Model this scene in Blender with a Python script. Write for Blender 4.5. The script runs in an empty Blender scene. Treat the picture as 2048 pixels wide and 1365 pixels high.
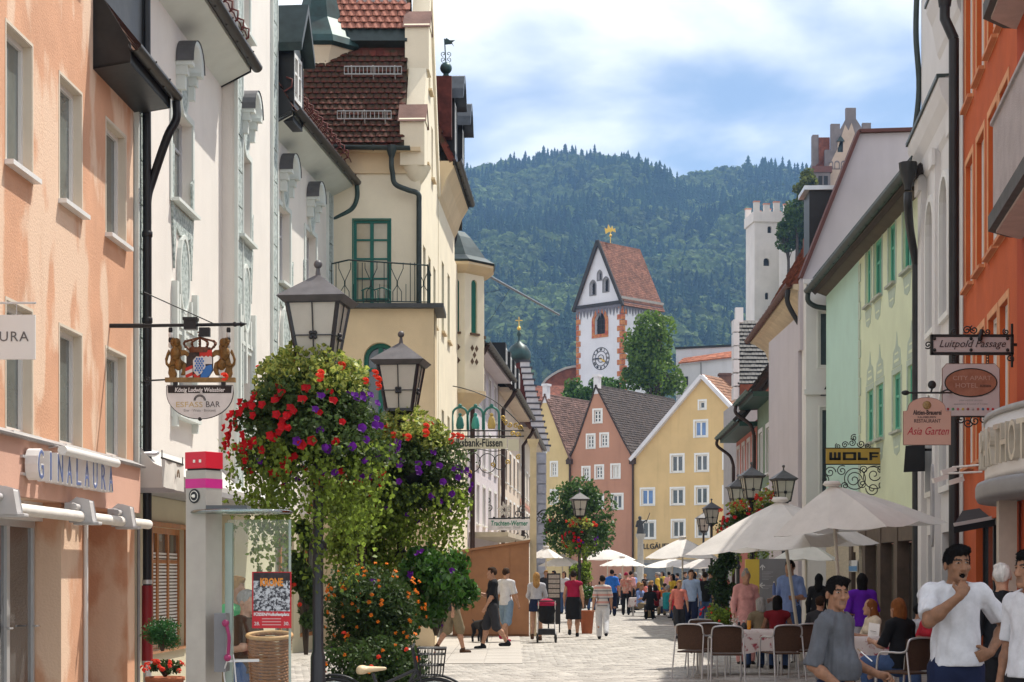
import bpy, bmesh, math, random
import numpy as np
from mathutils import Vector, Matrix
from mathutils.geometry import tessellate_polygon
# ---------------------------------------------------------------- camera, sky, sun, exposure
sc = bpy.context.scene
C = sc.collection
F, CX, HY, H = 3600.0, 1024.0, 1150.0, 1.65          # focal length and horizon of the photo in its own pixels, eye height
cam = bpy.data.cameras.new("camera")
cam.sensor_width = 36.0
cam.lens = 36.0 * F / 2048.0
cam.shift_y = (HY - 682.5) / 2048.0
cam.clip_start, cam.clip_end = 0.1, 9000.0
cam.dof.use_dof = False
camo = bpy.data.objects.new("camera", cam)
C.objects.link(camo)
camo.location = (0, 0, H)
camo.rotation_euler = (math.pi / 2, 0, 0)
sc.camera = camo
SUN_AZ, SUN_EL = math.radians(47), math.radians(61)   # azimuth from straight ahead towards the right
world = bpy.data.worlds.new("World")
sc.world = world
world.use_nodes = True
wn, wl = world.node_tree.nodes, world.node_tree.links
wn.clear()
w_out = wn.new("ShaderNodeOutputWorld")
w_bg = wn.new("ShaderNodeBackground")
w_bg.inputs[1].default_value = 0.1
w_sky = wn.new("ShaderNodeTexSky")
w_sky.sky_type = 'NISHITA'
w_sky.sun_disc = False
w_sky.sun_elevation = SUN_EL
w_sky.sun_rotation = SUN_AZ
w_sky.altitude = 800
w_sky.air_density, w_sky.dust_density, w_sky.ozone_density = 1.0, 0.6, 1.5
tc = wn.new("ShaderNodeTexCoord")
sep = wn.new("ShaderNodeSeparateXYZ")
wl.new(tc.outputs["Generated"], sep.inputs[0])
dz = wn.new("ShaderNodeMath"); dz.operation = 'ADD'; dz.inputs[1].default_value = 0.28
wl.new(sep.outputs[2], dz.inputs[0])
cmb = wn.new("ShaderNodeCombineXYZ")
for k in (0, 1):
 dv = wn.new("ShaderNodeMath"); dv.operation = 'DIVIDE'
 wl.new(sep.outputs[k], dv.inputs[0]); wl.new(dz.outputs[0], dv.inputs[1])
 wl.new(dv.outputs[0], cmb.inputs[k])
cmb.inputs[2].default_value = 3.37
cn = wn.new("ShaderNodeTexNoise")
cn.inputs["Scale"].default_value = 2.6
cn.inputs["Detail"].default_value = 7.0
cn.inputs["Roughness"].default_value = 0.48
cn.inputs["Distortion"].default_value = 0.25
wl.new(cmb.outputs[0], cn.inputs["Vector"])
cr = wn.new("ShaderNodeValToRGB")
cr.color_ramp.elements[0].position = 0.33
cr.color_ramp.elements[0].color = (0.06, 0.06, 0.06, 1)
cr.color_ramp.elements[1].position = 0.6
cr.color_ramp.elements[1].color = (1, 1, 1, 1)
cr.color_ramp.interpolation = 'EASE'
wl.new(cn.outputs["Fac"], cr.inputs[0])
cmx = wn.new("ShaderNodeMix"); cmx.data_type = 'RGBA'
wl.new(cr.outputs[0], cmx.inputs["Factor"])
wl.new(w_sky.outputs[0], cmx.inputs["A"])
cmx.inputs["B"].default_value = (11.5, 11.5, 11.4, 1)     # cloud radiance, same units as the sky texture
wl.new(cmx.outputs["Result"], w_bg.inputs[0])
wl.new(w_bg.outputs[0], w_out.inputs[0])
sun = bpy.data.lights.new("sun", 'SUN')
sun.energy = 5.0
sun.angle = math.radians(0.53)
sun.color = (1.0, 0.94, 0.84)
suno = bpy.data.objects.new("sun", sun)
C.objects.link(suno)
sun_dir = Vector((math.cos(SUN_EL) * math.sin(SUN_AZ), math.cos(SUN_EL) * math.cos(SUN_AZ), math.sin(SUN_EL)))
suno.rotation_euler = sun_dir.to_track_quat('Z', 'Y').to_euler()
suno.location = (30, 30, 60)
sc.view_settings.view_transform = 'Standard'
sc.view_settings.look = 'None'
sc.view_settings.exposure = 0.42
sc.view_settings.gamma = 1.0
sc.view_settings.use_curve_mapping = False
sc.cycles.max_bounces = 6
sc.cycles.diffuse_bounces = 4
sc.cycles.glossy_bounces = 3
sc.cycles.transmission_bounces = 4
sc.cycles.transparent_max_bounces = 8
sc.cycles.volume_bounces = 0
sc.cycles.use_denoising = True
sc.cycles.sample_clamp_indirect = 6.0
try:
 sc.cycles.denoiser = 'OPENIMAGEDENOISE'
except Exception:
 pass
# ---------------------------------------------------------------- helpers
R = random.Random(7)
NR = np.random.default_rng(11)
UP = Vector((0, 0, 1))
def P(px, py, D):
 return Vector(((px - CX) * D / F, D, H - (py - HY) * D / F))
def PX(px, D): return (px - CX) * D / F
def PZ(py, D): return H - (py - HY) * D / F
def DG(py): return H * F / (py - HY)                  # depth at which the ground shows at row py
MATS = {}
def nodes_of(name):
 m = bpy.data.materials.new(name); m.use_nodes = True
 nt = m.node_tree
 return m, nt, nt.nodes["Principled BSDF"], nt.nodes, nt.links
def mat(name, col=(.5, .5, .5), rough=.8, var=.14, scale=2.5, bump=0., bscale=80., metal=0., spec=.35, col2=None,
  streak=0., lo=.35, hi=.68, coat=0., trans=0., island=0., emit=None, stretch=(1, 1, 1), wear=None, wscale=.9):
 if name in MATS: return MATS[name]
 m, nt, b, n, l = nodes_of(name)
 b.inputs["Roughness"].default_value = rough
 b.inputs["Metallic"].default_value = metal
 b.inputs["Specular IOR Level"].default_value = spec
 b.inputs["Coat Weight"].default_value = coat
 t = n.new("ShaderNodeTexCoord")
 mp = n.new("ShaderNodeMapping"); mp.inputs["Scale"].default_value = stretch
 l.new(t.outputs["Object"], mp.inputs[0])
 nz = n.new("ShaderNodeTexNoise")
 nz.inputs["Scale"].default_value = scale; nz.inputs["Detail"].default_value = 6; nz.inputs["Roughness"].default_value = .62
 l.new(mp.outputs[0], nz.inputs["Vector"])
 rp = n.new("ShaderNodeValToRGB")
 c = Vector(col)
 d = Vector(col2) if col2 else c * (1 - var)
 e = c if col2 else c * (1 + var * .7)
 rp.color_ramp.elements[0].position, rp.color_ramp.elements[1].position = lo, hi
 rp.color_ramp.elements[0].color = (*d, 1); rp.color_ramp.elements[1].color = (*[min(1, x) for x in e], 1)
 l.new(nz.outputs["Fac"], rp.inputs[0])
 out = rp.outputs[0]
 def mixc(fac, a, colr):
  mx = n.new("ShaderNodeMix"); mx.data_type = 'RGBA'
  l.new(fac, mx.inputs["Factor"]); l.new(a, mx.inputs["A"])
  if hasattr(colr, 'is_output'): l.new(colr, mx.inputs["B"])
  else: mx.inputs["B"].default_value = (*colr, 1)
  return mx.outputs["Result"]
 def noise_mask(sc_, strv, p0, p1, det=4):
  mp2 = n.new("ShaderNodeMapping"); mp2.inputs["Scale"].default_value = strv
  mp2.inputs["Location"].default_value = (3.1, 7.7, 1.3)
  l.new(t.outputs["Object"], mp2.inputs[0])
  z = n.new("ShaderNodeTexNoise"); z.inputs["Scale"].default_value = sc_; z.inputs["Detail"].default_value = det
  l.new(mp2.outputs[0], z.inputs["Vector"])
  r = n.new("ShaderNodeMapRange"); r.inputs[1].default_value = p0; r.inputs[2].default_value = p1
  l.new(z.outputs["Fac"], r.inputs[0])
  return r.outputs[0]
 if wear:                                            # bleached or stained patches with a shape of their own
  out = mixc(noise_mask(wscale, (1, 1, .45), .5, .56, 8), out, wear)
 if streak:                                          # rain streaks running down a wall
  k = noise_mask(1.6, (1.3, 1.3, .12), .52, .85, 5)
  ml = n.new("ShaderNodeMath"); ml.operation = 'MULTIPLY'; ml.inputs[1].default_value = streak
  l.new(k, ml.inputs[0])
  out = mixc(ml.outputs[0], out, tuple(c * .55))
 if island:
  g = n.new("ShaderNodeNewGeometry")
  hs = n.new("ShaderNodeHueSaturation")
  r1 = n.new("ShaderNodeMapRange"); r1.inputs[3].default_value = 1 - island; r1.inputs[4].default_value = 1 + island
  l.new(g.outputs["Random Per Island"], r1.inputs[0])
  l.new(r1.outputs[0], hs.inputs["Value"]); l.new(out, hs.inputs["Color"])
  out = hs.outputs[0]
 l.new(out, b.inputs["Base Color"])
 if bump:
  bz = n.new("ShaderNodeTexNoise"); bz.inputs["Scale"].default_value = bscale; bz.inputs["Detail"].default_value = 4
  l.new(t.outputs["Object"], bz.inputs["Vector"])
  bp = n.new("ShaderNodeBump"); bp.inputs["Strength"].default_value = bump; bp.inputs["Distance"].default_value = .02
  l.new(bz.outputs["Fac"], bp.inputs["Height"]); l.new(bp.outputs[0], b.inputs["Normal"])
 if emit:
  b.inputs["Emission Color"].default_value = (*emit[0], 1); b.inputs["Emission Strength"].default_value = emit[1]
 if trans:
  tr = n.new("ShaderNodeBsdfTranslucent")
  l.new(out, tr.inputs[0])
  mx = n.new("ShaderNodeMixShader"); mx.inputs[0].default_value = trans
  l.new(b.outputs[0], mx.inputs[1]); l.new(tr.outputs[0], mx.inputs[2])
  l.new(mx.outputs[0], n["Material Output"].inputs[0])
 MATS[name] = m
 return m
def glass(name, tint=(.9, .95, .93), mix=.16, rough=.02):
 if name in MATS: return MATS[name]
 m, nt, b, n, l = nodes_of(name)
 tr = n.new("ShaderNodeBsdfTransparent"); tr.inputs[0].default_value = (*tint, 1)
 gl = n.new("ShaderNodeBsdfGlossy"); gl.inputs["Roughness"].default_value = rough
 fr = n.new("ShaderNodeFresnel"); fr.inputs[0].default_value = 1.5
 ad = n.new("ShaderNodeMath"); ad.operation = 'ADD'; ad.inputs[1].default_value = mix * .4
 l.new(fr.outputs[0], ad.inputs[0])
 mx = n.new("ShaderNodeMixShader")
 l.new(ad.outputs[0], mx.inputs[0]); l.new(tr.outputs[0], mx.inputs[1]); l.new(gl.outputs[0], mx.inputs[2])
 l.new(mx.outputs[0], n["Material Output"].inputs[0])
 MATS[name] = m
 return m
class MB:
 def __init__(s): s.v, s.f, s.m, s.sm = [], [], [], []
 def add(s, vs, fs, mi=0, smooth=False):
  o = len(s.v); s.v.extend([tuple(p) for p in vs])
  for q in fs:
   s.f.append(tuple(o + i for i in q)); s.m.append(mi); s.sm.append(smooth)
  return s
 def box(s, a, b, mi=0):
  x0, y0, z0 = [min(a[i], b[i]) for i in range(3)]; x1, y1, z1 = [max(a[i], b[i]) for i in range(3)]
  return s.add([(x0, y0, z0), (x1, y0, z0), (x1, y1, z0), (x0, y1, z0), (x0, y0, z1), (x1, y0, z1), (x1, y1, z1), (x0, y1, z1)],
                     [(0, 3, 2, 1), (4, 5, 6, 7), (0, 1, 5, 4), (1, 2, 6, 5), (2, 3, 7, 6), (3, 0, 4, 7)], mi)
 def hexa(s, p, mi=0):     # 8 points: bottom loop 0-3, top loop 4-7
  return s.add(p, [(0, 3, 2, 1), (4, 5, 6, 7), (0, 1, 5, 4), (1, 2, 6, 5), (2, 3, 7, 6), (3, 0, 4, 7)], mi)
 def bar(s, a, b, w, h, up=UP, mi=0):
  a, b = Vector(a), Vector(b); d = (b - a).normalized()
  x = d.cross(up)
  if x.length < 1e-4: x = d.cross(Vector((1, 0, 0)))
  x.normalize(); y = x.cross(d).normalized()
  x *= w / 2; y *= h / 2
  return s.hexa([a - x - y, a + x - y, a + x + y, a - x + y, b - x - y, b + x - y, b + x + y, b - x + y], mi)
 def tube(s, pts, r, n=8, mi=0, caps=True, smooth=True):
  pts = [Vector(p) for p in pts]; k = len(pts)
  rs = r if isinstance(r, (list, tuple)) else [r] * k
  vs = []; px = None
  for i, p in enumerate(pts):
   d = (pts[min(i + 1, k - 1)] - pts[max(i - 1, 0)])
   if d.length < 1e-9: d = Vector((0, 0, 1))
   d.normalize()
   if px is None:
    px = d.cross(UP)
    if px.length < 1e-3: px = Vector((1, 0, 0))
   px = (px - d * px.dot(d))
   if px.length < 1e-6: px = d.orthogonal()
   px.normalize(); py = d.cross(px)
   for j in range(n):
    t = 2 * math.pi * j / n
    vs.append(p + (px * math.cos(t) + py * math.sin(t)) * rs[i])
  fs = [(i * n + j, i * n + (j + 1) % n, (i + 1) * n + (j + 1) % n, (i + 1) * n + j) for i in range(k - 1) for j in range(n)]
  s.add(vs, fs, mi, smooth)
  if caps:
   s.add(vs[:n], [tuple(range(n))[::-1]], mi); s.add(vs[-n:], [tuple(range(n))], mi)
  return s
 def lathe(s, prof, c=(0, 0, 0), n=16, mi=0, smooth=True, a0=0., a1=2 * math.pi, sx=1., sy=1.):
  full = abs(a1 - a0 - 2 * math.pi) < 1e-6
  m = n if full else n + 1
  vs = [(c[0] + r * math.cos(a0 + (a1 - a0) * j / n) * sx, c[1] + r * math.sin(a0 + (a1 - a0) * j / n) * sy, c[2] + z) for r, z in prof for j in range(m)]
  fs = [(i * m + j, i * m + (j + 1) % m, (i + 1) * m + (j + 1) % m, (i + 1) * m + j) for i in range(len(prof) - 1) for j in range(n)]
  return s.add(vs, fs, mi, smooth)
 def ball(s, c, r, n=10, mi=0, sx=1., sy=1., sz=1.):
  prof = [(r * math.sin(math.pi * i / n), -r * sz * math.cos(math.pi * i / n)) for i in range(n + 1)]
  return s.lathe(prof, c, n + 2, mi, True, sx=sx, sy=sy)
 def poly(s, outer, fr, t0, t1, mi=0, holes=()):
  o, u, v = [Vector(x) for x in fr]; w = u.cross(v)
  loops = [list(outer)] + [list(h) for h in holes]
  tri = tessellate_polygon([[Vector((a, b, 0)) for a, b in lp] for lp in loops])
  flat = [q for lp in loops for q in lp]; N = len(flat)
  vs = [o + u * a + v * b + w * t1 for a, b in flat] + [o + u * a + v * b + w * t0 for a, b in flat]
  fs = []
  for t in tri:
   (x0, y0), (x1, y1), (x2, y2) = flat[t[0]], flat[t[1]], flat[t[2]]
   t = tuple(t) if (x1 - x0) * (y2 - y0) - (x2 - x0) * (y1 - y0) > 0 else tuple(t)[::-1]
   fs.append(t); fs.append(tuple(N + i for i in t[::-1]))
  k = 0
  for li, lp in enumerate(loops):
   ar = sum(lp[i][0] * lp[(i + 1) % len(lp)][1] - lp[(i + 1) % len(lp)][0] * lp[i][1] for i in range(len(lp)))
   for i in range(len(lp)):
    a, b = k + i, k + (i + 1) % len(lp)
    q = (a, N + a, N + b, b)
    if (ar > 0) != (li == 0): q = q[::-1]
    fs.append(q)
   k += len(lp)
  return s.add(vs, fs, mi)
 def build(s, name, mats, parent=None, kind=None, bevel=0.):
  me = bpy.data.meshes.new(name)
  off = root_loc(parent) if parent else Vector((0, 0, 0))
  me.from_pydata([(a - off[0], b - off[1], c - off[2]) for a, b, c in s.v], [], s.f)
  if not isinstance(mats, (list, tuple)): mats = [mats]
  for m in mats: me.materials.append(m)
  me.polygons.foreach_set("material_index", s.m)
  me.polygons.foreach_set("use_smooth", s.sm)
  me.update()
  o = bpy.data.objects.new(name, me); C.objects.link(o)
  if parent: o.parent = parent
  if kind: o["kind"] = kind
  if bevel:
   bv = o.modifiers.new("bevel", 'BEVEL'); bv.width = bevel; bv.segments = 2; bv.limit_method = 'ANGLE'
  return o
def root_loc(o):
 v = Vector((0, 0, 0))
 while o is not None:
  v += o.location; o = o.parent
 return v
def np_mesh(name, verts, faces, mats, parent=None, kind=None, mi=None, smooth=False):
 verts = np.asarray(verts, np.float32); faces = np.asarray(faces, np.int32)
 if parent is not None: verts = verts - np.array(root_loc(parent), np.float32)
 me = bpy.data.meshes.new(name)
 k = faces.shape[1]; m = len(faces)
 me.vertices.add(len(verts)); me.vertices.foreach_set("co", verts.ravel())
 me.loops.add(m * k); me.loops.foreach_set("vertex_index", faces.ravel())
 me.polygons.add(m); me.polygons.foreach_set("loop_start", np.arange(0, m * k, k, dtype=np.int32))
 if mi is not None: me.polygons.foreach_set("material_index", np.asarray(mi, np.int32))
 if smooth: me.polygons.foreach_set("use_smooth", np.ones(m, bool))
 if not isinstance(mats, (list, tuple)): mats = [mats]
 for x in mats: me.materials.append(x)
 me.update(calc_edges=True); me.validate()
 o = bpy.data.objects.new(name, me); C.objects.link(o)
 if parent is not None: o.parent = parent
 if kind: o["kind"] = kind
 return o
def thing(name, label, cat, loc=(0, 0, 0), group=None, rotz=0.):
 o = bpy.data.objects.new(name, None); C.objects.link(o)
 o.empty_display_size = .2
 o.location = loc; o.rotation_euler = (0, 0, rotz)
 o["label"] = label; o["category"] = cat
 if group: o["group"] = group
 return o
def tag(o, label, cat, group=None):
 o["label"] = label; o["category"] = cat
 if group: o["group"] = group
 return o
def struct(o):
 o["kind"] = "structure"; return o
def copy_tree(o, parent=None):
 c = o.copy(); C.objects.link(c); c.parent = parent
 for ch in list(o.children): copy_tree(ch, c)
 return c
def place(o, loc, rotz=0., scale=1., label=None):
 o.location = loc; o.rotation_euler = (0, 0, rotz); o.scale = (scale,) * 3
 if label: o["label"] = label
 return o
def recolor(o, m, slot=0):
 if o.type == 'MESH' and len(o.material_slots) > slot:
  o.material_slots[slot].link = 'OBJECT'; o.material_slots[slot].material = m
TXT = {}
def text_data(s, size=1., ext=.02, shear=0., off=0., spacing=1., align='CENTER'):
 key = (s, size, ext, shear, off, spacing, align)
 if key in TXT: return TXT[key]
 cu = bpy.data.curves.new("lettering", 'FONT'); cu.body = s; cu.size = size; cu.extrude = ext; cu.shear = shear
 cu.offset = off; cu.space_character = spacing; cu.align_x = align; cu.resolution_u = 3
 ob = bpy.data.objects.new("lettering", cu); C.objects.link(ob)
 dg = bpy.context.evaluated_depsgraph_get(); dg.update()
 me = ob.evaluated_get(dg).to_mesh()
 vs = [tuple(v.co) for v in me.vertices]; fs = [tuple(p.vertices) for p in me.polygons]
 ob.evaluated_get(dg).to_mesh_clear()
 bpy.data.objects.remove(ob); bpy.data.curves.remove(cu)
 TXT[key] = (vs, fs)
 return vs, fs
def text(name, s, origin, u, v, size, m, parent, ext=.008, shear=0., off=0., spacing=1., fitw=None, xs=1., align='CENTER'):
 vs, fs = text_data(s, size, ext, shear, off, spacing, align)
 o, u, v = Vector(origin), Vector(u).normalized(), Vector(v).normalized(); w = u.cross(v)
 if fitw:
  x0 = min(p[0] for p in vs); x1 = max(p[0] for p in vs); xs = fitw / (x1 - x0)
 mb = MB(); mb.add([o + u * (p[0] * xs) + v * p[1] + w * p[2] for p in vs], fs)
 return mb.build(name, m, parent)
class Wall:
 def __init__(s, A, B, toward=(3, 0)):
  s.A, s.B = Vector((*A, 0)), Vector((*B, 0))
  d = s.B - s.A; s.L = d.length; s.u = d.normalized()
  n = Vector((s.u.y, -s.u.x, 0))
  if n.dot(Vector((toward[0], toward[1], 0)) - s.A) < 0: n = -n
  s.n = n
 def uz(s, px, py=HY, o=0.):
  d = Vector(((px - CX) / F, 1, -(py - HY) / F)); e = Vector((0, 0, H))
  t = (s.A + s.n * o - e).dot(s.n) / d.dot(s.n)
  q = e + d * t
  return (q - s.A).dot(s.u), q.z
 def U(s, px, o=0.): return s.uz(px, HY, o)[0]
 def pt(s, u, z, o=0.): return s.A + s.u * u + s.n * o + UP * z
 def frame(s, u=0, z=0, o=0):
  if s.u.cross(UP).dot(s.n) > 0: return (s.pt(u, z, o), s.u, UP)
  return (s.pt(u, z, o), -s.u, UP)
 def sgn(s): return 1 if s.u.cross(UP).dot(s.n) > 0 else -1
 def box(s, mb, u0, u1, z0, z1, o0, o1, mi=0):
  mb.hexa([s.pt(u0, z0, o0), s.pt(u1, z0, o0), s.pt(u1, z0, o1), s.pt(u0, z0, o1),
                 s.pt(u0, z1, o0), s.pt(u1, z1, o0), s.pt(u1, z1, o1), s.pt(u0, z1, o1)], mi)
 def poly(s, mb, outer, t0, t1, mi=0, holes=()):
  k = s.sgn()
  mb.poly([(a * k, b) for a, b in outer], s.frame(), t0, t1, mi, [[(a * k, b) for a, b in h] for h in holes])
 def tube(s, mb, pts, r, n=6, mi=0): mb.tube([s.pt(*p) for p in pts], r, n, mi)
def rect(u0, u1, z0, z1): return [(u0, z0), (u1, z0), (u1, z1), (u0, z1)]
def arch(u0, u1, z0, z1, k=8, pointed=0.):
 c = (u0 + u1) / 2; r = (u1 - u0) / 2; zs = z1 - r * (1 + pointed)
 return [(u0, z0), (u1, z0)] + [(c + r * math.cos(math.pi * i / k), zs + r * (1 + pointed * (1 - abs(math.cos(math.pi * i / k)))) * math.sin(math.pi * i / k)) for i in range(k + 1)]
def oval(c, z, a, b, k=20): return [(c + a * math.cos(2 * math.pi * i / k), z + b * math.sin(2 * math.pi * i / k)) for i in range(k)]
def house_wall(W, outer, holes, m, parent, depth=.2, name="wall"):
 mb = MB(); W.poly(mb, outer, -depth, 0, 0, holes)
 return mb.build(name, m, parent)
def window(W, u0, u1, z0, z1, parent, fm, gm, rec=.12, fw=.06, vbars=1, hbars=(), sill=None, casing=None, cw=.1, open_=0., curtain=None, name="window", co=.012, sill_o=.09):
 mb = MB(); t = .05
 W.box(mb, u0, u0 + fw, z0, z1, -rec, -rec + t); W.box(mb, u1 - fw, u1, z0, z1, -rec, -rec + t)
 W.box(mb, u0 + fw, u1 - fw, z0, z0 + fw, -rec, -rec + t); W.box(mb, u0 + fw, u1 - fw, z1 - fw, z1, -rec, -rec + t)
 us = [u0 + fw + (u1 - u0 - 2 * fw) * (i + 1) / (vbars + 1) for i in range(vbars)]
 for x in us: W.box(mb, x - fw * .6, x + fw * .6, z0 + fw, z1 - fw, -rec, -rec + t + .004)
 for h in hbars:
  zz = z0 + (z1 - z0) * h; W.box(mb, u0 + fw, u1 - fw, zz - fw * .3, zz + fw * .3, -rec + .002, -rec + t - .008)
 fr = mb.build(name, fm, parent)
 ed = [u0 + fw * .5] + us + [u1 - fw * .5]
 for a, b in zip(ed[:-1], ed[1:]):
  mb = MB(); W.box(mb, a + .003, b - .003, z0 + fw * .5, z1 - fw * .5, -rec - .012, -rec + .012); mb.build("pane", gm, fr)
 if curtain:
  mb = MB(); n = 10
  for side in curtain[1]:
   a, b = (u0, u0 + (u1 - u0) * curtain[2]) if side == 'l' else (u1 - (u1 - u0) * curtain[2], u1)
   vs = []
   for i in range(n + 1):
    for zz in (z0, z1): vs.append(W.pt(a + (b - a) * i / n, zz, -rec - .05 + .018 * math.sin(i * 2.3)))
   mb.add(vs, [(2 * i, 2 * i + 2, 2 * i + 3, 2 * i + 1) for i in range(n)], 0, True)
  mb.build("curtain", curtain[0], fr)
 if sill:
  mb = MB(); W.box(mb, u0 - .05, u1 + .05, z0 - .055, z0 - .002, -rec + .05, sill_o); mb.build("sill", sill, fr)
 if casing:
  mb = MB()
  W.poly(mb, rect(u0 - cw, u1 + cw, z0 - cw * .6, z1 + cw), .001, co, 0, [rect(u0, u1, z0, z1)])
  mb.build("casing", casing, fr)
 return fr
def tiles(parent, o, u, v, nu, nv, w, h, m, singles=0, name="roof_tile", th=.02, stag=True, jit=.006, curve=0., keep=None):
 o, u, v = Vector(o), Vector(u).normalized(), Vector(v).normalized(); n = u.cross(v).normalized()
 if n.z < 0: n = -n
 base = None; mb = MB(); cnt = 0
 off = root_loc(parent)
 def shape(c):
  L = h * 1.25; t = n * .018
  a = c + u * .004; b = c + u * (w - .004)
  lo = n * (th + .022); hi = n * .006
  mid = c + u * (w / 2) + n * curve - v * curve * 1.2
  return [a + lo, mid + lo, b + lo, b + v * L + hi, a + v * L + hi, a + lo - n * th, mid + lo - n * th, b + lo - n * th], [(0, 1, 2, 3, 4), (5, 6, 1, 0), (6, 7, 2, 1), (2, 7, 3), (0, 4, 5)]
 for j in range(nv):
  for i in range(nu):
   if keep and not keep(i, j): continue
   c = o + u * (i * w + (w / 2 if stag and j % 2 else 0) + R.uniform(-jit, jit)) + v * (j * h + R.uniform(-jit, jit))
   if cnt < singles:
    if base is None:
     q = MB(); vs, fs = shape(Vector((0, 0, 0))); q.add(vs, fs)
     base = q.build(name, m); base.parent = parent; base.location = c - off
    else:
     k = base.copy(); C.objects.link(k); k.parent = parent; k.location = c - off
    cnt += 1
   else:
    vs, fs = shape(c); mb.add(vs, fs)
 if mb.v: mb.build(name + "s", m, parent, kind="stuff")
def leaves(pts, size, rng, droop=.0, aspect=1.6, dirs=None, fold=.25):
 n = len(pts); pts = np.asarray(pts, np.float32)
 sz = (np.asarray(size) if np.ndim(size) else np.full(n, size)) * rng.uniform(.65, 1.3, n)
 a = rng.normal(size=(n, 3)); a[:, 2] -= droop * 1.5
 if dirs is not None: a = a * .6 + dirs
 a /= np.linalg.norm(a, axis=1, keepdims=True) + 1e-9
 b = rng.normal(size=(n, 3)); b -= a * (a * b).sum(1, keepdims=True); b /= np.linalg.norm(b, axis=1, keepdims=True) + 1e-9
 c = np.cross(a, b)
 L = sz[:, None]; W = L / aspect * .5
 p0 = pts - a * L * .5; p2 = pts + a * L * .5
 p1 = pts + b * W + c * W * fold - a * L * .08; p3 = pts - b * W + c * W * fold - a * L * .08
 v = np.stack([p0, p1, p2, p3], 1).reshape(-1, 3)
 k = np.arange(n)[:, None] * 4
 f = np.concatenate([k + np.array([[0, 1, 2]]), k + np.array([[0, 2, 3]])], 1).reshape(-1, 3)
 return v, f
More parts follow.
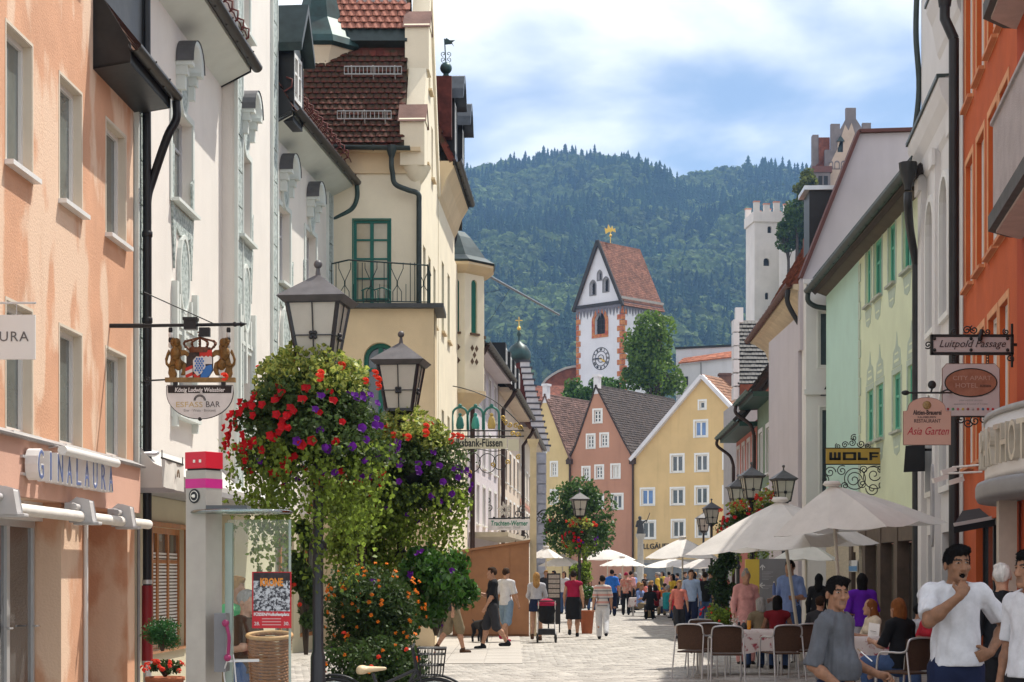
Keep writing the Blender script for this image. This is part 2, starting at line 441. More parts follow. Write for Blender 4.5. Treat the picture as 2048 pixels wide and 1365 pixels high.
# ---------------------------------------------------------------- bodies: smooth-blended volumes meshed as one continuous skin
class SDF:
 def __init__(s, lo, hi, h):
  s.lo = np.array(lo, float); s.h = h
  s.n = np.maximum(4, np.ceil((np.array(hi) - s.lo) / h).astype(int) + 1)
  s.V = np.full(s.n, .5, np.float32)
 def _sub(s, c0, c1, pad):
  a = np.clip(np.floor((np.minimum(c0, c1) - pad - s.lo) / s.h).astype(int), 0, s.n - 1)
  b = np.clip(np.ceil((np.maximum(c0, c1) + pad - s.lo) / s.h).astype(int) + 1, 1, s.n)
  if (b <= a).any(): return None
  sl = tuple(slice(x, y) for x, y in zip(a, b))
  g = np.meshgrid(*[s.lo[i] + s.h * np.arange(a[i], b[i]) for i in range(3)], indexing='ij')
  return sl, g
 def _mix(s, sl, d, k, op):
  A = s.V[sl]
  if op == 'u':
   hh = np.clip(.5 + .5 * (A - d) / k, 0, 1); s.V[sl] = A * (1 - hh) + d * hh - k * hh * (1 - hh)
  else:                                       # carve
   hh = np.clip(.5 - .5 * (A + d) / k, 0, 1); s.V[sl] = A * (1 - hh) - d * hh + k * hh * (1 - hh)
 def cap(s, a, b, ra, rb=None, k=.03, flat=1., fdir=(0, 1, 0), op='u'):
  a, b = np.array(a, float), np.array(b, float); rb = ra if rb is None else rb
  r = s._sub(a, b, max(ra, rb) + k + .06)
  if r is None: return s
  sl, (X, Y, Z) = r
  ab = b - a; L2 = max(ab @ ab, 1e-9)
  px, py, pz = X - a[0], Y - a[1], Z - a[2]
  t = np.clip((px * ab[0] + py * ab[1] + pz * ab[2]) / L2, 0, 1)
  px, py, pz = px - t * ab[0], py - t * ab[1], pz - t * ab[2]
  if flat != 1.:
   f = np.array(fdir, float); f /= np.linalg.norm(f)
   q = (px * f[0] + py * f[1] + pz * f[2]) * (flat - 1)
   px, py, pz = px + q * f[0], py + q * f[1], pz + q * f[2]
  d = np.sqrt(px * px + py * py + pz * pz) - (ra + (rb - ra) * t)
  s._mix(sl, d, k, op); return s
 def ell(s, c, r, k=.03, op='u', M=None):
  c, r = np.array(c, float), np.array(r, float)
  q = s._sub(c, c, r.max() + k + .06)
  if q is None: return s
  sl, (X, Y, Z) = q
  p = np.stack([X - c[0], Y - c[1], Z - c[2]], -1)
  if M is not None: p = p @ M
  p = p / r
  d = (np.sqrt((p * p).sum(-1)) - 1) * r.min()
  s._mix(sl, d, k, op); return s
 def cut(s, p, n):                                # keep the side where (x-p).n < 0
  g = np.meshgrid(*[s.lo[i] + s.h * np.arange(s.n[i]) for i in range(3)], indexing='ij')
  d = sum((g[i] - p[i]) * n[i] for i in range(3)) / np.linalg.norm(n)
  s.V = np.maximum(s.V, d.astype(np.float32)); return s
 def rumple(s, amp, sc, seed=0):
  rg = np.random.default_rng(seed)
  g = np.meshgrid(*[s.lo[i] + s.h * np.arange(s.n[i]) for i in range(3)], indexing='ij')
  for q in range(5):
   w = rg.normal(size=3) * sc * (1 + q * .6); w[2] *= .35
   s.V += (amp / (1 + q * .5) * np.sin(g[0] * w[0] + g[1] * w[1] + g[2] * w[2] + rg.uniform(0, 6))).astype(np.float32)
  return s
 def mesh(s):
  V = s.V; nx, ny, nz = V.shape; neg = V < 0
  c = [(i, j, k) for i in (0, 1) for j in (0, 1) for k in (0, 1)]
  cs = lambda A, i, j, k: A[i:nx - 1 + i, j:ny - 1 + j, k:nz - 1 + k]
  cnt = sum(cs(neg, *q).astype(np.int8) for q in c)
  act = (cnt > 0) & (cnt < 8)
  ii, jj, kk = np.nonzero(act)
  idx = np.full(act.shape, -1, np.int64); idx[ii, jj, kk] = np.arange(len(ii))
  acc = np.zeros((len(ii), 3)); num = np.zeros(len(ii))
  for a in c:
   for ax in range(3):
    if a[ax]: continue
    b = list(a); b[ax] = 1
    va = V[ii + a[0], jj + a[1], kk + a[2]]; vb = V[ii + b[0], jj + b[1], kk + b[2]]
    x = (va < 0) != (vb < 0)
    t = np.where(x, va / np.where(x, va - vb, 1), 0)
    p = np.array(a, float)[None].repeat(len(ii), 0); p[:, ax] += t
    acc += p * x[:, None]; num += x
  pos = (np.stack([ii, jj, kk], 1) + acc / np.maximum(num, 1)[:, None]) * s.h + s.lo
  fs = []
  for ax in range(3):
   sl0 = [slice(1, -1)] * 3; sl1 = [slice(1, -1)] * 3
   sl0[ax] = slice(0, -1); sl1[ax] = slice(1, None)
   A, B = neg[tuple(sl0)], neg[tuple(sl1)]
   x = A != B
   e = np.stack(np.nonzero(x), 1)
   if not len(e): continue
   fl = A[tuple(e.T)]
   off = np.ones(3, int); off[ax] = 0
   e = e + off
   o1, o2 = [(1, 2), (2, 0), (0, 1)][ax]
   def cell(d1, d2):
    q = e.copy(); q[:, o1] -= d1; q[:, o2] -= d2
    return idx[tuple(q.T)]
   q = np.stack([cell(1, 1), cell(0, 1), cell(0, 0), cell(1, 0)], 1)
   q[~fl] = q[~fl][:, ::-1]
   fs.append(q)
  f = np.concatenate(fs) if fs else np.zeros((0, 4), int)
  f = f[(f >= 0).all(1)]
  return pos, f
BASEJ = dict(pelvis=(0, 0, .96), waist=(0, .005, 1.1), chest=(0, 0, 1.3), neck=(0, .015, 1.47), head=(0, -.015, 1.635),
             sl=(-.175, .01, 1.42), el=(-.235, .03, 1.13), wl=(-.245, -.04, .88), sr=(.175, .01, 1.42), er=(.235, .03, 1.13), wr=(.245, -.04, .88),
             hl=(-.09, 0, .93), kl=(-.105, -.01, .5), al=(-.11, .025, .09), hr=(.09, 0, .93), kr=(.105, -.01, .5), ar=(.11, .025, .09))
POSES = dict(
 stand={},
 walk=dict(kl=(-.1, -.12, .52), al=(-.1, -.2, .1), kr=(.1, .06, .5), ar=(.1, .3, .17), el=(-.23, .1, 1.14), wl=(-.25, .12, .9), er=(.23, -.06, 1.14), wr=(.24, -.18, .93)),
 walk2=dict(kr=(.09, -.1, .52), ar=(.08, -.16, .1), kl=(-.09, .08, .5), al=(-.08, .34, .2), er=(.23, .1, 1.14), wr=(.26, .1, .9), el=(-.23, -.03, 1.14), wl=(-.25, -.14, .92)),
 armsup=dict(el=(-.25, -.06, 1.16), wl=(-.14, -.26, 1.2), er=(.25, -.02, 1.15), wr=(.2, -.22, 1.05)),
 push=dict(kl=(-.09, -.08, .51), al=(-.09, -.12, .1), kr=(.09, .06, .5), ar=(.09, .26, .15), el=(-.22, -.1, 1.16), wl=(-.18, -.34, 1.05), er=(.22, -.1, 1.16), wr=(.18, -.34, 1.05)),
 hold=dict(er=(.25, 0, 1.14), wr=(.2, -.24, 1.14), el=(-.25, .03, 1.13), wl=(-.26, -.2, 1.1)),
 sit=dict(pelvis=(0, .02, .52), waist=(0, .05, .66), chest=(0, .03, .87), neck=(0, .02, 1.04), head=(0, -.02, 1.2), sl=(-.175, .03, .99), sr=(.175, .03, .99),
             el=(-.25, -.04, .74), wl=(-.18, -.27, .78), er=(.25, -.04, .74), wr=(.18, -.27, .78),
             hl=(-.09, 0, .5), kl=(-.13, -.42, .5), al=(-.13, -.4, .09), hr=(.09, 0, .5), kr=(.13, -.42, .5), ar=(.13, -.4, .09)))
SK = dict(a=(.42, .23, .15), b=(.27, .135, .08), c=(.5, .3, .21), d=(.16, .08, .05), e=(.23, .115, .065))
def skin(k):
 return mat("skin_" + k, SK[k], .55, .22, 22, bump=.15, bscale=150, spec=.3)
def cloth(name, col, rough=.9):
 return mat("cloth_" + name, col, rough, .12, 14, bump=.12, bscale=90, spec=.2)
COLS = dict(white=(.55, .55, .58), cream=(.6, .52, .4), black=(.012, .012, .014), charcoal=(.035, .035, .04), navy=(.012, .018, .05), blue=(.03, .16, .55),
   skyblue=(.22, .32, .62), paleblue=(.3, .38, .55), red=(.38, .02, .035), crimson=(.3, .012, .05), pink=(.65, .33, .32), salmon=(.62, .2, .16), purple=(.1, .012, .32),
   grey=(.1, .105, .12), lightgrey=(.42, .42, .46), denim=(.05, .09, .2), paledenim=(.18, .26, .36), green=(.12, .45, .2), olive=(.12, .12, .06),
   khaki=(.2, .16, .1), brown=(.07, .035, .018), orange=(.6, .17, .03), tan=(.3, .2, .12), teal=(.02, .22, .25), yellow=(.6, .42, .05), darkred=(.16, .01, .015))
HAIRS = dict(black=(.008, .007, .007), brown=(.04, .02, .01), blond=(.36, .2, .07), ginger=(.2, .07, .02), grey=(.3, .29, .28), white=(.6, .58, .55), dark=(.018, .011, .008))
def cm(c): return cloth(c, COLS[c])
def hm(c): return mat("hair_" + c, HAIRS[c], .75, .3, 30, bump=.5, bscale=120, stretch=(1, 1, .25), spec=.12)
def person(label, X, Y, height=1.72, face=180., pose="stand", J=None, top="white", sleeve=.45, bottom="denim", leg=1., hair="brown", hstyle="short",
           sk="a", build=1., res=.02, group=None, shoes="black", skirt=None, z0=0., face_detail=False, hands=None, hem=None, topm=None, hatc=None, female=False, belly=0., neckline=None, name="person", lean=0., headturn=None):
 j = {k: np.array(v, float) for k, v in BASEJ.items()}
 for k, v in POSES[pose].items(): j[k] = np.array(v, float)
 if J:
  for k, v in J.items(): j[k] = np.array(v, float)
 s = height / 1.75
 root = thing(name, label, "person", (X, Y, z0), group, math.radians(face))
 root.scale = (s,) * 3
 allp = np.array(list(j.values()))
 lo, hi = allp.min(0) - .2, allp.max(0) + .2
 lo[2] = min(lo[2], -.02); B = build
 skm = skin(sk)
 hd = j['head']; ny = np.array([0., -1, 0])
 if headturn is not None:
  a = math.radians(headturn); ny = np.array([math.sin(a), -math.cos(a), 0])
 nx = np.array([-ny[1], ny[0], 0])               # to the image right when facing the camera
 HM = np.stack([nx, -ny, np.array([0, 0, 1.])], 1)
 def hp(x, y, z): return hd + nx * x + (-ny) * y + np.array([0, 0, z])
 # --- body (one skin)
 b = SDF(lo, hi, res)
 b.ell(hp(0, .012, .03), (.076, .093, .1), .02, M=HM)
 b.ell(hp(0, -.03, -.05), (.056, .062, .072), .03, M=HM)
 b.ell(hp(0, -.083, -.098), (.022, .018, .02), .03, M=HM)
 b.cap(j['neck'] + (0, .01, -.05), hd + (0, .015, -.06), .06 * B, .052 * B, .02)
 if res < .012:
  b.cap(hp(0, -.09, .018), hp(0, -.109, -.03), .009, .0145, .012)            # nose
  b.ell(hp(-.016, -.098, -.034), (.009, .01, .008), .008, M=HM); b.ell(hp(.016, -.098, -.034), (.009, .01, .008), .008, M=HM)
  for q in (-1, 1):
   b.ell(hp(q * .031, -.095, .012), (.019, .014, .011), .012, 'c', M=HM)  # eye sockets
   b.ell(hp(q * .031, -.072, .012), (.0155, .0155, .0125), .003, M=HM)    # eyeball and lid
   b.cap(hp(q * .014, -.092, .031), hp(q * .048, -.078, .031), .007, .006, .01)  # brow
   b.ell(hp(q * .048, -.062, -.02), (.018, .02, .018), .02, M=HM)         # cheek
   b.ell(hp(q * .082, .012, -.008), (.011, .022, .032), .008, M=HM)       # ear
  if face_detail == 'open':
   b.ell(hp(-.004, -.094, -.073), (.02, .03, .017), .006, 'c', M=HM)
   b.cap(hp(-.022, -.088, -.056), hp(.02, -.088, -.056), .007, .007, .006)
   b.cap(hp(-.02, -.084, -.092), hp(.018, -.084, -.092), .008, .008, .006)
  else:
   b.cap(hp(-.022, -.086, -.06), hp(.022, -.086, -.06), .0065, .0065, .004)
   b.cap(hp(-.019, -.086, -.073), hp(.019, -.086, -.073), .008, .008, .004)
 else:
  b.cap(hp(0, -.09, .01), hp(0, -.104, -.028), .01, .014, .012)
  for q in (-1, 1): b.ell(hp(q * .079, .012, -.005), (.011, .022, .03), .008, M=HM)
 b.cap(j['chest'] + (0, 0, .06), j['waist'], .135 * B, .12 * B, .05, 1.45)
 b.cap(j['waist'], j['pelvis'], .125 * B, .135 * B, .05, 1.3)
 if belly: b.ell((j['waist'] + j['pelvis']) / 2 + (0, -.06 - belly * .3, .06), (.13 + belly * .3, .1 + belly, .15), .06)
 b.cap(j['sl'], j['sr'], .046 * B, .046 * B, .05)
 for q in 'lr': b.cap(j['neck'] + (0, .012, -.02), j['s' + q], .045 * B, .042 * B, .03)
 for q in 'lr':
  b.cap(j['h' + q], j['k' + q], .088 * B, .06 * B, .03)
  mid = j['k' + q] * .62 + j['a' + q] * .38 + (0, .02, 0)
  b.cap(j['k' + q], mid, .055 * B, .057 * B, .02); b.cap(mid, j['a' + q], .055 * B, .038, .03)
  fd = np.array([0, -1, 0.]) if pose != 'x' else ny
  b.cap(j['a' + q] + (0, .03, -.045), j['a' + q] + fd * .14 + (0, 0, -.055), .036, .03, .02)
  b.cap(j['s' + q] - (0, 0, .01), j['e' + q], .045 * B, .04 * B, .02)
  e2 = j['e' + q] * .7 + j['w' + q] * .3
  b.cap(j['e' + q], e2, .04 * B, .042 * B, .02); b.cap(e2, j['w' + q], .041 * B, .027, .03)
  w = j['w' + q]; d = w - j['e' + q]; d /= np.linalg.norm(d)
  if hands and q in hands:
   hand(b, w, *hands[q])
  else:
   side = np.cross(d, (1, 0, 0)); side /= np.linalg.norm(side) + 1e-9
   b.cap(w, w + d * .085, .028, .034, .02, 1.5, (1, 0, 0))
   for fi in (-1.5, -.5, .5, 1.5):
    b.cap(w + d * .08 + side * fi * .018, w + d * (.15 - abs(fi) * .008) + side * fi * .019 - np.array((np.sign(w[0]) * .015, 0, 0)), .0105, .009, .006)
   b.cap(w + d * .03 - side * .02, w + d * .085 - side * .048, .013, .01, .012)
 pos, f = b.mesh()
 mats = [skm]; mi = None
 if res < .012:
  cen = pos[f].mean(1); q = (cen - hd) @ np.stack([nx, -ny, (0, 0, 1)], 1)
  mi = np.zeros(len(f), int)
  mats += [mat("lips_" + sk, tuple(Vector(SK[sk]) * .62), .45, .1), mat("brow_hair", (.012, .01, .009), .7), mat("eye_white", (.3, .27, .25), .2, .02), mat("eye_dark", (.01, .008, .008), .12)]
  fr = q[:, 1] < -.05
  ax = np.abs(q[:, 0])
  mi[fr & (ax < .027) & (q[:, 2] > -.082) & (q[:, 2] < -.052) & (q[:, 1] < -.07)] = 1
  if face_detail == 'open': mi[fr & (((q[:, 0] + .004) / .019) ** 2 + ((q[:, 2] + .073) / .016) ** 2 < 1) & (q[:, 1] < -.045)] = 4
  mi[fr & (np.abs(q[:, 2] - .035 + (ax - .03) ** 2 * 6) < .0055) & (ax > .012) & (ax < .052)] = 2
  ew = fr & (((ax - .031) / .015) ** 2 + ((q[:, 2] - .0115) / .0048) ** 2 < 1)
  mi[ew] = 3
  mi[fr & (ew & (np.abs(ax - .031) < .0075) | (ew & (q[:, 2] > .0165)))] = 4
 np_mesh("body", pos, f, mats, None, mi=mi, smooth=True).parent = root
 # --- clothing and hair, children of the body
 g = .013
 def child(S, nm, m):
  p, fc = S.mesh()
  if len(fc):
   o = np_mesh(nm, p, fc, m, None, smooth=True); o.parent = root; return o
 if top:
  S = SDF(lo, hi, res)
  S.cap(j['chest'] + (0, 0, .07), j['waist'], .14 * B + g, (.128 if not female else .118) * B + g, .05, 1.4)
  hz = j['pelvis'] + (0, 0, -.05 if hem is None else hem)
  S.cap(j['waist'], hz, .136 * B + g, .158 * B + g, .05, 1.18)
  if belly: S.ell((j['waist'] + j['pelvis']) / 2 + (0, -.06 - belly * .3, .06), (.13 + belly * .3 + g, .1 + belly + g, .16), .06)
  if female: S.cap(j['chest'] + (-.075, -.085, -.02), j['chest'] + (.075, -.085, -.02), .062, .062, .04)
  S.cap(j['sl'] + (.02, 0, 0), j['sr'] - (.02, 0, 0), .058 * B + g * .5, .058 * B + g * .5, .05)
  S.cap(j['neck'] + (0, .01, -.06), j['neck'] + (0, .008, .0), .09 * B, .07 * B, .03)
  for q in 'lr': S.cap(j['neck'] + (0, .012, -.02), j['s' + q], .06 * B + g * .4, .056 * B + g * .5, .03)
  for q in 'lr':
   if sleeve <= 0: continue
   t1 = min(1., sleeve * 2); e = j['s' + q] + (j['e' + q] - j['s' + q]) * t1
   S.cap(j['s' + q] - (0, 0, .01), e, .05 * B + g * .5, (.047 if sleeve > .5 else .057) * B + g * .7, .03)
   if sleeve > .5:
    t2 = (sleeve - .5) * 2; S.cap(e, e + (j['w' + q] - e) * t2 * .95, .045 * B + g, .036 + g, .03)
  if res < .012: S.rumple(.0045, 24, 3)
  else: S.rumple(.004, 26, int(X * 97 + Y * 13) % 997)
  zc = hz[2] - .02
  S.cut((0, 0, zc), (0, 0, -1))
  if neckline is None: neckline = .035
  S.cap(j['neck'] + (0, -.004, -.03 + neckline * .5), j['neck'] + (0, -.03, .12), .062 * B, .09, .008, op='c')
  if sleeve > 0 and sleeve <= .5:
   for q in 'lr':
    d = j['e' + q] - j['s' + q]; d /= np.linalg.norm(d)
    e = j['s' + q] + (j['e' + q] - j['s' + q]) * min(1., sleeve * 2) + d * .012
    G = np.stack(np.meshgrid(*[S.lo[i] + S.h * np.arange(S.n[i]) for i in range(3)], indexing='ij'), -1)
    near = (np.sum((G - e) ** 2, -1) < .13 ** 2) & ((G[..., 0] - j['chest'][0]) * (e[0] - j['chest'][0]) > .014)
    pl = (G - e) @ d
    S.V = np.where(near, np.maximum(S.V, pl), S.V).astype(np.float32)
  child(S, "shirt", topm or cm(top))
 if skirt:
  S = SDF(lo, hi, res)
  w0 = j['pelvis'] + (0, 0, .1); lg = j['pelvis'] - (0, 0, skirt)
  if pose == 'sit':
   for q in 'lr': S.cap(j['h' + q], j['k' + q], .1, .085, .06)
  else: S.cap(w0, lg, .152 * B + g, .19 * B, .04, 1.15)
  for q in 'lr': S.cap(j['h' + q], j['h' + q] * .5 + j['k' + q] * .5, .1 * B, .085 * B, .05)
  S.rumple(.004, 30, 5)
  S.cut(lg, (0, 0, -1)) if pose != 'sit' else None
  S.cut(w0 + (0, 0, .02), (0, 0, 1))
  child(S, "skirt", cm(bottom))
 elif bottom:
  S = SDF(lo, hi, res)
  S.cap(j['pelvis'] + (0, 0, .07), j['pelvis'] - (0, 0, .02), .13 * B + g, .14 * B + g * .7, .04, 1.22)
  for q in 'lr':
   t = min(1., leg * 2); e = j['h' + q] + (j['k' + q] - j['h' + q]) * t
   wide = .016 if leg < .75 else 0.
   S.cap(j['h' + q], e, .092 * B + g, .07 * B + g + wide, .03)
   if leg > .5:
    e2 = e + (j['a' + q] - e) * (leg - .5) * 2; S.cap(e, e2 + (0, 0, .01), .074 * B + g * .7 + wide * .7, .064 + g * .6 + wide * .6, .025)
  S.rumple(.003, 24, 9); S.cut(j['pelvis'] + (0, 0, .1), (0, 0, 1))
  child(S, "trousers" if leg > .75 else "shorts", cm(bottom))
 if shoes:
  for q in 'lr':
   a = j['a' + q]; S = SDF(a - .3, a + .25, max(res * .8, .007))
   S.cap(a + (0, .04, -.05), a + (0, -.15, -.058), .045, .037, .02); S.cap(a + (0, .03, -.03), a + (0, .0, .015), .046, .044, .02)
   child(S, "shoe", cm(shoes))
 if hair:
  S = SDF(hd - .3, hd + .22, min(res, .014)) if hstyle == 'long' else SDF(hd - .17, hd + .2, min(res, .014))
  S.ell(hp(0, .02, .038), (.082, .097, .097), .02, M=HM)
  if hstyle == 'short':
   S.ell(hp(0, -.1, -.035), (.09, .085, .1), .015, 'c', M=HM); S.cut(hp(0, 0, -.065), (0, 0, -1))
   S.ell(hp(.01, -.04, .1), (.06, .045, .026), .03, M=HM)
  elif hstyle == 'bob':
   S.cap(hp(0, .03, .0), hp(0, .05, -.1), .09, .085, .03); S.ell(hp(0, -.1, -.05), (.075, .09, .12), .012, 'c', M=HM)
  elif hstyle == 'long':
   S.cap(hp(0, .03, .0), hp(0, .085, -.2), .088, .085, .03, 1.1); S.cap(hp(0, .085, -.2), hp(.01, .09, -.27), .08, .03, .04)
   S.ell(hp(0, -.1, -.06), (.072, .09, .14), .012, 'c', M=HM)
  elif hstyle == 'bun':
   S.ell(hp(0, .035, .14), (.042, .042, .036), .015); S.ell(hp(0, -.1, -.05), (.09, .095, .11), .012, 'c', M=HM); S.cut(hp(0, 0, -.06), (0, 0, -1))
  elif hstyle == 'cap':
   S.ell(hp(0, -.1, -.06), (.1, .09, .1), .012, 'c', M=HM); S.cut(hp(0, 0, .0), (0, 0, -1)); S.cap(hp(-.05, -.09, .045), hp(.05, -.09, .045), .02, .02, .02)
  S.rumple(.0035, 60, 4)
  o = child(S, "hair" if hstyle != 'cap' else "hat", hm(hair) if not hatc else cm(hatc))
  if res < .012:
   hv = np.array([v.co for v in o.data.vertices]); hn = np.array([v.normal for v in o.data.vertices]); hv, hn = np.repeat(hv, 2, 0), np.repeat(hn, 2, 0)
   v, f = leaves(hv + hn * .001, .018, NR, 0, 6, hn * .12 - ny * .5 + np.array([.7, 0, -.1])); np_mesh("hair_strands", v, f, hm(hair), None, kind="stuff").parent = root
 return root
def hand(b, w, d, palm, spread, curls, thumb=None):
 d = np.array(d, float); d /= np.linalg.norm(d)
 n = np.array(palm, float); n -= d * (n @ d); n /= np.linalg.norm(n)
 s = np.cross(d, n) * spread                      # towards the thumb side
 sa = abs(spread); s = s / (np.linalg.norm(s) + 1e-9) * (1 if spread > 0 else 1)
 b.cap(w, w + d * .04, .025, .028, .02)
 for fi, off in enumerate((.03, .01, -.01, -.029)):
  k = w + d * (.085 - abs(off - .01) * .25) + s * off
  b.cap(w + d * .03 + s * off * .8, k, .016, .0135, .012)
  L = (.042, .047, .043, .034)[fi]; c = curls[fi]; a = c * .8; p = k
  for seg, r in enumerate((.0105, .0098, .0088)):
   dd = d * math.cos(a) + n * math.sin(a) + s * off * 2.2 * sa
   dd /= np.linalg.norm(dd); q = p + dd * L * (1, .72, .58)[seg]
   b.cap(p, q, r, r * .92, .004); p = q; a += c
 t0 = w + d * .028 + s * .026; tn = .35 if thumb is None else thumb
 t1 = t0 + (d * .55 + s * .75 + n * tn) * .045; t2 = t1 + (d * .85 + s * .25 + n * tn) * .038
 b.cap(t0, t1, .0155, .0125, .012); b.cap(t1, t2, .0122, .0098, .005)
# ---------------------------------------------------------------- ground, hill, forest
def cobble_mat(name, c1, c2, mortar, scale):
 m, nt, b, n, l = nodes_of(name)
 t = n.new("ShaderNodeTexCoord")
 br = n.new("ShaderNodeTexBrick"); br.inputs["Scale"].default_value = scale
 br.inputs["Color1"].default_value = (*c1, 1); br.inputs["Color2"].default_value = (*c2, 1); br.inputs["Mortar"].default_value = (*mortar, 1)
 br.inputs["Mortar Size"].default_value = .012; br.inputs["Brick Width"].default_value = .6; br.inputs["Row Height"].default_value = .4
 l.new(t.outputs["Object"], br.inputs["Vector"])
 nz = n.new("ShaderNodeTexNoise"); nz.inputs["Scale"].default_value = .35; nz.inputs["Detail"].default_value = 8
 l.new(t.outputs["Object"], nz.inputs["Vector"])
 mx = n.new("ShaderNodeMix"); mx.data_type = 'RGBA'; mx.blend_type = 'MULTIPLY'; mx.inputs["Factor"].default_value = .6
 rp = n.new("ShaderNodeValToRGB"); rp.color_ramp.elements[0].position = .3; rp.color_ramp.elements[1].position = .7
 rp.color_ramp.elements[0].color = (.6, .58, .55, 1); rp.color_ramp.elements[1].color = (1, 1, 1, 1)
 l.new(nz.outputs["Fac"], rp.inputs[0]); l.new(br.outputs["Color"], mx.inputs["A"]); l.new(rp.outputs[0], mx.inputs["B"])
 l.new(mx.outputs["Result"], b.inputs["Base Color"])
 b.inputs["Roughness"].default_value = .75
 bp = n.new("ShaderNodeBump"); bp.inputs["Strength"].default_value = .35; bp.inputs["Distance"].default_value = .01
 l.new(br.outputs["Fac"], bp.inputs["Height"]); bp.invert = True; l.new(bp.outputs[0], b.inputs["Normal"])
 return m
M_ground = cobble_mat("street_setts", (.36, .34, .31), (.29, .275, .25), (.12, .11, .1), 2.5)
mb = MB(); mb.add([(-4000, -200, 0), (4000, -200, 0), (4000, 7000, 0), (-4000, 7000, 0)], [(0, 1, 2, 3)])
ground = struct(mb.build("street_ground", M_ground))
def paving():
 m = mat("paving_stone", (.37, .345, .315), .72, .2, 1.1, bump=.25, bscale=45, island=.2, spec=.35)
 w, d = .24, .16
 ys = np.arange(24.0, 72.0, d); V, Fc = [], []; cnt = 0
 for r, y in enumerate(ys):
  xl, xr = -.16 * (y - 24) * .0 - 3.4, 8.6
  xl = max(-4.2, (560 - CX) * y / F); xr = min(8.6, (1760 - CX) * y / F)
  x = np.arange(xl + (w / 2 if r % 2 else 0), xr, w)
  n = len(x); g = .008
  z = .012 + NR.uniform(0, .006, n); tx = NR.uniform(-.0025, .0025, n); ty = NR.uniform(-.0025, .0025, n)
  yy = y + NR.uniform(-.004, .004, n)
  x0, x1, y0, y1 = x + g, x + w - g, yy + g, yy + d - g
  i = .008
  top = [(x0 + i, y0 + i, z - tx - ty), (x1 - i, y0 + i, z + tx - ty), (x1 - i, y1 - i, z + tx + ty), (x0 + i, y1 - i, z - tx + ty)]
  bot = [(x0, y0, 0 * z), (x1, y0, 0 * z), (x1, y1, 0 * z), (x0, y1, 0 * z)]
  V.append(np.stack([np.stack(q, 1) for q in bot + top], 1).reshape(-1, 3))
  k = (np.arange(n) * 8)[:, None, None] + cnt
  Fc.append((k + np.array([[4, 5, 6, 7], [0, 1, 5, 4], [1, 2, 6, 5], [2, 3, 7, 6], [3, 0, 4, 7]])[None]).reshape(-1, 4))
  cnt += n * 8
 o = np_mesh("paving_stones", np.concatenate(V), np.concatenate(Fc), m, ground, kind="stuff")
paving()
sm = mat("slab_stone", (.4, .37, .335), .7, .15, 1.5, bump=.1, bscale=40); sb = None
for r in range(24):
 for c_ in range(5):
  x, y = -3.4 + c_ * .72, 33 + r * .62
  if sb is None: q = MB(); q.box((.006, .006, 0), (.714, .614, .026)); sb = q.build("paving_slab", sm, ground); o = sb
  else: o = sb.copy(); C.objects.link(o)
  o.location = (x, y, R.uniform(0, .003))
RIDGE = [(300, 420), (600, 380), (760, 352), (910, 332), (985, 324), (1060, 312), (1125, 298), (1200, 306), (1275, 320), (1312, 340), (1345, 352), (1400, 340), (1470, 330), (1540, 325), (1600, 334), (1660, 352), (1760, 372), (1900, 400), (2200, 430)]
def ridge_y(px): return np.interp(px, [a for a, _ in RIDGE], [b for _, b in RIDGE])
HD0, HD1 = 950., 2000.
def hill_z(x, y):
 px = CX + x * F / np.maximum(y, 1)
 zr = (HY - ridge_y(CX + x * F / HD1)) * HD1 / F - 16
 t = (y - HD0) / (HD1 - HD0)
 base = 62 + (zr - 62) * np.clip(t, -.3, 1) ** 1.0
 z = np.where(t <= 1, base, zr - (y - HD1) * .25)
 amp = np.clip(t, 0, 1) * np.clip((1 - t) * 4, 0, 1)
 z = z + amp * (16 * np.sin(x * .021 + y * .006) + 12 * np.sin(x * .037 - y * .013 + 1.7) + 9 * np.sin(y * .031 + x * .011))
 z = np.where(y < HD0, 62 * np.clip((y - 500) / (HD0 - 500), 0, 1), z)
 return z
def hill():
 xs = np.linspace(-900, 1300, 120); ys = np.linspace(480, 2500, 110)
 X, Y = np.meshgrid(xs, ys); Z = hill_z(X, Y)
 V = np.stack([X, Y, Z - 1], -1).reshape(-1, 3); nx = len(xs)
 i = np.arange((len(ys) - 1) * nx).reshape(-1, nx)[:, :-1].ravel()
 o = np_mesh("hill", V, np.stack([i, i + 1, i + nx + 1, i + nx], 1), mat("forest_floor", (.035, .045, .02), .95, .4, .05), kind="structure", smooth=True)
hill()
def conifer_proto(rg):
 v, f = [], []
 n = 9
 for k in range(n):
  t = k / n; z = .1 + .9 * t; r = (.17 * (1 - t) ** .85 + .012) * rg.uniform(.85, 1.15); m = 7
  a0 = rg.uniform(0, 6)
  for i in range(m):
   a = a0 + 2 * math.pi * i / m + rg.uniform(-.2, .2); w = .36 * r + .008; rr = r * rg.uniform(.75, 1.2)
   dx, dy = math.cos(a), math.sin(a); o = len(v)
   v += [(0, 0, z + .1), (dx * rr - dy * w, dy * rr + dx * w, z - .045), (dx * rr * 1.15, dy * rr * 1.15, z - .03), (dx * rr + dy * w, dy * rr - dx * w, z - .045)]
   f += [(o, o + 1, o + 2), (o, o + 2, o + 3)]
 return np.array(v), np.array(f)
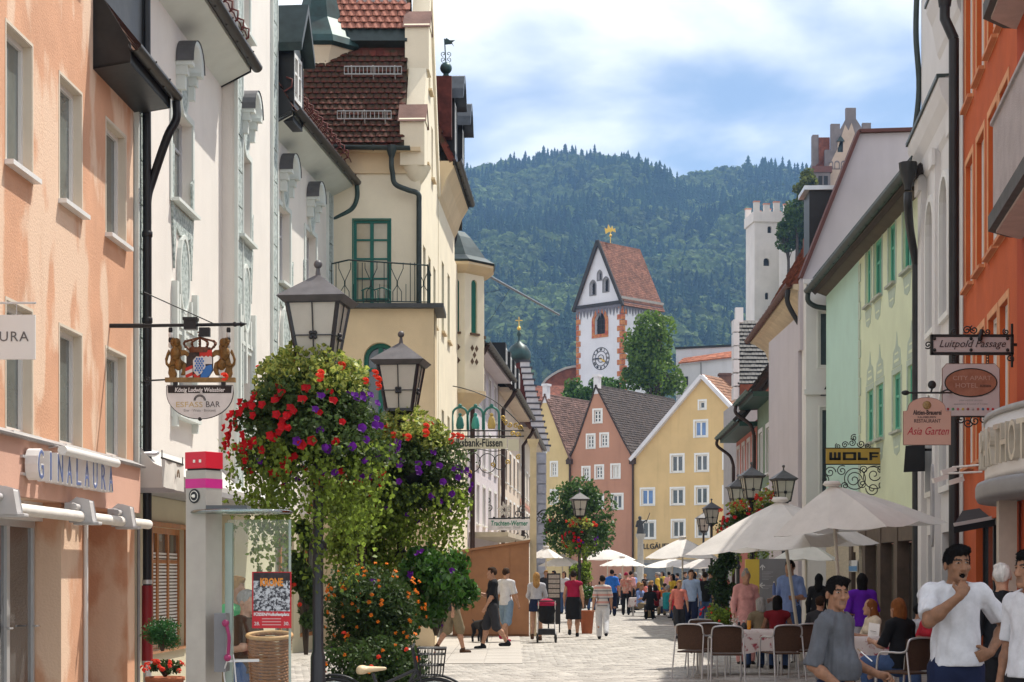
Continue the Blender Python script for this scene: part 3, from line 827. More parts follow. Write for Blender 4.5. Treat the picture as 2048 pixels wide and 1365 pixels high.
def broadleaf_proto(rg, n=85):
 d = rg.normal(size=(n, 3)); d /= np.linalg.norm(d, axis=1, keepdims=True); d[:, 2] = np.abs(d[:, 2]) * 1.1 - .35
 lob = 1 + .25 * np.sin(d[:, 0] * 5 + rg.uniform(0, 6)) * np.sin(d[:, 1] * 5 + 1)
 p = d * np.array([.3, .3, .42]) * lob[:, None] * rg.uniform(.75, 1.05, (n, 1)) + np.array([0, 0, .55])
 a = np.cross(d, rg.normal(size=(n, 3))); a /= np.linalg.norm(a, axis=1, keepdims=True); b = np.cross(d, a) + d * .35
 s = rg.uniform(.075, .14, (n, 1))
 v = np.stack([p - a * s, p - b * s, p + a * s, p + b * s], 1).reshape(-1, 3)
 k = np.arange(n)[:, None] * 4
 return v, np.concatenate([k + [[0, 1, 2]], k + [[0, 2, 3]]], 1).reshape(-1, 3)
def forest():
 rg = np.random.default_rng(3)
 con = [conifer_proto(rg) for _ in range(5)]; bro = [broadleaf_proto(rg) for _ in range(5)]
 sp = 6.4
 ys = np.arange(900, 2030, sp * 1.0); pts = []
 for y in ys:
  x = np.arange((740 - CX) * y / F, (1790 - CX) * y / F, sp)
  pts.append(np.stack([x + rg.uniform(-2.6, 2.6, len(x)), np.full(len(x), y) + rg.uniform(-2.6, 2.6, len(x))], 1))
 pts = np.concatenate(pts); x, y = pts[:, 0], pts[:, 1]; z = hill_z(x, y)
 patch = np.sin(x * .02 + 1) * np.sin(y * .011 + x * .008) + .6 * np.sin(x * .05 - y * .03) + .5 * np.sin(x * .11 + y * .07 + 2) + rg.normal(0, .5, len(x))
 keep = rg.uniform(size=len(x)) > .06
 iscon = patch < -.1
 out = {0: ([], []), 1: ([], [])}
 cnt = {0: 0, 1: 0}
 for kind, protos in ((0, con), (1, bro)):
  sel = np.nonzero(keep & (iscon if kind == 0 else ~iscon))[0]
  which = rg.integers(0, len(protos), len(sel))
  for w, (pv, pf) in enumerate(protos):
   s = sel[which == w]; n = len(s)
   hgt = (rg.uniform(13, 30, n) if kind == 0 else rg.uniform(12, 24, n))
   wid = hgt * (rg.uniform(.8, 1.5, n) if kind == 0 else rg.uniform(.7, 1.25, n))
   a = rg.uniform(0, 6.28, n); c, si = np.cos(a), np.sin(a)
   vx = (pv[None, :, 0] * c[:, None] - pv[None, :, 1] * si[:, None]) * wid[:, None] + x[s][:, None]
   vy = (pv[None, :, 0] * si[:, None] + pv[None, :, 1] * c[:, None]) * wid[:, None] + y[s][:, None]
   vz = pv[None, :, 2] * hgt[:, None] + z[s][:, None] - 1.5
   out[kind][0].append(np.stack([vx, vy, vz], -1).reshape(-1, 3).astype(np.float32))
   out[kind][1].append((pf[None] + (np.arange(n) * len(pv))[:, None, None] + cnt[kind]).reshape(-1, 3))
   cnt[kind] += n * len(pv)
 mc = mat("spruce_needles", (.03, .06, .03), .9, .55, .02, spec=.1, island=.25, trans=.25)
 ml = mat("beech_leaves", (.1, .145, .04), .85, .5, .02, spec=.15, island=.3, trans=.4)
 for kind, nm, m, lab in ((0, "spruce_forest", mc, "dark spruces covering the hill behind the town"), (1, "beech_forest", ml, "lighter broadleaf trees scattered through the wooded hill")):
  o = np_mesh(nm, np.concatenate(out[kind][0]), np.concatenate(out[kind][1]), m, kind="stuff"); tag(o, lab, "forest")
forest()
def tree(label, X, Y, height, rx, seed, n=5200, leaf=.32, zc=None, rz=None, col=(.07, .15, .025), z0=0., group=None, lobes=26, name="tree", trunk_r=.22, ry=None):
 rg = np.random.default_rng(seed)
 root = thing(name, label, "tree", (X, Y, z0), group)
 rz = rz or height * .36; zc = zc or height - rz; ry = ry or rx
 L = rg.normal(size=(lobes, 3)); L /= np.linalg.norm(L, axis=1, keepdims=True)
 lc = L * np.array([rx, ry, rz]) * rg.uniform(.45, .85, (lobes, 1)); lr = rg.uniform(.26, .46, lobes) * min(rx, rz)
 mb = MB(); top = Vector((X, Y, z0 + zc + rz * .5))
 mb.tube([(X, Y, z0 - .3), (X + .05 * rx, Y, z0 + zc * .5), (X, Y, z0 + zc), top], [trunk_r * 1.2, trunk_r, trunk_r * .7, .03], 8)
 for q in range(lobes):
  e = Vector(lc[q]) + Vector((X, Y, z0 + zc)); s = Vector((X, Y, z0 + zc * rg.uniform(.55, 1.05)))
  mb.tube([s, (s + e) / 2 + Vector((0, 0, -.04 * height)), e], [trunk_r * .4, trunk_r * .25, .02], 5)
 mb.build("trunk", mat("bark", (.07, .05, .035), .95, .3, 6, bump=.5, bscale=20), root)
 w = lr ** 2; w /= w.sum(); which = rg.choice(lobes, n, p=w)
 d = rg.normal(size=(n, 3)); d /= np.linalg.norm(d, axis=1, keepdims=True)
 pts = lc[which] + d * (lr[which] * rg.uniform(.55, 1.12, n) ** .6)[:, None]
 pts += np.array([X, Y, z0 + zc])
 v, f = leaves(pts, leaf, rg, .3)
 o = np_mesh("crown", v, f, mat("leaf_%02d%02d%02d" % tuple(int(c * 100) for c in col), col, .5, .25, .6, spec=.35, island=.35, trans=.42), root)
 return root
# ---------------------------------------------------------------- buildings at the end of the street
M_white = mat("white_plaster", (.66, .64, .66), .9, .07, 1.2, bump=.15, bscale=30, streak=.2)
M_yellow = mat("ochre_plaster", (.64, .45, .22), .9, .1, .35, bump=.1, bscale=30, streak=.45)
M_pinkbrown = mat("terracotta_plaster", (.45, .23, .155), .9, .1, .35, bump=.1, bscale=30, streak=.4)
M_wframe = mat("white_window_paint", (.74, .73, .7), .5, .04)
M_pane = mat("window_pane", (.055, .07, .085), .04, .5, .8, spec=.8)
M_paneblue = mat("window_pane_blue", (.1, .2, .42), .04, .3, .8, spec=.8)
M_darkmetal = mat("dark_sheet_metal", (.03, .032, .034), .45, .2, 3, metal=.4)
M_red = mat("red_clay_tile", (.2, .062, .035), .85, .35, 1.8, bump=.3, bscale=12, island=.3)
M_brownroof = mat("dark_brown_tile", (.045, .032, .028), .8, .3, 1.2, bump=.3, bscale=12, island=.3)
M_brownred = mat("red_brown_tile", (.15, .085, .07), .85, .3, 1.2, bump=.3, bscale=12, island=.3)
M_curt = mat("curtain_white", (.62, .6, .55), .9, .1, 6)
def roof_plane(parent, p0, p1, q1, q0, m, name="roof", rows=26, th=.12, cols=0):
 p0, p1, q0, q1 = map(Vector, (p0, p1, q0, q1)); n = (p1 - p0).cross(q0 - p0).normalized()
 if n.z < 0: n = -n
 mb = MB()
 mb.hexa([p0 - n * th, p1 - n * th, q1 - n * th, q0 - n * th, p0, p1, q1, q0])
 r = mb.build(name, m, parent)
 mb = MB(); L = (p1 - p0).length; cols = cols or max(6, int(L / .32))
 for k in range(rows):
  t0, t1 = k / rows, min(1, (k + 1.2) / rows)
  sh = .5 / cols if k % 2 else 0
  for c in range(cols):
   s0 = min(1, c / cols + sh + .06 / cols); s1 = min(1, (c + 1) / cols + sh - .02 / cols)
   if s1 - s0 < .1 / cols: continue
   a0, b0 = p0.lerp(q0, t0), p1.lerp(q1, t0); a1, b1 = p0.lerp(q0, t1), p1.lerp(q1, t1)
   h = n * (.055 + R.uniform(-.008, .012)); l = n * .012
   A, B_, C_, D_ = a0.lerp(b0, s0), a0.lerp(b0, s1), a1.lerp(b1, s1), a1.lerp(b1, s0)
   mb.add([A + h, B_ + h, C_ + l, D_ + l, A, B_], [(0, 1, 2, 3), (4, 5, 1, 0), (5, 2, 1), (4, 0, 3)])
 mb.build("roof_tiles", m, r, kind="stuff")
 return r
def seg_holes(W, specs): return [rect(*s) for s in specs]
def gabled_row():
 J = Vector((PX(1266, 150), 150)); r = Vector((.848, -.53)).normalized(); back = Vector((-r.y, r.x))
 W0 = Wall((J.x - r.x * 14, J.y - r.y * 14), (J.x + r.x * 14, J.y + r.y * 14), (0, 0))
 T0 = 14.
 def one(name, label, t0, t1, tap, eave, apex, m, rm, wins, flare, deep, trim=None, ch=None):
  c = W0.pt(T0 + (t0 + t1) / 2, 0)
  root = thing(name, label, "building", c)
  a, b, k = T0 + t0, T0 + t1, T0 + tap
  outer = [(a, 0), (b, 0), (b, eave), (k, apex), (a, eave)]
  if flare: outer = [(a, 0), (b, 0), (b, eave), (b - (b - k) * .22, eave + (apex - eave) * .17), (k, apex), (a + (k - a) * .22, eave + (apex - eave) * .17), (a, eave)]
  specs = []
  for (px0, px1, py0, py1, kind) in wins:
   u0, z1 = W0.uz(px0, py0); u1, z0 = W0.uz(px1, py1); _, z1b = W0.uz(px1, py0)
   specs.append((u0, u1, z0, (z1 + z1b) / 2, kind))
  house_wall(W0, outer, [rect(*s[:4]) for s in specs], m, root, .25)
  for u0, u1, z0, z1, kind in specs:
   g = M_paneblue if 'b' in kind else M_pane
   cu = (M_curt, 'lr' if 'c' in kind else 'r', .45) if ('c' in kind or 'd' in kind) else None
   window(W0, u0, u1, z0, z1, root, M_wframe, g if 'w' not in kind else M_curt, rec=.14, fw=.11, vbars=0 if 's' in kind else 1, hbars=(.33, .66) if 'g' in kind else (), sill=M_wframe, casing=M_wframe, cw=.16, co=.02)
  bk = Vector((back.x, back.y, 0)) * deep
  mb = MB()
  for (u, sgn) in ((a, 1), (b, -1)):
   p = W0.pt(u + sgn * .02, 0, -.26); mb.hexa([p, p + W0.u * sgn * .25, p + W0.u * sgn * .25 + bk, p + bk] + [q + UP * (eave - .1) for q in (p, p + W0.u * sgn * .25, p + W0.u * sgn * .25 + bk, p + bk)])
  mb.build("side_wall", m, root)
  ov = .28
  for s, u in ((-1, a), (1, b)):
   e0 = W0.pt(u + s * .25, eave - .2, ov); r0 = W0.pt(k, apex + .18, ov)
   if flare:
    um = u - (u - k) * .22; m0 = W0.pt(um + s * .04, eave + (apex - eave) * .17 + .2, ov * .3)
    roof_plane(root, e0, e0 + bk, m0 + bk, m0, rm, rows=5)
    e0 = m0; r0 = W0.pt(k, apex + .2, ov * .3)
   roof_plane(root, e0, e0 + bk, r0 + bk, r0, rm, rows=24)
  if trim:
   mb = MB()
   for s, u in ((-1, a), (1, b)):
    p, q = W0.pt(u + s * .12, eave - .12, .03), W0.pt(k, apex + .02, .03)
    mb.bar(p + W0.n * .16, q + W0.n * .16, .3, .42, up=W0.n)
   mb.build("barge_board", trim, root)
  if ch:
   mb = MB(); W0.box(mb, k - .22, k + .22, apex - .6, apex + .85, -.5, .04); W0.box(mb, k - .3, k + .3, apex + .85, apex + 1.05, -.58, .12); mb.build("gable_pillar", M_white, root)
  mb = MB(); W0.tube(mb, [(a + .05, 0, .12), (a + .05, eave - .5, .12), (a + .05, eave - .1, .16)], .09); W0.box(mb, a - .2, a + .3, eave - .45, eave - .05, .03, .35)
  mb.build("downpipe", mat("brown_pipe", (.05, .028, .022), .5), root)
  return root
 tp = lambda px: W0.U(px) - T0
 Y = one("yellow_house", "ochre yellow gabled house with white window surrounds, widest of the three at the street's end", 0, 12.9, 6.45, 11.3, 17.8, M_yellow, mat("orange_brown_tile", (.24, .12, .07), .85, .3, 1.2, island=.3),
   [(1399, 1410, 803, 818, 's'), (1390, 1413, 843, 873, 'b'), (1343, 1366, 911, 944, 'c'), (1392, 1415, 910, 942, 'd'), (1448, 1471, 907, 937, 'c'),
             (1283, 1307, 979, 1010, 'bd'), (1343, 1367, 978, 1009, 'd'), (1392, 1415, 975, 1008, 'd'), (1448, 1471, 974, 1006, 'c'),
             (1284, 1309, 1044, 1077, 'c'), (1345, 1368, 1042, 1075, 'd'), (1393, 1416, 1041, 1074, 'd'), (1449, 1472, 1039, 1072, 'c')], False, 14, trim=M_white)
 one("terracotta_house", "terracotta pink gabled house under a dark brown roof, squeezed between two yellow gables", tp(1140), 0, tp(1192), 11.5, 17.5, M_pinkbrown, M_brownroof,
  [(1188, 1202, 821, 845, 'g'), (1175, 1188, 871, 896, 'g'), (1202, 1215, 869, 893, 'g'), (1166, 1178, 936, 960, 'g'), (1192, 1205, 933, 957, 'g'), (1224, 1238, 931, 956, 'w'),
         (1225, 1244, 990, 1018, 'c'), (1190, 1205, 992, 1016, 'd'), (1160, 1175, 995, 1020, 'd')], True, 14.5, ch=True)
 one("narrow_yellow_house", "narrow pale yellow gabled house with red-brown tiles, left of the terracotta house", tp(1140) - 5.2, tp(1140), tp(1090), 11.6, 17.0, mat("pale_yellow_plaster", (.62, .47, .24), .9, .08, .6, bump=.1, streak=.25), M_brownred,
  [(1103, 1113, 926, 952, 'g'), (1103, 1114, 982, 1008, 'g'), (1082, 1091, 882, 905, 'g')], True, 14, ch=True)
 mb = MB()
 u0 = W0.U(1283)
 text("wall_lettering", "ALLGÄUER", W0.pt(W0.U(1310), PZ(1098, 149), .05), W0.u, UP, .62, M_darkmetal, Y, .03)
 mb = MB(); W0.box(mb, T0 + .3, T0 + 12.6, .0, 2.9, .02, .12); mb.build("shop_base", mat("shop_stone", (.3, .27, .23), .8), Y)
 for k in range(4):
  mb = MB(); W0.box(mb, T0 + .8 + k * 3.0, T0 + 3.1 + k * 3.0, .3, 2.6, .125, .16); mb.build("shop_window", M_pane, Y)
 ch = thing("brick_chimney", "small red brick chimney on the yellow house's right roof slope", "chimney", P(1452, 765, 150))
 mb = MB(); p = P(1452, 752, 150); mb.box((p.x - .55, p.y - .4, p.z - 2.6), (p.x + .55, p.y + .4, p.z)); mb.box((p.x - .65, p.y - .5, p.z), (p.x + .65, p.y + .5, p.z + .18)); mb.build("chimney_stack", M_brownred, ch)
gabled_row()
def church_tower():
 D0 = 255.; cx_ = PX(1245, D0); th = math.radians(43.8); s = 8.73
 cor = Vector((cx_, D0)); lf = Vector((-math.cos(th), math.sin(th))); rt = Vector((math.sin(th), math.cos(th)))
 A = cor + lf * s; Bk = cor + rt * s
 root = thing("church_tower", "tall white church tower with clock face, orange corner stones and red saddle roof", "tower", (cor.x, cor.y + 5, 0))
 WF = Wall(A, cor, (0, 0)); WR = Wall(cor, Bk, (100, 200))
 ze, za = 40.25, 49.2
 mw = mat("tower_white", (.7, .68, .72), .9, .05, .4, streak=.15)
 hole = arch(WF.U(1190), WF.U(1211), PZ(667, 257), PZ(622, 257), 10, .35)
 holes2 = [arch(WF.U(a), WF.U(b), PZ(c, 257), PZ(d, 257), 8, .2) for a, b, c, d in ((1181, 1191, 586, 559), (1207, 1217, 583, 556), (1196, 1203, 558, 541))]
 house_wall(WF, [(0, 0), (s, 0), (s, ze), (s / 2, za), (0, ze)], [hole] + holes2, mw, root, .5)
 h3 = [arch(WR.U(1272 + 8.5 * i), WR.U(1278.5 + 8.5 * i), PZ(668, 260), PZ(634, 260), 8, .3) for i in range(3)]
 house_wall(WR, rect(0, s, 0, ze), h3, mw, root, .5)
 mb = MB(); b0 = Wall(Bk, Bk + lf * s, (0, 900)); b1 = Wall(A, A + rt * s, (-900, 0))
 b0.poly(mb, [(0, 0), (s, 0), (s, ze), (s / 2, za), (0, ze)], -.5, 0); b1.poly(mb, rect(0, s, 0, ze), -.5, 0); mb.build("rear_wall", mw, root)
 dk = mat("tower_opening", (.02, .018, .018), .6)
 for W, hs in ((WF, [hole] + holes2), (WR, h3)):
  for h in hs:
   mb = MB(); W.poly(mb, h, -.62, -.52); lo = mb.build("louvre", dk, root)
   u0, u1 = min(a for a, _ in h), max(a for a, _ in h); z0, z1 = min(b for _, b in h), max(b for _, b in h)
   mb = MB(); W.box(mb, (u0 + u1) / 2 - .04, (u0 + u1) / 2 + .04, z0, z1 - .3, -.5, -.4)
   for q in range(1, 4): W.box(mb, u0, u1, z0 + (z1 - z0) * q / 4.6 - .04, z0 + (z1 - z0) * q / 4.6 + .04, -.5, -.42)
   mb.build("tracery", mw if W is WR else mat("tower_bar", (.05, .04, .04), .7), lo)
 u0, u1, z0, z1 = WF.U(1190), WF.U(1211), PZ(667, 257), PZ(622, 257)
 mb = MB(); WF.poly(mb, arch(u0 - .55, u1 + .55, z0 - .5, z1 + .75, 10, .35), .01, .1, 0, [hole]); mb.build("window_surround", mat("orange_stone", (.5, .2, .075), .85, .3, 2.2, col2=(.42, .08, .05), lo=.42, hi=.55), root)
 for W in (WF,):
  for h, (a, b, c, d) in zip(holes2, ((1181, 1191, 586, 559), (1207, 1217, 583, 556), (1196, 1203, 558, 541))):
   mb = MB(); W.poly(mb, arch(W.U(a) - .18, W.U(b) + .18, PZ(c, 257) - .15, PZ(d, 257) + .25, 8, .2), .01, .07, 0, [h]); mb.build("window_surround", mat("tower_grey_stone", (.2, .19, .2), .9), root)
 ms = mat("orange_quoin", (.55, .23, .08), .85, .2, 1.5, col2=(.4, .1, .06), lo=.4, hi=.6)
 n = 50; hq = ze / n
 for k in range(n):
  z0 = k * hq + .05; z1 = (k + 1) * hq - .05
  if z1 < 24: continue
  long = k % 2
  a, b = (.95, .5) if long else (.5, .9)
  for (Wa, ua, Wb, ub) in ((WF, s, WR, 0),):
   mb = MB(); WF.box(mb, s - a, s + .05, z0, z1, .0, .09); WR.box(mb, -.05, b, z0, z1, .0, .09); mb.build("quoin", ms, root)
  mb = MB(); WF.box(mb, 0, .8 if long else .45, z0, z1, .0, .09); mb.build("quoin", ms, root)
  mb = MB(); WR.box(mb, s - (.8 if not long else .45), s, z0, z1, .0, .09); mb.build("quoin", ms, root)
 mf = mat("frieze_grey", (.17, .16, .19), .9)
 for W in (WF, WR):
  mb = MB(); k = 14
  W.box(mb, 0, s, ze - .55, ze + .1, .1, .16)
  for i in range(k):
   u = s * (i + .5) / k; W.poly(mb, [(u - .26, ze - .55), (u - .1, ze - 1.25), (u, ze - 1.55 - .25 * (i % 2)), (u + .1, ze - 1.25), (u + .26, ze - .55)], .1, .14)
  mb.build("frieze", mf, root)
 ov = .35
 v3 = lambda p, z: Vector((p.x, p.y, z))
 apF = v3(cor + lf * s / 2 - rt * ov, za + .3); apB = v3(cor + lf * s / 2 + rt * (s + ov), za + .3)
 for q, m2 in ((0, M_red), (1, M_red)):
  e = cor - lf * .35 if q == 0 else A + lf * .35
  e0 = v3(e - rt * ov, ze - .45); e1 = v3(e + rt * (s + ov), ze - .45)
  roof_plane(root, e0, e1, apB, apF, mat("tower_tile", (.18, .075, .05), .85, .3, .8, island=.3), rows=34)
 e0 = v3(cor - lf * .35 - rt * ov, ze - .45); e1 = v3(cor - lf * .35 + rt * (s + ov), ze - .45)
 mb = MB(); t = .1; g0, g1 = e0.lerp(apF, t), e1.lerp(apB, t); nn = Vector((.6, -.5, .6)).normalized()
 mb.bar(g0 + nn * .3, g1 + nn * .3, .1, .35); mb.build("snow_guard", mat("pale_flashing", (.4, .36, .33), .7), root)
 mb = MB()
 for e in (cor - lf * .35, A + lf * .35):
  mb.bar(v3(e - rt * (ov + .02), ze - .5), apF - Vector((rt.x, rt.y, 0)) * .02, .25, .5)
 WF.box(mb, -.3, s + .3, ze - .15, ze + .3, .05, .32); mb.build("barge_board", mat("grey_wood_board", (.05, .045, .045), .9), root)
 cu, cz = WF.U(1202), PZ(718, 258)
 mk = mat("clock_black", (.03, .03, .04), .6); mg = mat("clock_gold", (.7, .45, .1), .35, .05, metal=.6)
 ck = MB(); Rr = 1.62
 for r0, r1 in ((Rr - .09, Rr), (1.02, 1.1), (.5, .58)):
  WF.poly(ck, oval(cu, cz, r1, r1, 32), .02, .06, 0, [oval(cu, cz, r0, r0, 32)])
 dial = ck.build("clock_dial", mk, root)
 num = ['XII', 'I', 'II', 'III', 'IIII', 'V', 'VI', 'VII', 'VIII', 'IX', 'X', 'XI']
 mb = MB(); sg = WF.sgn()
 for h, t in enumerate(num):
  a = math.radians(90 - 30 * h); d = Vector((math.cos(a), math.sin(a))); tn = Vector((d.y, -d.x))
  ss = []; wtot = 0
  for ch in t: ss.append((wtot, ch)); wtot += .12 if ch == 'I' else .2
  for off, ch in ss:
   o0 = off - wtot / 2 + (.06 if ch == 'I' else .1)
   def bar2(x0, y0, x1, y1):
    p = [d * (1.31 + y0) + tn * (x0 + o0), d * (1.31 + y1) + tn * (x1 + o0)]
    q = [WF.pt(cu + sg * a_.x, cz + a_.y, .045) for a_ in p]; mb.bar(q[0], q[1], .06, .03, up=WF.n)
   if ch == 'I': bar2(0, -.15, 0, .15)
   if ch == 'V': bar2(0, -.15, -.07, .15); bar2(0, -.15, .07, .15)
   if ch == 'X': bar2(.07, -.15, -.07, .15); bar2(-.07, -.15, .07, .15)
 mb.build("numerals", mk, dial)
 for ang, L, w, m2, nm in ((178, 1.0, .13, mk, "minute_hand"), (-33, .95, .2, mg, "hour_hand")):
  a = math.radians(ang); mb = MB(); mb.bar(WF.pt(cu - sg * .2 * math.cos(a), cz - .2 * math.sin(a), .1), WF.pt(cu + sg * L * math.cos(a), cz + L * math.sin(a), .1), w, .05, up=WF.n)
  mb.ball(WF.pt(cu + sg * L * .72 * math.cos(a), cz + L * .72 * math.sin(a), .11), w * .9, 6); mb.build(nm, m2, dial)
 p = apF.lerp(apB, .3)
 mb = MB(); mb.tube([p, p + UP * 2.0], .06); mb.ball(p + UP * 1.1, .22, 8)
 mb.poly([(-.75, 0), (-.2, .3), (0, .1), (.25, .35), (.8, .1), (.7, .75), (.45, .55), (.25, 1.1), (.05, .7), (-.35, 1.35), (-.5, .7), (-.9, .9)], (p + UP * 1.4, Vector((.9, -.43, 0)), UP), -.04, .04)
 mb.build("weather_vane", mg, root)
church_tower()
def backdrop():
 root = thing("church_nave", "long red-tiled church roof with curved gable left of the clock tower", "building", (PX(1110, 250), 250, 0))
 D = 245.; W = Wall((PX(1040, D), D), (PX(1160, D), D), (0, 0)); L = W.L
 mb = MB(); W.box(mb, 0, L, 0, PZ(800, D), -10, 0); mb.build("wall", M_white, root)
 roof_plane(root, W.pt(-.4, PZ(802, D), .5), W.pt(L + .4, PZ(802, D), .5), W.pt(L, PZ(765, D), -4.5), W.pt(0, PZ(765, D), -4.5), M_red, rows=16)
 D2 = 262.; mb = MB(); W2 = Wall((PX(1085, D2), D2), (PX(1158, D2), D2), (0, 0))
 pr = [(0, PZ(770, D2))] + [(W2.L * t, PZ(768 - 34 * math.sin(math.pi / 2 * min(1, t * 1.05)) ** .8, D2)) for t in (.1, .25, .45, .65, .85, 1)] + [(W2.L, PZ(800, D2)), (0, PZ(800, D2))]
 W2.poly(mb, pr, -7, 0); mb.build("apse_roof", M_red, root)
 mb = MB()
 for a, b in zip(pr[:6], pr[1:7]): mb.bar(W2.pt(a[0], a[1] + .05, .06), W2.pt(b[0], b[1] + .05, .06), .5, .3)
 mb.build("ridge_cap", mat("pale_flashing", (.4, .36, .33), .7), root)
 root = thing("castle_wall_building", "pale castle building with a low orange-tiled lean-to behind the yellow gable", "building", (PX(1415, 215), 216, 0))
 W = Wall((PX(1352, 215), 215), (PX(1485, 212), 212), (0, 0))
 mb = MB(); W.box(mb, 0, W.L, 0, PZ(697, 214), -9, 0); mb.build("wall", mat("lilac_white", (.6, .58, .61), .9, .05, .5, streak=.3), root)
 mb = MB(); W.box(mb, -.1, W.L + .1, PZ(697, 214), PZ(697, 214) + .25, -9.1, .15); mb.build("coping", M_darkmetal, root)
 W3 = Wall((PX(1361, 211), 211), (PX(1478, 209), 209), (0, 0))
 mb = MB(); W3.poly(mb, [(0, 0), (W3.L, 0), (W3.L, PZ(716, 209)), (0, PZ(729, 211))], -3, 0); mb.build("lean_to_wall", mat("lilac_white", (.6, .58, .61)), root)
 z0, z1 = PZ(727, 211), PZ(713, 209)
 roof_plane(root, W3.pt(-.2, z0, .35), W3.pt(W3.L + .2, z1, .35), W3.pt(W3.L + .2, z1 + 1.1, -2.5), W3.pt(-.2, z0 + .9, -2.5), mat("orange_tile", (.36, .12, .06), .8, .3, 1.5, island=.25), rows=6)
 mb = MB(); W3.box(mb, .5, .9, PZ(770, 210), PZ(752, 210), .01, .05); W3.box(mb, W3.L * .35, W3.L * .35 + .06, 0, z0, .02, .1); mb.build("vent_and_pipe", M_darkmetal, root)
 def mound(cx_, cy, rx, ry, hz, nm):
  n, m = 24, 8; V = [(cx_, cy, hz)]; Fa = []
  for i in range(1, m + 1):
   t = i / m
   for k in range(n):
    a = 2 * math.pi * k / n; V.append((cx_ + rx * t * math.cos(a), cy + ry * t * math.sin(a), hz * (math.cos(math.pi * t) * .5 + .5) - .5))
  for k in range(n): Fa.append((0, 1 + k, 1 + (k + 1) % n))
  for i in range(m - 1):
   for k in range(n):
    a, b = 1 + i * n + k, 1 + i * n + (k + 1) % n; Fa.append((a, a + n, b + n, b))
  q = MB(); q.add(V, Fa, 0, True); return struct(q.build(nm, mat("grass_slope", (.06, .09, .03), .95, .3, .3)))
 mound(53, 287, 40, 60, 57, "castle_hill"); mound(14, 222, 42, 44, 15, "church_hill")
 D = 290.; x0, x1 = PX(1509, D), PX(1584, D); zt = PZ(424, D)
 root = thing("castle_tower", "white crenellated castle tower with small dark slit windows", "tower", ((x0 + x1) / 2, D + 3, 0))
 W = Wall((x0, D), (x1, D + .6), (0, 0)); mw = mat("castle_white", (.68, .62, .58), .9, .08, .4, streak=.25)
 specs = [(1535, 1543, 466, 452), (1527, 1539, 532, 516), (1553, 1561, 477, 466), (1530, 1537, 599, 585)]
 house_wall(W, rect(0, W.L, 0, zt), [arch(W.U(a), W.U(b), PZ(c, D), PZ(d, D), 6) for a, b, c, d in specs], mw, root, .6)
 mb = MB(); W.box(mb, 0, W.L, 0, zt, -W.L, -.62); mb.build("tower_body", mw, root)
 for a, b, c, d in specs:
  mb = MB(); W.box(mb, W.U(a) - .1, W.U(b) + .1, PZ(c, D) - .1, PZ(d, D) + .1, -.6, -.5); mb.build("opening", mat("tower_opening", (.02, .018, .018)), root)
 n = 4
 mb = MB(); W.box(mb, -.25, W.L + .25, zt - 1.6, zt + .02, -W.L - .25, .25); mb.build("parapet", mw, root)
 for side in (0, 1):
  for k in range(n):
   u = -.25 + (W.L + .5) * (k + .08) / n; w = (W.L + .5) / n * .56; mb = MB()
   hh = 1.5 - .35 * (k % 2)
   if side == 0: W.box(mb, u, u + w, zt + .02, zt + hh, -.4, .25)
   else: W.box(mb, u, u + w, zt + .02, zt + hh, -W.L - .25, -W.L + .4)
   me = mb.build("merlon", mw, root)
   mb = MB(); o = (-.45, .3) if side == 0 else (-W.L - .3, -W.L + .45); W.box(mb, u - .06, u + w + .06, zt + hh, zt + hh + .22, *o); mb.build("coping", mat("salmon_coping", (.55, .25, .18), .8), me)
 D = 284.; W = Wall((PX(1558, D), D), (PX(1660, 280), 280), (0, 0)); cw = thing("castle_curtain_wall", "lower white castle wall running right from the crenellated tower", "wall", W.pt(W.L / 2, 0))
 mb = MB(); W.poly(mb, [(0, 0), (W.L, 0), (W.L, PZ(470, D)), (W.L * .35, PZ(505, D)), (0, PZ(480, D))], -1.2, 0); mb.build("wall_face", mw, cw)
 D = 275.; xs = lambda px: PX(px, D)
 root = thing("stepped_gable_house", "grey and cream castle gatehouse with tall stepped gable against the sky", "building", (xs(1685), D + 4, 0))
 W = Wall((xs(1628), D), (xs(1762), D), (0, 0)); Z = lambda py: PZ(py, D); U = W.U
 mgrey = mat("castle_grey_render", (.2, .17, .17), .9, .2, .6); mcream = mat("castle_cream_render", (.5, .38, .3), .9, .1, .6)
 zb = 20.
 prof = [(0, zb), (W.L, zb), (W.L, Z(330)), (U(1742), Z(330)), (U(1742), Z(246)), (U(1725), Z(246)), (U(1725), Z(258)), (U(1712), Z(238)), (U(1712), Z(216)), (U(1692), Z(216)), (U(1692), Z(238)), (U(1680), Z(260)),
   (U(1680), Z(248)), (U(1662), Z(248)), (U(1662), Z(300)), (U(1650), Z(300)), (U(1650), Z(338)), (0, Z(338))]
 wd = (U(1675), U(1686), Z(305), Z(284))
 W.poly(mb := MB(), prof, -.8, 0, 0, [rect(*wd)]); mb.build("gable_wall", mgrey, root)
 mb = MB(); W.poly(mb, [(U(1655), Z(338)), (U(1726), Z(338)), (U(1716), Z(290)), (U(1703), Z(246)), (U(1697), Z(262)), (U(1690), Z(250)), (U(1676), Z(296))], .01, .08, 0, [rect(*wd)]); mb.build("cream_panel", mcream, root)
 mb = MB(); W.box(mb, wd[0], wd[1], wd[2], wd[3], -.6, -.4); W.poly(mb, [(wd[0] - .2, wd[3]), (wd[1] + .2, wd[3]), ((wd[0] + wd[1]) / 2, wd[3] + .9)], 0, .4); mb.build("gable_window", mat("slate_green", (.05, .07, .07), .6), root)
 mb = MB()
 for i in range(5):
  u = U(1654) + (U(1720) - U(1654)) * (i + .5) / 5; W.poly(mb, arch(u - .42, u + .42, Z(338), Z(322), 8), .02, .14, 0, [arch(u - .28, u + .28, Z(338), Z(325), 8)])
 mb.build("blind_arcade", mgrey, root)
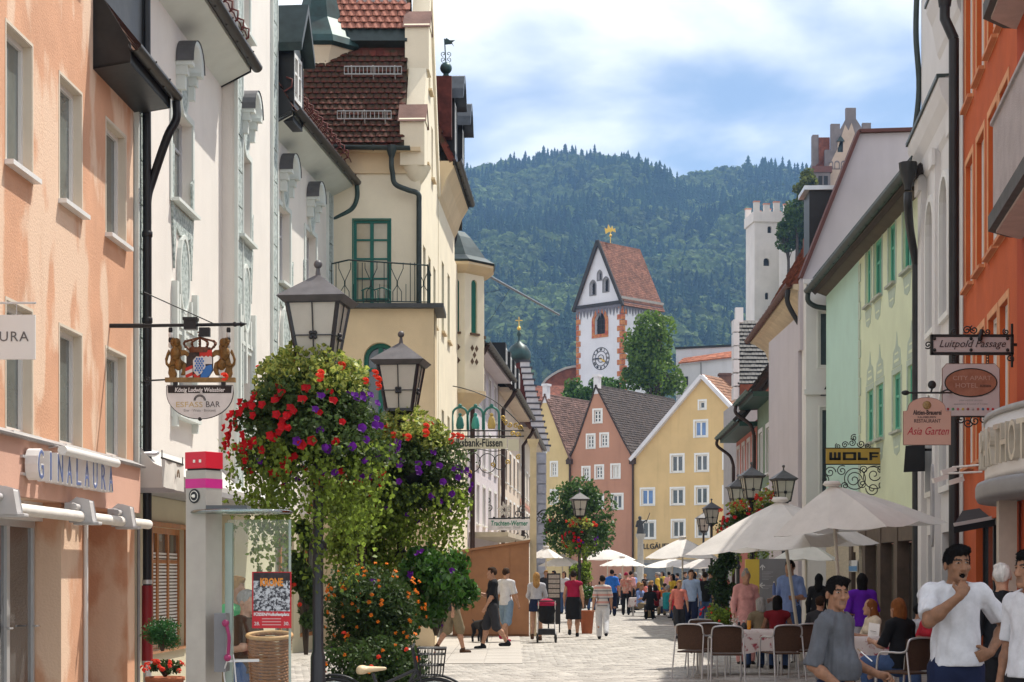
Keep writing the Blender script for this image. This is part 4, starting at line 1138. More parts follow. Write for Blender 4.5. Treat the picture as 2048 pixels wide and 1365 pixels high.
 mb = MB(); W.box(mb, U(1657), W.L, 20, Z(340), .01, .2); mb.build("cream_storey", mcream, root)
 mb = MB(); W.box(mb, -.3, U(1657), 20, Z(350), .01, 1.6); b = mb.build("corner_bay", mgrey, root)
 mb = MB(); W.box(mb, -.55, U(1660), Z(350), Z(338), -.2, 1.9); mb.build("bay_cornice", mat("rust_cornice", (.16, .07, .06), .8), b)
 for u in (U(1637), U(1648)):
  mb = MB(); W.box(mb, u - .3, u + .3, Z(375), Z(357), 1.55, 1.64); mb.build("bay_window", mat("tower_opening", (.02, .018, .018)), b)
 mb = MB(); W.box(mb, 0, U(1640), Z(338), Z(266), -2.6, -1.2); W.box(mb, U(1640), U(1662), Z(338), Z(272), -2.2, -1.0, 1); mb.build("side_turret", [mgrey, M_red], root)
 q = Wall((xs(1640), D + 9), (xs(1740), D + 9), (0, 0)); mb = MB(); q.box(mb, 0, q.L, 0, Z(330), -2, 0); mb.build("rear_block", mgrey, root)
 roof_plane(root, W.pt(-.2, Z(338), -.8), W.pt(-.2, Z(338), -10), W.pt(W.L / 2, Z(270), -10), W.pt(W.L / 2, Z(270), -.8), M_red, rows=14)
 tree("large sunlit maple standing right in front of the clock tower", PX(1312, 205), 205, 0, 3.9, 5, n=7500, leaf=.5, zc=PZ(722, 205) - 12, rz=5.0, trunk_r=.4, z0=12, col=(.12, .2, .03))
 tree("small green tree behind the terracotta house's gable pillar", PX(1210, 200), 200, 0, 2.0, 6, n=2500, leaf=.42, zc=PZ(785, 200) - 11, rz=1.7, z0=11)
 tree("rounded green tree behind the narrow yellow house's ridge", PX(1163, 202), 202, 0, 2.5, 7, n=3000, leaf=.42, zc=PZ(792, 202) - 11, rz=2.1, z0=11)
 for i, (px, py, r) in enumerate(((1612, 372, 1.9), (1595, 425, 2.2), (1580, 470, 2.0), (1607, 465, 2.4))):
  z = PZ(py, 268); tree(("golden-green tree below the stepped gable, highest on the castle slope", "broad green tree left of the black dormer roof on the castle slope", "low green tree beside the castle wall below the battlements", "dark green tree behind the dormer on the castle slope")[i], PX(px, 268), 268 + i, 0, r, 30 + i, n=2200, leaf=.5, zc=9, rz=2.6, z0=z - 9, col=(.12, .14, .025) if i == 0 else (.07, .12, .02))
backdrop()
# ---------------------------------------------------------------- left side of the street
def LX(D): return -6.1 + .035 * D
M_peach = mat("peach_plaster", (.62, .34, .21), .92, .1, 1.1, bump=.35, bscale=38, streak=.25, wear=(.72, .52, .38), wscale=1.1)
M_peach2 = mat("peach_sign_band", (.62, .37, .28), .92, .06, .9, bump=.2, bscale=40)
M_cas = mat("cream_reveal", (.62, .55, .45), .85, .05, 2)
M_upvc = mat("white_upvc", (.72, .71, .69), .4, .03)
M_glassdk = mat("grey_glass", (.13, .15, .14), .05, .45, .5, spec=.8)
M_black = mat("black_paint", (.014, .014, .016), .4, .2, 4)
M_gutter = mat("bronze_gutter", (.028, .024, .02), .4, .25, 3, metal=.3)
M_whitep = mat("townhouse_white", (.74, .7, .65), .92, .05, .9, bump=.2, bscale=45, streak=.12)
M_sea = mat("seafoam_roughcast", (.5, .56, .54), .95, .3, 15, bump=1., bscale=40, col2=(.22, .27, .26), lo=.36, hi=.56)
M_seas = mat("seafoam_smooth", (.62, .66, .63), .9, .06, 2)
M_greyw = mat("grey_white_frame", (.5, .5, .52), .5, .05)
M_alu = mat("aluminium", (.55, .55, .56), .35, .05, 3, metal=.6)
M_alugrey = mat("grey_casting", (.5, .49, .49), .5, .05)
M_soffit = mat("pale_green_soffit", (.6, .64, .6), .9, .05)
def gutter(mb, pts, r=.085, n=8):
 pts = [Vector(p) for p in pts]; rings = []
 d = (pts[-1] - pts[0]); d.z = 0; d.normalize(); s = d.cross(UP)
 for p in pts:
  rings.append([p + s * (r * math.cos(math.pi + math.pi * k / n)) + UP * (r * math.sin(math.pi + math.pi * k / n)) for k in range(n + 1)])
  rings[-1] += [p + s * ((r - .012) * math.cos(2 * math.pi - math.pi * k / n)) + UP * ((r - .012) * math.sin(2 * math.pi - math.pi * k / n)) for k in range(n + 1)]
 m = len(rings[0]); vs = [q for r_ in rings for q in r_]
 mb.add(vs, [(i * m + k, i * m + (k + 1) % m, (i + 1) * m + (k + 1) % m, (i + 1) * m + k) for i in range(len(pts) - 1) for k in range(m)], 0, True)
 mb.add(rings[0], [tuple(range(m))]); mb.add(rings[-1], [tuple(range(m))[::-1]])
 L = (pts[-1] - pts[0]).length; k = max(2, int(L / .8))
 for i in range(1, k):
  p = pts[0].lerp(pts[-1], i / k); mb.tube([p + s * (-r - .01) + UP * .01, p - UP * (r + .012), p + s * (r + .01) + UP * .01], .012, 5)
def curve_pts(ctrl, n=14):
 P_ = [Vector(c) for c in ctrl]; P_ = [P_[0] * 2 - P_[1]] + P_ + [P_[-1] * 2 - P_[-2]]; out = []
 for i in range(1, len(P_) - 2):
  for k in range(n):
   t = k / n; a, b, c, d = P_[i - 1:i + 3]
   out.append(.5 * ((2 * b) + (c - a) * t + (2 * a - 5 * b + 4 * c - d) * t * t + (3 * b - a - 3 * c + d) * t ** 3))
 return out + [P_[-2]]
def scroll(mb, c, u, v, r, turns=1.4, a0=0., rad=.012, dirn=1, n=22, mi=0):
 c, u, v = Vector(c), Vector(u), Vector(v)
 pts = [c + (u * math.cos(a0 + dirn * t * turns * 2 * math.pi) + v * math.sin(a0 + dirn * t * turns * 2 * math.pi)) * r * (1 - .86 * t) for t in [i / n for i in range(n + 1)]]
 mb.tube(pts, rad, 5, mi)
def peach_house():
 W = Wall((LX(14), 14), (LX(24.85), 24.85)); L = W.L
 root = thing("peach_house", "peach plaster house with white shop lettering, leftmost in the street", "building", W.pt(L / 2, 0))
 top, zb = 16., 3.16
 wz = [(6.1, 7.58), (3.2, 4.6)]; wu = [(W.U(12), W.U(64)), (W.U(119), W.U(163)), (W.U(212), W.U(251))]
 du = wu[1][0] - wu[0][0]
 wu = [(wu[0][0] - du, wu[0][1] - du)] + wu
 specs = [(a, b, z0, z1) for z0, z1 in wz + [(9.0, 10.48), (11.9, 13.3)] for a, b in (wu if z0 < 8 else wu[:3])]
 ue = W.U(186)
 house_wall(W, [(0, 2.5), (L, 2.5), (L, 8.1), (ue, 8.1), (ue, top), (0, top)], [rect(*s) for s in specs], M_peach, root, .3)
 for s in specs:
  fr = window(W, *s, root, M_upvc, M_glassdk, rec=.15, fw=.07, vbars=0, sill=M_upvc, casing=M_cas, cw=.035, co=.006, sill_o=.1)
  mb = MB(); u0, u1, z0, z1 = s
  W.box(mb, u0 + .001, u0 + .012, z0, z1, -.1, -.001); W.box(mb, u1 - .012, u1 - .001, z0, z1, -.1, -.001); W.box(mb, u0 + .012, u1 - .012, z1 - .012, z1 - .001, -.1, -.001)
  mb.build("reveal", M_cas, fr)
 mb = MB(); W.box(mb, 0, L, 0, 2.5, -8, -1.6); W.box(mb, 0, L - .01, 2.5, 8.1, -8, -.32); W.box(mb, 0, ue, 8.1, top, -8, -.32); mb.build("rear_block", M_peach, root)
 mb = MB(); W.box(mb, 0, L, 2.5, zb - .04, .003, .1); mb.build("sign_band", M_peach2, root)
 mb = MB(); mb.hexa([W.pt(0, zb - .04, .0), W.pt(L, zb - .04, .0), W.pt(L, zb - .04, .17), W.pt(0, zb - .04, .17), W.pt(0, zb + .06, .0), W.pt(L, zb + .06, .0), W.pt(L, zb - .015, .18), W.pt(0, zb - .015, .18)]); mb.build("flashing", mat("grey_flashing", (.35, .34, .34), .5, .15, 3, metal=.3), root)
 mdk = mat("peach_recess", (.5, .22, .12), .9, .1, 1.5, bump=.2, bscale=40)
 mb = MB(); W.box(mb, W.U(119), W.U(163), 0, 2.5, -1.6, .02); p1 = mb.build("pillar", M_peach, root)
 mb = MB(); W.box(mb, W.U(252), L, 0, 2.5, -1.6, .02); mb.build("pillar", M_peach, root)
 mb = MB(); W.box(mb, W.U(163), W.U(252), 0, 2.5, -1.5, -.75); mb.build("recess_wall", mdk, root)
 mb = MB(); W.box(mb, W.U(166), W.U(250), .0, .12, -.75, -.70); mb.build("skirting", M_black, root)
 mb = MB(); W.tube(mb, [(W.U(163.5), .3, .05), (W.U(163.5), 2.42, .05)], .03, 8); W.box(mb, W.U(161), W.U(166), .22, .32, .0, .1); mb.build("cable_conduit", M_upvc, p1)
 ds = [W.U(-120), W.U(-60), W.U(8), W.U(66), W.U(117)]
 for a, b in zip(ds[:-1], ds[1:]):
  mb = MB(); f = .055
  W.box(mb, a, a + f, 0, 2.28, -.35, -.28); W.box(mb, b - f, b, 0, 2.28, -.35, -.28); W.box(mb, a + f, b - f, 2.2, 2.28, -.35, -.28); W.box(mb, a + f, b - f, 0, .1, -.35, -.28)
  d = mb.build("glass_door", M_alu, root)
  mb = MB(); W.box(mb, a + f * .7, b - f * .7, .08, 2.22, -.33, -.315); mb.build("pane", mat("shop_glass", (.075, .075, .075), .03, .5, .7, spec=.9), d)
  mb = MB(); W.tube(mb, [(b - .11, 1.05, -.28), (b - .11, 1.05, -.2), (b - .24, 1.05, -.2)], .013, 6); mb.build("handle", M_alu, d)
 mb = MB(); W.box(mb, 0, W.U(119), 2.28, 2.5, -.4, -.2); mb.build("door_header", M_upvc, root)
 z0 = 8.05
 mb = MB()
 a, b = ue, W.U(272)
 cheek = [(0.0, z0 + .0), (.48, z0 + .08), (.48, z0 + .32), (.1, z0 + .95), (.1, z0 + 1.75), (-.5, z0 + 2.9), (-.5, z0)]
 for u in (a, b - .02):
  vs = [W.pt(u, z, o) for o, z in cheek] + [W.pt(u + .03, z, o) for o, z in cheek]; n = len(cheek)
  mb.add(vs, [tuple(range(n)), tuple(range(n, 2 * n))[::-1]] + [(i, (i + 1) % n, (i + 1) % n + n, i + n) for i in range(n)])
 mb.hexa([W.pt(a, z0, 0), W.pt(b, z0, 0), W.pt(b, z0 + .08, .46), W.pt(a, z0 + .08, .46), W.pt(a, z0 + .03, 0), W.pt(b, z0 + .03, 0), W.pt(b, z0 + .11, .46), W.pt(a, z0 + .11, .46)])
 W.box(mb, a + .03, b - .03, z0 + .08, z0 + .26, .44, .46)
 W.box(mb, a + .03, b - .03, z0 + .95, z0 + 1.75, .02, .09)
 ev = mb.build("dark_eave", mat("weathered_black_metal", (.022, .021, .02), .42, .35, 3.5, metal=.35, bump=.1, bscale=9), root)
 mb = MB(); gutter(mb, [W.pt(a - .05, z0 + .3, .54), W.pt(b + .12, z0 + .28, .54)], .09); mb.build("gutter", M_gutter, ev)
 tiles(ev, W.pt(a + .05, z0 + .3, .46), W.u, (W.n * -.52 + UP * .85), 11, 5, .19, .15, mat("old_brown_tile", (.09, .05, .04), .9, .35, 6, island=.3), singles=55)
 mb = MB(); ub = W.U(276) ; g = W.pt(b + .1, z0 + .2, .54)
 ctrl = [g, g + UP * -.25, g + UP * -.5 + W.n * -.12 + W.u * -.02, W.pt(ub + .06, z0 - .85, .2), W.pt(ub + .02, z0 - 1.15, .13), W.pt(ub, z0 - 1.6, .13)]
 mb.tube(curve_pts(ctrl, 6), .06, 10); mb.tube([W.pt(ub, z0 - 1.6, .13), W.pt(ub, 1.3, .13)], .063, 12)
 for zz in (5.2, 3.0, 6.4): mb.lathe([(.068, -.04), (.075, -.03), (.075, .03), (.068, .04)], W.pt(ub, zz, .13), 12)
 mb.tube([W.pt(ub, z0 - 1.5, .13), W.pt(ub, 13, .1)], .06, 10)
 dp = mb.build("downpipe", M_black, root)
 mb = MB(); mb.tube([W.pt(ub, 1.5, .13), W.pt(ub, .45, .13)], .078, 12); mb.build("red_sleeve", mat("red_pipe_sleeve", (.22, .012, .015), .4), dp)
 mb = MB(); mb.tube([W.pt(ub, 1.52, .13), W.pt(ub, 1.58, .13)], .072, 12); mb.build('pipe_collar', M_alu, dp); mb = MB(); mb.tube([W.pt(ub, .38, .13), W.pt(ub, .45, .13)], .08, 12)
 mb.tube([W.pt(ub, .38, .13), W.pt(ub, 0, .13)], .06, 10); mb.build('pipe_foot', M_alu, dp); mb = MB(); mb.tube([W.pt(ub - .1, 3.33, .06), W.pt(ub - .05, 3.33, .24), W.pt(ub + .12, 3.36, .24)], .035, 8); mb.build("pipe_collar", M_alu, dp)
 mb = MB(); mb.tube([W.pt(ub - .17, 0, .05), W.pt(ub - .17, 2.45, .05)], .022, 6); mb.build("cable_pipe", mat("zinc", (.3, .3, .31), .5, metal=.4), root)
 sg = thing("shop_lettering", "white block letters GINALAURA with blue faces on the peach shop band", "sign", W.pt(W.U(100), 2.85, .2))
 u0, u1 = W.U(22), W.U(187); word = "GINALAURA"
 k = (u1 - u0) / 9.
 for i, ch in enumerate(word):
  c = W.pt(u0 + k * (i + .5), 2.7, .2)
  uu = W.u if W.u.cross(UP).dot(W.n) > 0 else -W.u
  lt = text("letter", ch, c, uu, UP, .46, mat("letter_white", (.72, .7, .68), .45, .03), sg, .07, off=.012, fitw=k * (.62 if ch != 'I' else .2))
  text("letter_face", ch, c + W.n * .072, uu, UP, .46, mat("letter_blue", (.12, .17, .36), .35, .1), lt, .004, off=-.004, fitw=k * (.52 if ch != 'I' else .12))
 mb = MB(); W.box(mb, u0, u1, 2.73, 2.76, .1, .13); W.box(mb, u0, u1, 2.92, 2.95, .1, .13); mb.build("letter_rail", M_alu, sg)
 lm = thing("tube_light", "white cylindrical tube light above the shop lettering", "lamp", W.pt(W.U(130), 3.08, .35))
 mb = MB(); W.tube(mb, [(W.U(72), 3.06, .3), (W.U(186), 3.06, .3)], .055, 12); mb.build("tube", M_upvc, lm)
 mb = MB()
 for q in (80, 130, 180): W.tube(mb, [(W.U(q), 3.1, .1), (W.U(q), 3.12, .2), (W.U(q), 3.06, .3)], .012, 6)
 mb.build("bracket", M_alu, lm)
 aw = thing("roller_awning", "rolled white awning tube with grey folding arm brackets above the shop doors", "awning", W.pt(W.U(130), 2.4, .2))
 mb = MB(); W.tube(mb, [(W.U(-40), 2.34, .24), (W.U(262), 2.34, .24)], .065, 12); mb.build("fabric_roll", mat("white_canvas", (.72, .69, .64), .8), aw)
 for q in (40, 190, 270):
  mb = MB(); u = W.U(q, .4)
  fr = [(-.02, 2.28), (.24, 2.28), (.2, 2.52), (.06, 2.56), (-.02, 2.5)]
  vs = [W.pt(u + w_, z, .14 + o) for w_ in (-.07, .13) for o, z in fr]; n = 5
  mb.add(vs, [tuple(range(n)), tuple(range(n, 10))[::-1]] + [(i, (i + 1) % n, (i + 1) % n + n, i + n) for i in range(n)])
  W.box(mb, u - .25, u - .07, 2.4, 2.5, .1, .2); mb.tube([W.pt(u - .27, 2.45, .22), W.pt(u - .02, 2.45, .22)], .04, 8)
  W.box(mb, u - .05, u + .11, 2.24, 2.28, .15, .46); mb.build("arm_bracket", M_alugrey, aw, bevel=.012)
 hs = thing("hanging_shop_sign", "white hanging shop sign reading URA at the left edge", "sign", P(20, 660, 17.2))
 o, sx = P(70, 630, 17.2), Vector((1, 0, 0)); w = .62; z1, z0_ = o.z, PZ(719, 17.2)
 x1 = PX(70, 17.2)
 mb = MB(); mb.box((x1 - w, 17.2, z0_), (x1, 17.23, z1)); mb.build("panel", mat("sign_white", (.68, .66, .64), .5, .03), hs)
 text("lettering", "LAURA", (x1 - .29, 17.196, (z0_ + z1) / 2 - .04), sx, UP, .135, mat("sign_grey_text", (.12, .11, .11), .5), hs, .002, spacing=1.15, fitw=.45)
 mb = MB(); mb.tube([(x1 + .005, 17.215, z1 + .115), (x1 - w - .1, 17.215, z1 + .115)], .012, 6)
 for q in (.18, .5): mb.tube([(x1 - q, 17.215, z1), (x1 - q, 17.215, z1 + .115)], .004, 4)
 mb.tube([(x1 - w - .1, 17.215, z1 + .115), (LX(17.2), 17.215, z1 + .115)], .012, 6); mb.build("bracket", M_alu, hs)
 return W
WP = peach_house()
def stucco_hood(W, u, z, parent, s=1., tex=True, dark=True):
 mb = MB(); w = .44 * s; n = 12
 for k in range(n):
  a0, a1 = math.pi * k / n, math.pi * (k + 1) / n
  q = []
  for a in (a0, a1):
   for r, o in ((w, .02), (w, .27), (w - .08, .24), (w - .14, .1), (w - .16, .02)): q.append(W.pt(u + r * math.cos(a), z + r * math.sin(a) * .95, o))
  mb.add(q, [(0, 5, 6, 1), (1, 6, 7, 2), (2, 7, 8, 3), (3, 8, 9, 4)], 0, True)
 for sx in (-1, 1):
  c = u + sx * (w - .09)
  W.box(mb, c - .09, c + .09, z - .06, z + .0, .0, .26); W.box(mb, c - .07, c + .07, z - .2, z - .06, .0, .18); W.box(mb, c - .05, c + .05, z - .42, z - .2, .0, .14)
 h = mb.build("arched_hood", M_seas, parent)
 if dark:
  mb = MB()
  for k in range(n):
   a0, a1 = math.pi * k / n, math.pi * (k + 1) / n
   q = [W.pt(u + (w + .012) * math.cos(a), z + (w + .012) * math.sin(a) * .95 + .004, o) for a in (a0, a1) for o in (.01, .285)]
   mb.add(q, [(0, 2, 3, 1)], 0, True)
  mb.build("hood_sheet", mat("hood_zinc", (.13, .13, .14), .45, .2, 4, metal=.4), h)
 mb = MB(); W.poly(mb, oval(u, z - .2, .27 * s, .52 * s), .002, .045); mb.build("medallion", M_sea, h)
 mb = MB(); W.poly(mb, oval(u, z - .2, .33 * s, .58 * s), .001, .06, 0, [oval(u, z - .2, .265 * s, .515 * s)]); mb.build("medallion_rim", M_seas, h)
def oval_apron(W, u, zt, parent):
 mb = MB(); zc = zt - .95
 W.poly(mb, [(u - .68, zt + .0), (u - .62, zt + .9), (u - .74, zt + .95), (u - .74, zt - .1), (u - .6, zt - .95), (u - .5, zt - .3), (u - .25, zt - .38), (u + .25, zt - .38), (u + .5, zt - .3), (u + .6, zt - .95), (u + .74, zt - .1), (u + .78, zt + .7), (u + .64, zt + .6), (u + .68, zt)][::-1], .001, .035)
 ap = mb.build("apron", M_sea, parent)
 mb = MB(); W.poly(mb, oval(u, zc, .3, .55), .002, .05); mb.build("medallion", M_sea, ap)
 mb = MB(); W.poly(mb, oval(u, zc, .36, .62), .001, .065, 0, [oval(u, zc, .3, .55)]); W.poly(mb, [(u - .13, zc - .6), (u + .13, zc - .6), (u + .1, zc - .78), (u + .06, zc - .82), (u + .06, zc - 1.5), (u - .06, zc - 1.5), (u - .06, zc - .82), (u - .1, zc - .78)], .001, .06)
 mb.build("medallion_rim", M_seas, ap)
def white_townhouse():
 W1 = Wall((LX(24.95), 24.95), (LX(31.1), 31.1)); D2 = 35.3
 W2 = Wall((LX(31.1) + .22, 31.1), (LX(D2) + .22, D2))
 W3 = Wall((LX(D2) + .03, D2), (-4.21, 41.9))
 root = thing("white_townhouse", "white townhouse with seafoam roughcast ornaments, arched hoods and taller middle part", "building", W2.pt(2, 0))
 ez = 10.35
 def win(W, px0, px1, z0, z1): return (W.U(px0), W.U(px1), z0, z1)
 groups = [(W1, [win(W1, 342, 383, 7.35, 8.78), win(W1, 345, 385, 4.1, 5.35)], ez, [362]),
              (W2, [win(W2, 475, 500, 7.6, 9.1), win(W2, 475, 500, 4.15, 5.6), win(W2, 470, 498, 11.25, 12.9)], 15.5, [487]),
              (W3, [win(W3, 556, 579, 7.6, 9.15), win(W3, 610, 631, 7.6, 9.15), win(W3, 556, 579, 4.1, 5.5), win(W3, 610, 631, 4.1, 5.5)], 10.75, [567, 620])]
 for W, wins, zt, hoods in groups:
  base = 2.95
  house_wall(W, rect(0, W.L, base, zt), [rect(*w) for w in wins], M_whitep, root, .35)
  for w in wins:
   window(W, *w, root, M_greyw, M_glassdk, rec=.2, fw=.06, vbars=1, hbars=(.68,), sill=M_seas, sill_o=.14, casing=M_seas, cw=.1, co=.03, curtain=None)
   if w[2] > 7 and w[2] < 10: oval_apron(W, (w[0] + w[1]) / 2, w[2] - .1, root)
   if w[2] > 7 and w[2] < 10: stucco_hood(W, (w[0] + w[1]) / 2, w[3] + .72, root, .95)
   if w[2] < 6:
    mb = MB(); u = (w[0] + w[1]) / 2
    for sx in (-1, 1): W.box(mb, u + sx * .72 - .06, u + sx * .72 + .06, w[2] - .2, w[3] + .75, .0, .09); W.box(mb, u + sx * .42 - .05, u + sx * .42 + .05, w[3] + .1, w[3] + .6, .0, .06)
    W.box(mb, u - .66, u + .66, w[3] + .1, w[3] + .17, .0, .05); mb.build("window_pilaster", M_seas, root)
  mb = MB(); W.box(mb, .01, W.L - .01, base, zt - .01, -7, -.36); mb.build("rear_block", M_whitep, root)
 for W, u0, zt in ((W2, 0, 15.5), (W2, W2.L - .52, 15.5), (W3, W3.L - .55, 10.6), (W1, 0, 10.0)):
  n = int((zt - 3.1) / .62)
  for k in range(n):
   mb = MB(); W.box(mb, u0 + .02, u0 + .5, 3.1 + k * .62 + .015, 3.1 + (k + 1) * .62 - .015, .001, .045); mb.build("pilaster_block", M_sea, root)
  mb = MB(); W.box(mb, u0 - .03, u0 + .02, 3, zt, .0, .06); W.box(mb, u0 + .5, u0 + .55, 3, zt, .0, .06); mb.build("pilaster_edge", M_seas, root)
 mt = mat("old_red_tile", (.13, .05, .035), .9, .35, 5, island=.35)
 for W, z, ua, ub, side in ((W1, ez, -.1, W1.L - .05, 0), (W3, 10.72, .05, W3.L + .1, 1)):
  ov = .5
  mb = MB(); mb.hexa([W.pt(ua, z - .28, .0), W.pt(ub, z - .28, .0), W.pt(ub, z - .02, ov), W.pt(ua, z - .02, ov), W.pt(ua, z - .2, .0), W.pt(ub, z - .2, .0), W.pt(ub, z + .05, ov), W.pt(ua, z + .05, ov)]); mb.build("soffit", M_soffit, root)
  for u in (ua, ub - .03):
   mb = MB()
   pr = [(0., z - .3), (ov + .02, z - .04), (ov + .02, z + .14), (-.6, z + 1.9), (-.6, z - .3)]
   vs = [W.pt(u + d, zz, o) for d in (0, .03) for o, zz in pr]
   mb.add(vs, [tuple(range(5)), tuple(range(5, 10))[::-1]] + [(i, (i + 1) % 5, (i + 1) % 5 + 5, i + 5) for i in range(5)])
   mb.build("eave_cheek", M_black, root)
  mb = MB(); gutter(mb, [W.pt(ua - .04, z + .1, ov + .1), W.pt(ub + .1, z + .08, ov + .1)], .1); mb.build("gutter", M_gutter, root)
  sl = (W.n * -.5 + UP * .866)
  mb = MB(); p = W.pt(ua, z + .08, ov); q = W.pt(ub, z + .08, ov); mb.add([p, q, q + sl * 3.4, p + sl * 3.4], [(0, 1, 2, 3)]); mb.build("roof", mt, root)
  nu = int((ub - ua) / .2); tiles(root, W.pt(ua, z + .1, ov), W.u, sl, nu, 14, .2, .24, mt, singles=70 if side else 40, name="roof_tile", curve=.01)
  mb = MB(); k = int((ub - ua) / .5)
  for i in range(k + 1):
   p = W.pt(ua + .1 + i * .5, z + .42, ov - .2); nn = (W.n * .866 + UP * .5)
   mb.tube([p, p + nn * .22, p + nn * .3 + sl * .12, p + nn * .22 + sl * .22], .018, 5)
   if i < k:
    for hgt in (.08, .2):
     a = p + nn * hgt; b_ = a + W.u * .5; mb.tube([a, a.lerp(b_, .5) + UP * .05, b_], .012, 5)
  mb.build("snow_guard", mat("rusty_iron", (.13, .035, .03), .7, .3, 8), root)
 g = W3.pt(W3.L + .05, 10.72, .6); mb = MB(); mb.tube(curve_pts([g, g - UP * .3, g - UP * .55 - W3.n * .12, g - UP * .72 - W3.n * .42 , g - UP * .78 - W3.n * .55], 6), .055, 8); mb.build("downpipe", mat("green_copper_pipe", (.05, .09, .085), .5, .3, 5, metal=.3), root)
 dm = MB(); ud0, ud1 = W3.U(588, .52), W3.U(607, .52); zz0, zz1 = W3.uz(588, 232, .52)[1], W3.uz(588, 92, .52)[1]
 cen = (ud0 + ud1) / 2
 W3.box(dm, ud0, ud0 + .06, zz0, zz1, -3, .52); W3.box(dm, ud1 - .06, ud1, zz0, zz1, -3, .52); W3.box(dm, ud0, ud1, zz0 - .1, zz0 + .3, -3, .5)
 d = dm.build("dormer", M_black, root)
 mb = MB(); pr = [(ud0 - .2, zz1 - .15), (cen, zz1 + .75), (ud1 + .2, zz1 - .15), (ud1 + .2, zz1 + .02), (cen, zz1 + .95), (ud0 - .2, zz1 + .02)]
 W3.poly(mb, pr, -3.2, .72); mb.build("dormer_roof", mat("green_black_metal", (.03, .045, .045), .35, .3, 3, metal=.5), d)
 window(W3, ud0 + .08, ud1 - .08, zz0 + .35, zz1 - .1, d, M_wframe, M_glassdk, rec=-.46, fw=.08, vbars=1, hbars=(.6,))
 mb = MB(); W3.poly(mb, [(ud0, zz1 - .1), (ud1, zz1 - .1), (cen, zz1 + .7)], .3, .48); mb.build("dormer_gable", mat("grey_sheet", (.25, .27, .27), .5), d)
 mb = MB(); p = W3.pt(ud1 + .45, 11.2, .28); sl = (W3.n * -.5 + UP * .866); mb.bar(p, p + sl * 2.6, .12, .1); mb.build("roof_flashing", mat("bright_zinc", (.55, .57, .6), .3, .1, metal=.5), root)
 W = W1
 cp = MB(); prof = [(.02, 3.45), (.25, 3.2), (.75, 2.98), (.92, 2.93), (.92, 2.86), (.02, 2.86)]
 vs = [W.pt(u, z, o) for u in (.05, W.L + 1.5) for o, z in prof]; n = 6
 cp.add(vs, [(i, (i + 1) % n, (i + 1) % n + n, i + n) for i in range(n)] + [tuple(range(n))[::-1], tuple(range(n, 12))]); cp.build("shop_canopy", mat("pale_canopy", (.52, .51, .49), .55, .06, 2), root)
 mb = MB(); W.box(mb, .05, W.L + 1.5, 2.79, 2.86, .04, .93); mb.build("canopy_edge", mat("grey_canopy_edge", (.32, .32, .33), .5), root)
 mcr = mat("cream_shop_wall", (.6, .55, .4), .9, .06, 1.5, bump=.15)
 wn_ = [(W.U(300), W.U(368), .55, 2.35)]
 house_wall(W, rect(0, W.L, 0, 2.79), [rect(*w) for w in wn_], mcr, root, .3)
 mwd = mat("orange_wood", (.4, .15, .035), .5, .25, 3, stretch=(6, 6, .6), coat=.3)
 window(W, *wn_[0], root, mwd, M_glassdk, rec=.12, fw=.09, vbars=2, hbars=(.72,), casing=mwd, cw=.07, co=.05)
 mb = MB()
 for k in range(26): W.box(mb, wn_[0][0] + .1, wn_[0][1] - .1, .7 + k * .05, .73 + k * .05, -.1, -.085)
 mb.build("blind", M_wframe, root)
 house_wall(W2, rect(0, W2.L, 0, 2.95), [], mcr, root, .3);
 house_wall(W3, rect(0, W3.L, 0, 2.95), [rect(.8, 2.6, .3, 2.5), rect(3.2, 5.4, .3, 2.5)], mcr, root, .3)
 for a, b in ((.8, 2.6), (3.2, 5.4)): window(W3, a, b, .3, 2.5, root, mwd, M_glassdk, rec=.12, fw=.08, vbars=1)
 mb = MB()
 for W in (W1, W2, W3): W.box(mb, 0, W.L, 0, 2.95, -6, -.31)
 mb.build("shop_block", mcr, root)
 bn = thing("canopy_banner", "small white cloth banner with an arched emblem hanging under the canopy", "banner", P(347, 940, 24))
 a, b_ = P(323, 916, 23.2), P(366, 930, 24.6)
 mb = MB(); n = 8; vs = []
 for i in range(n + 1):
  q = a.lerp(b_, i / n); vs += [q + Vector((.01 * math.sin(i * 1.7), 0, 0)), q - UP * .37 + Vector((.015 * math.sin(i * 1.7 + 1), 0, 0))]
 mb.add(vs, [(2 * i, 2 * i + 1, 2 * i + 3, 2 * i + 2) for i in range(n)], 0, True); mb.build("cloth", mat("banner_cloth", (.66, .63, .58), .9), bn)
 u = (b_ - a).normalized(); c = a.lerp(b_, .66) - UP * .2 - u.cross(UP) * -.02
 nrm = Vector((u.y, -u.x, 0)); mb = MB()
 mb.tube([c + nrm * .012 + u * (.07 * math.cos(t)) + UP * (.1 * math.sin(t)) for t in [math.pi * i / 12 for i in range(13)]], .008, 5); mb.tube([c + nrm * .012 + u * (.05 * math.cos(t)) + UP * (.075 * math.sin(t)) for t in [math.pi * i / 12 for i in range(13)]], .006, 5)
 mb.build("emblem", mat("emblem_brown", (.2, .13, .08), .7), bn)
 mb = MB()
 for t in (.02, .98): mb.tube([a.lerp(b_, t), a.lerp(b_, t) + UP * .1], .008, 5)
 mb.bar(a, b_, .02, .02); mb.build("hanger", M_black, bn)
white_townhouse()
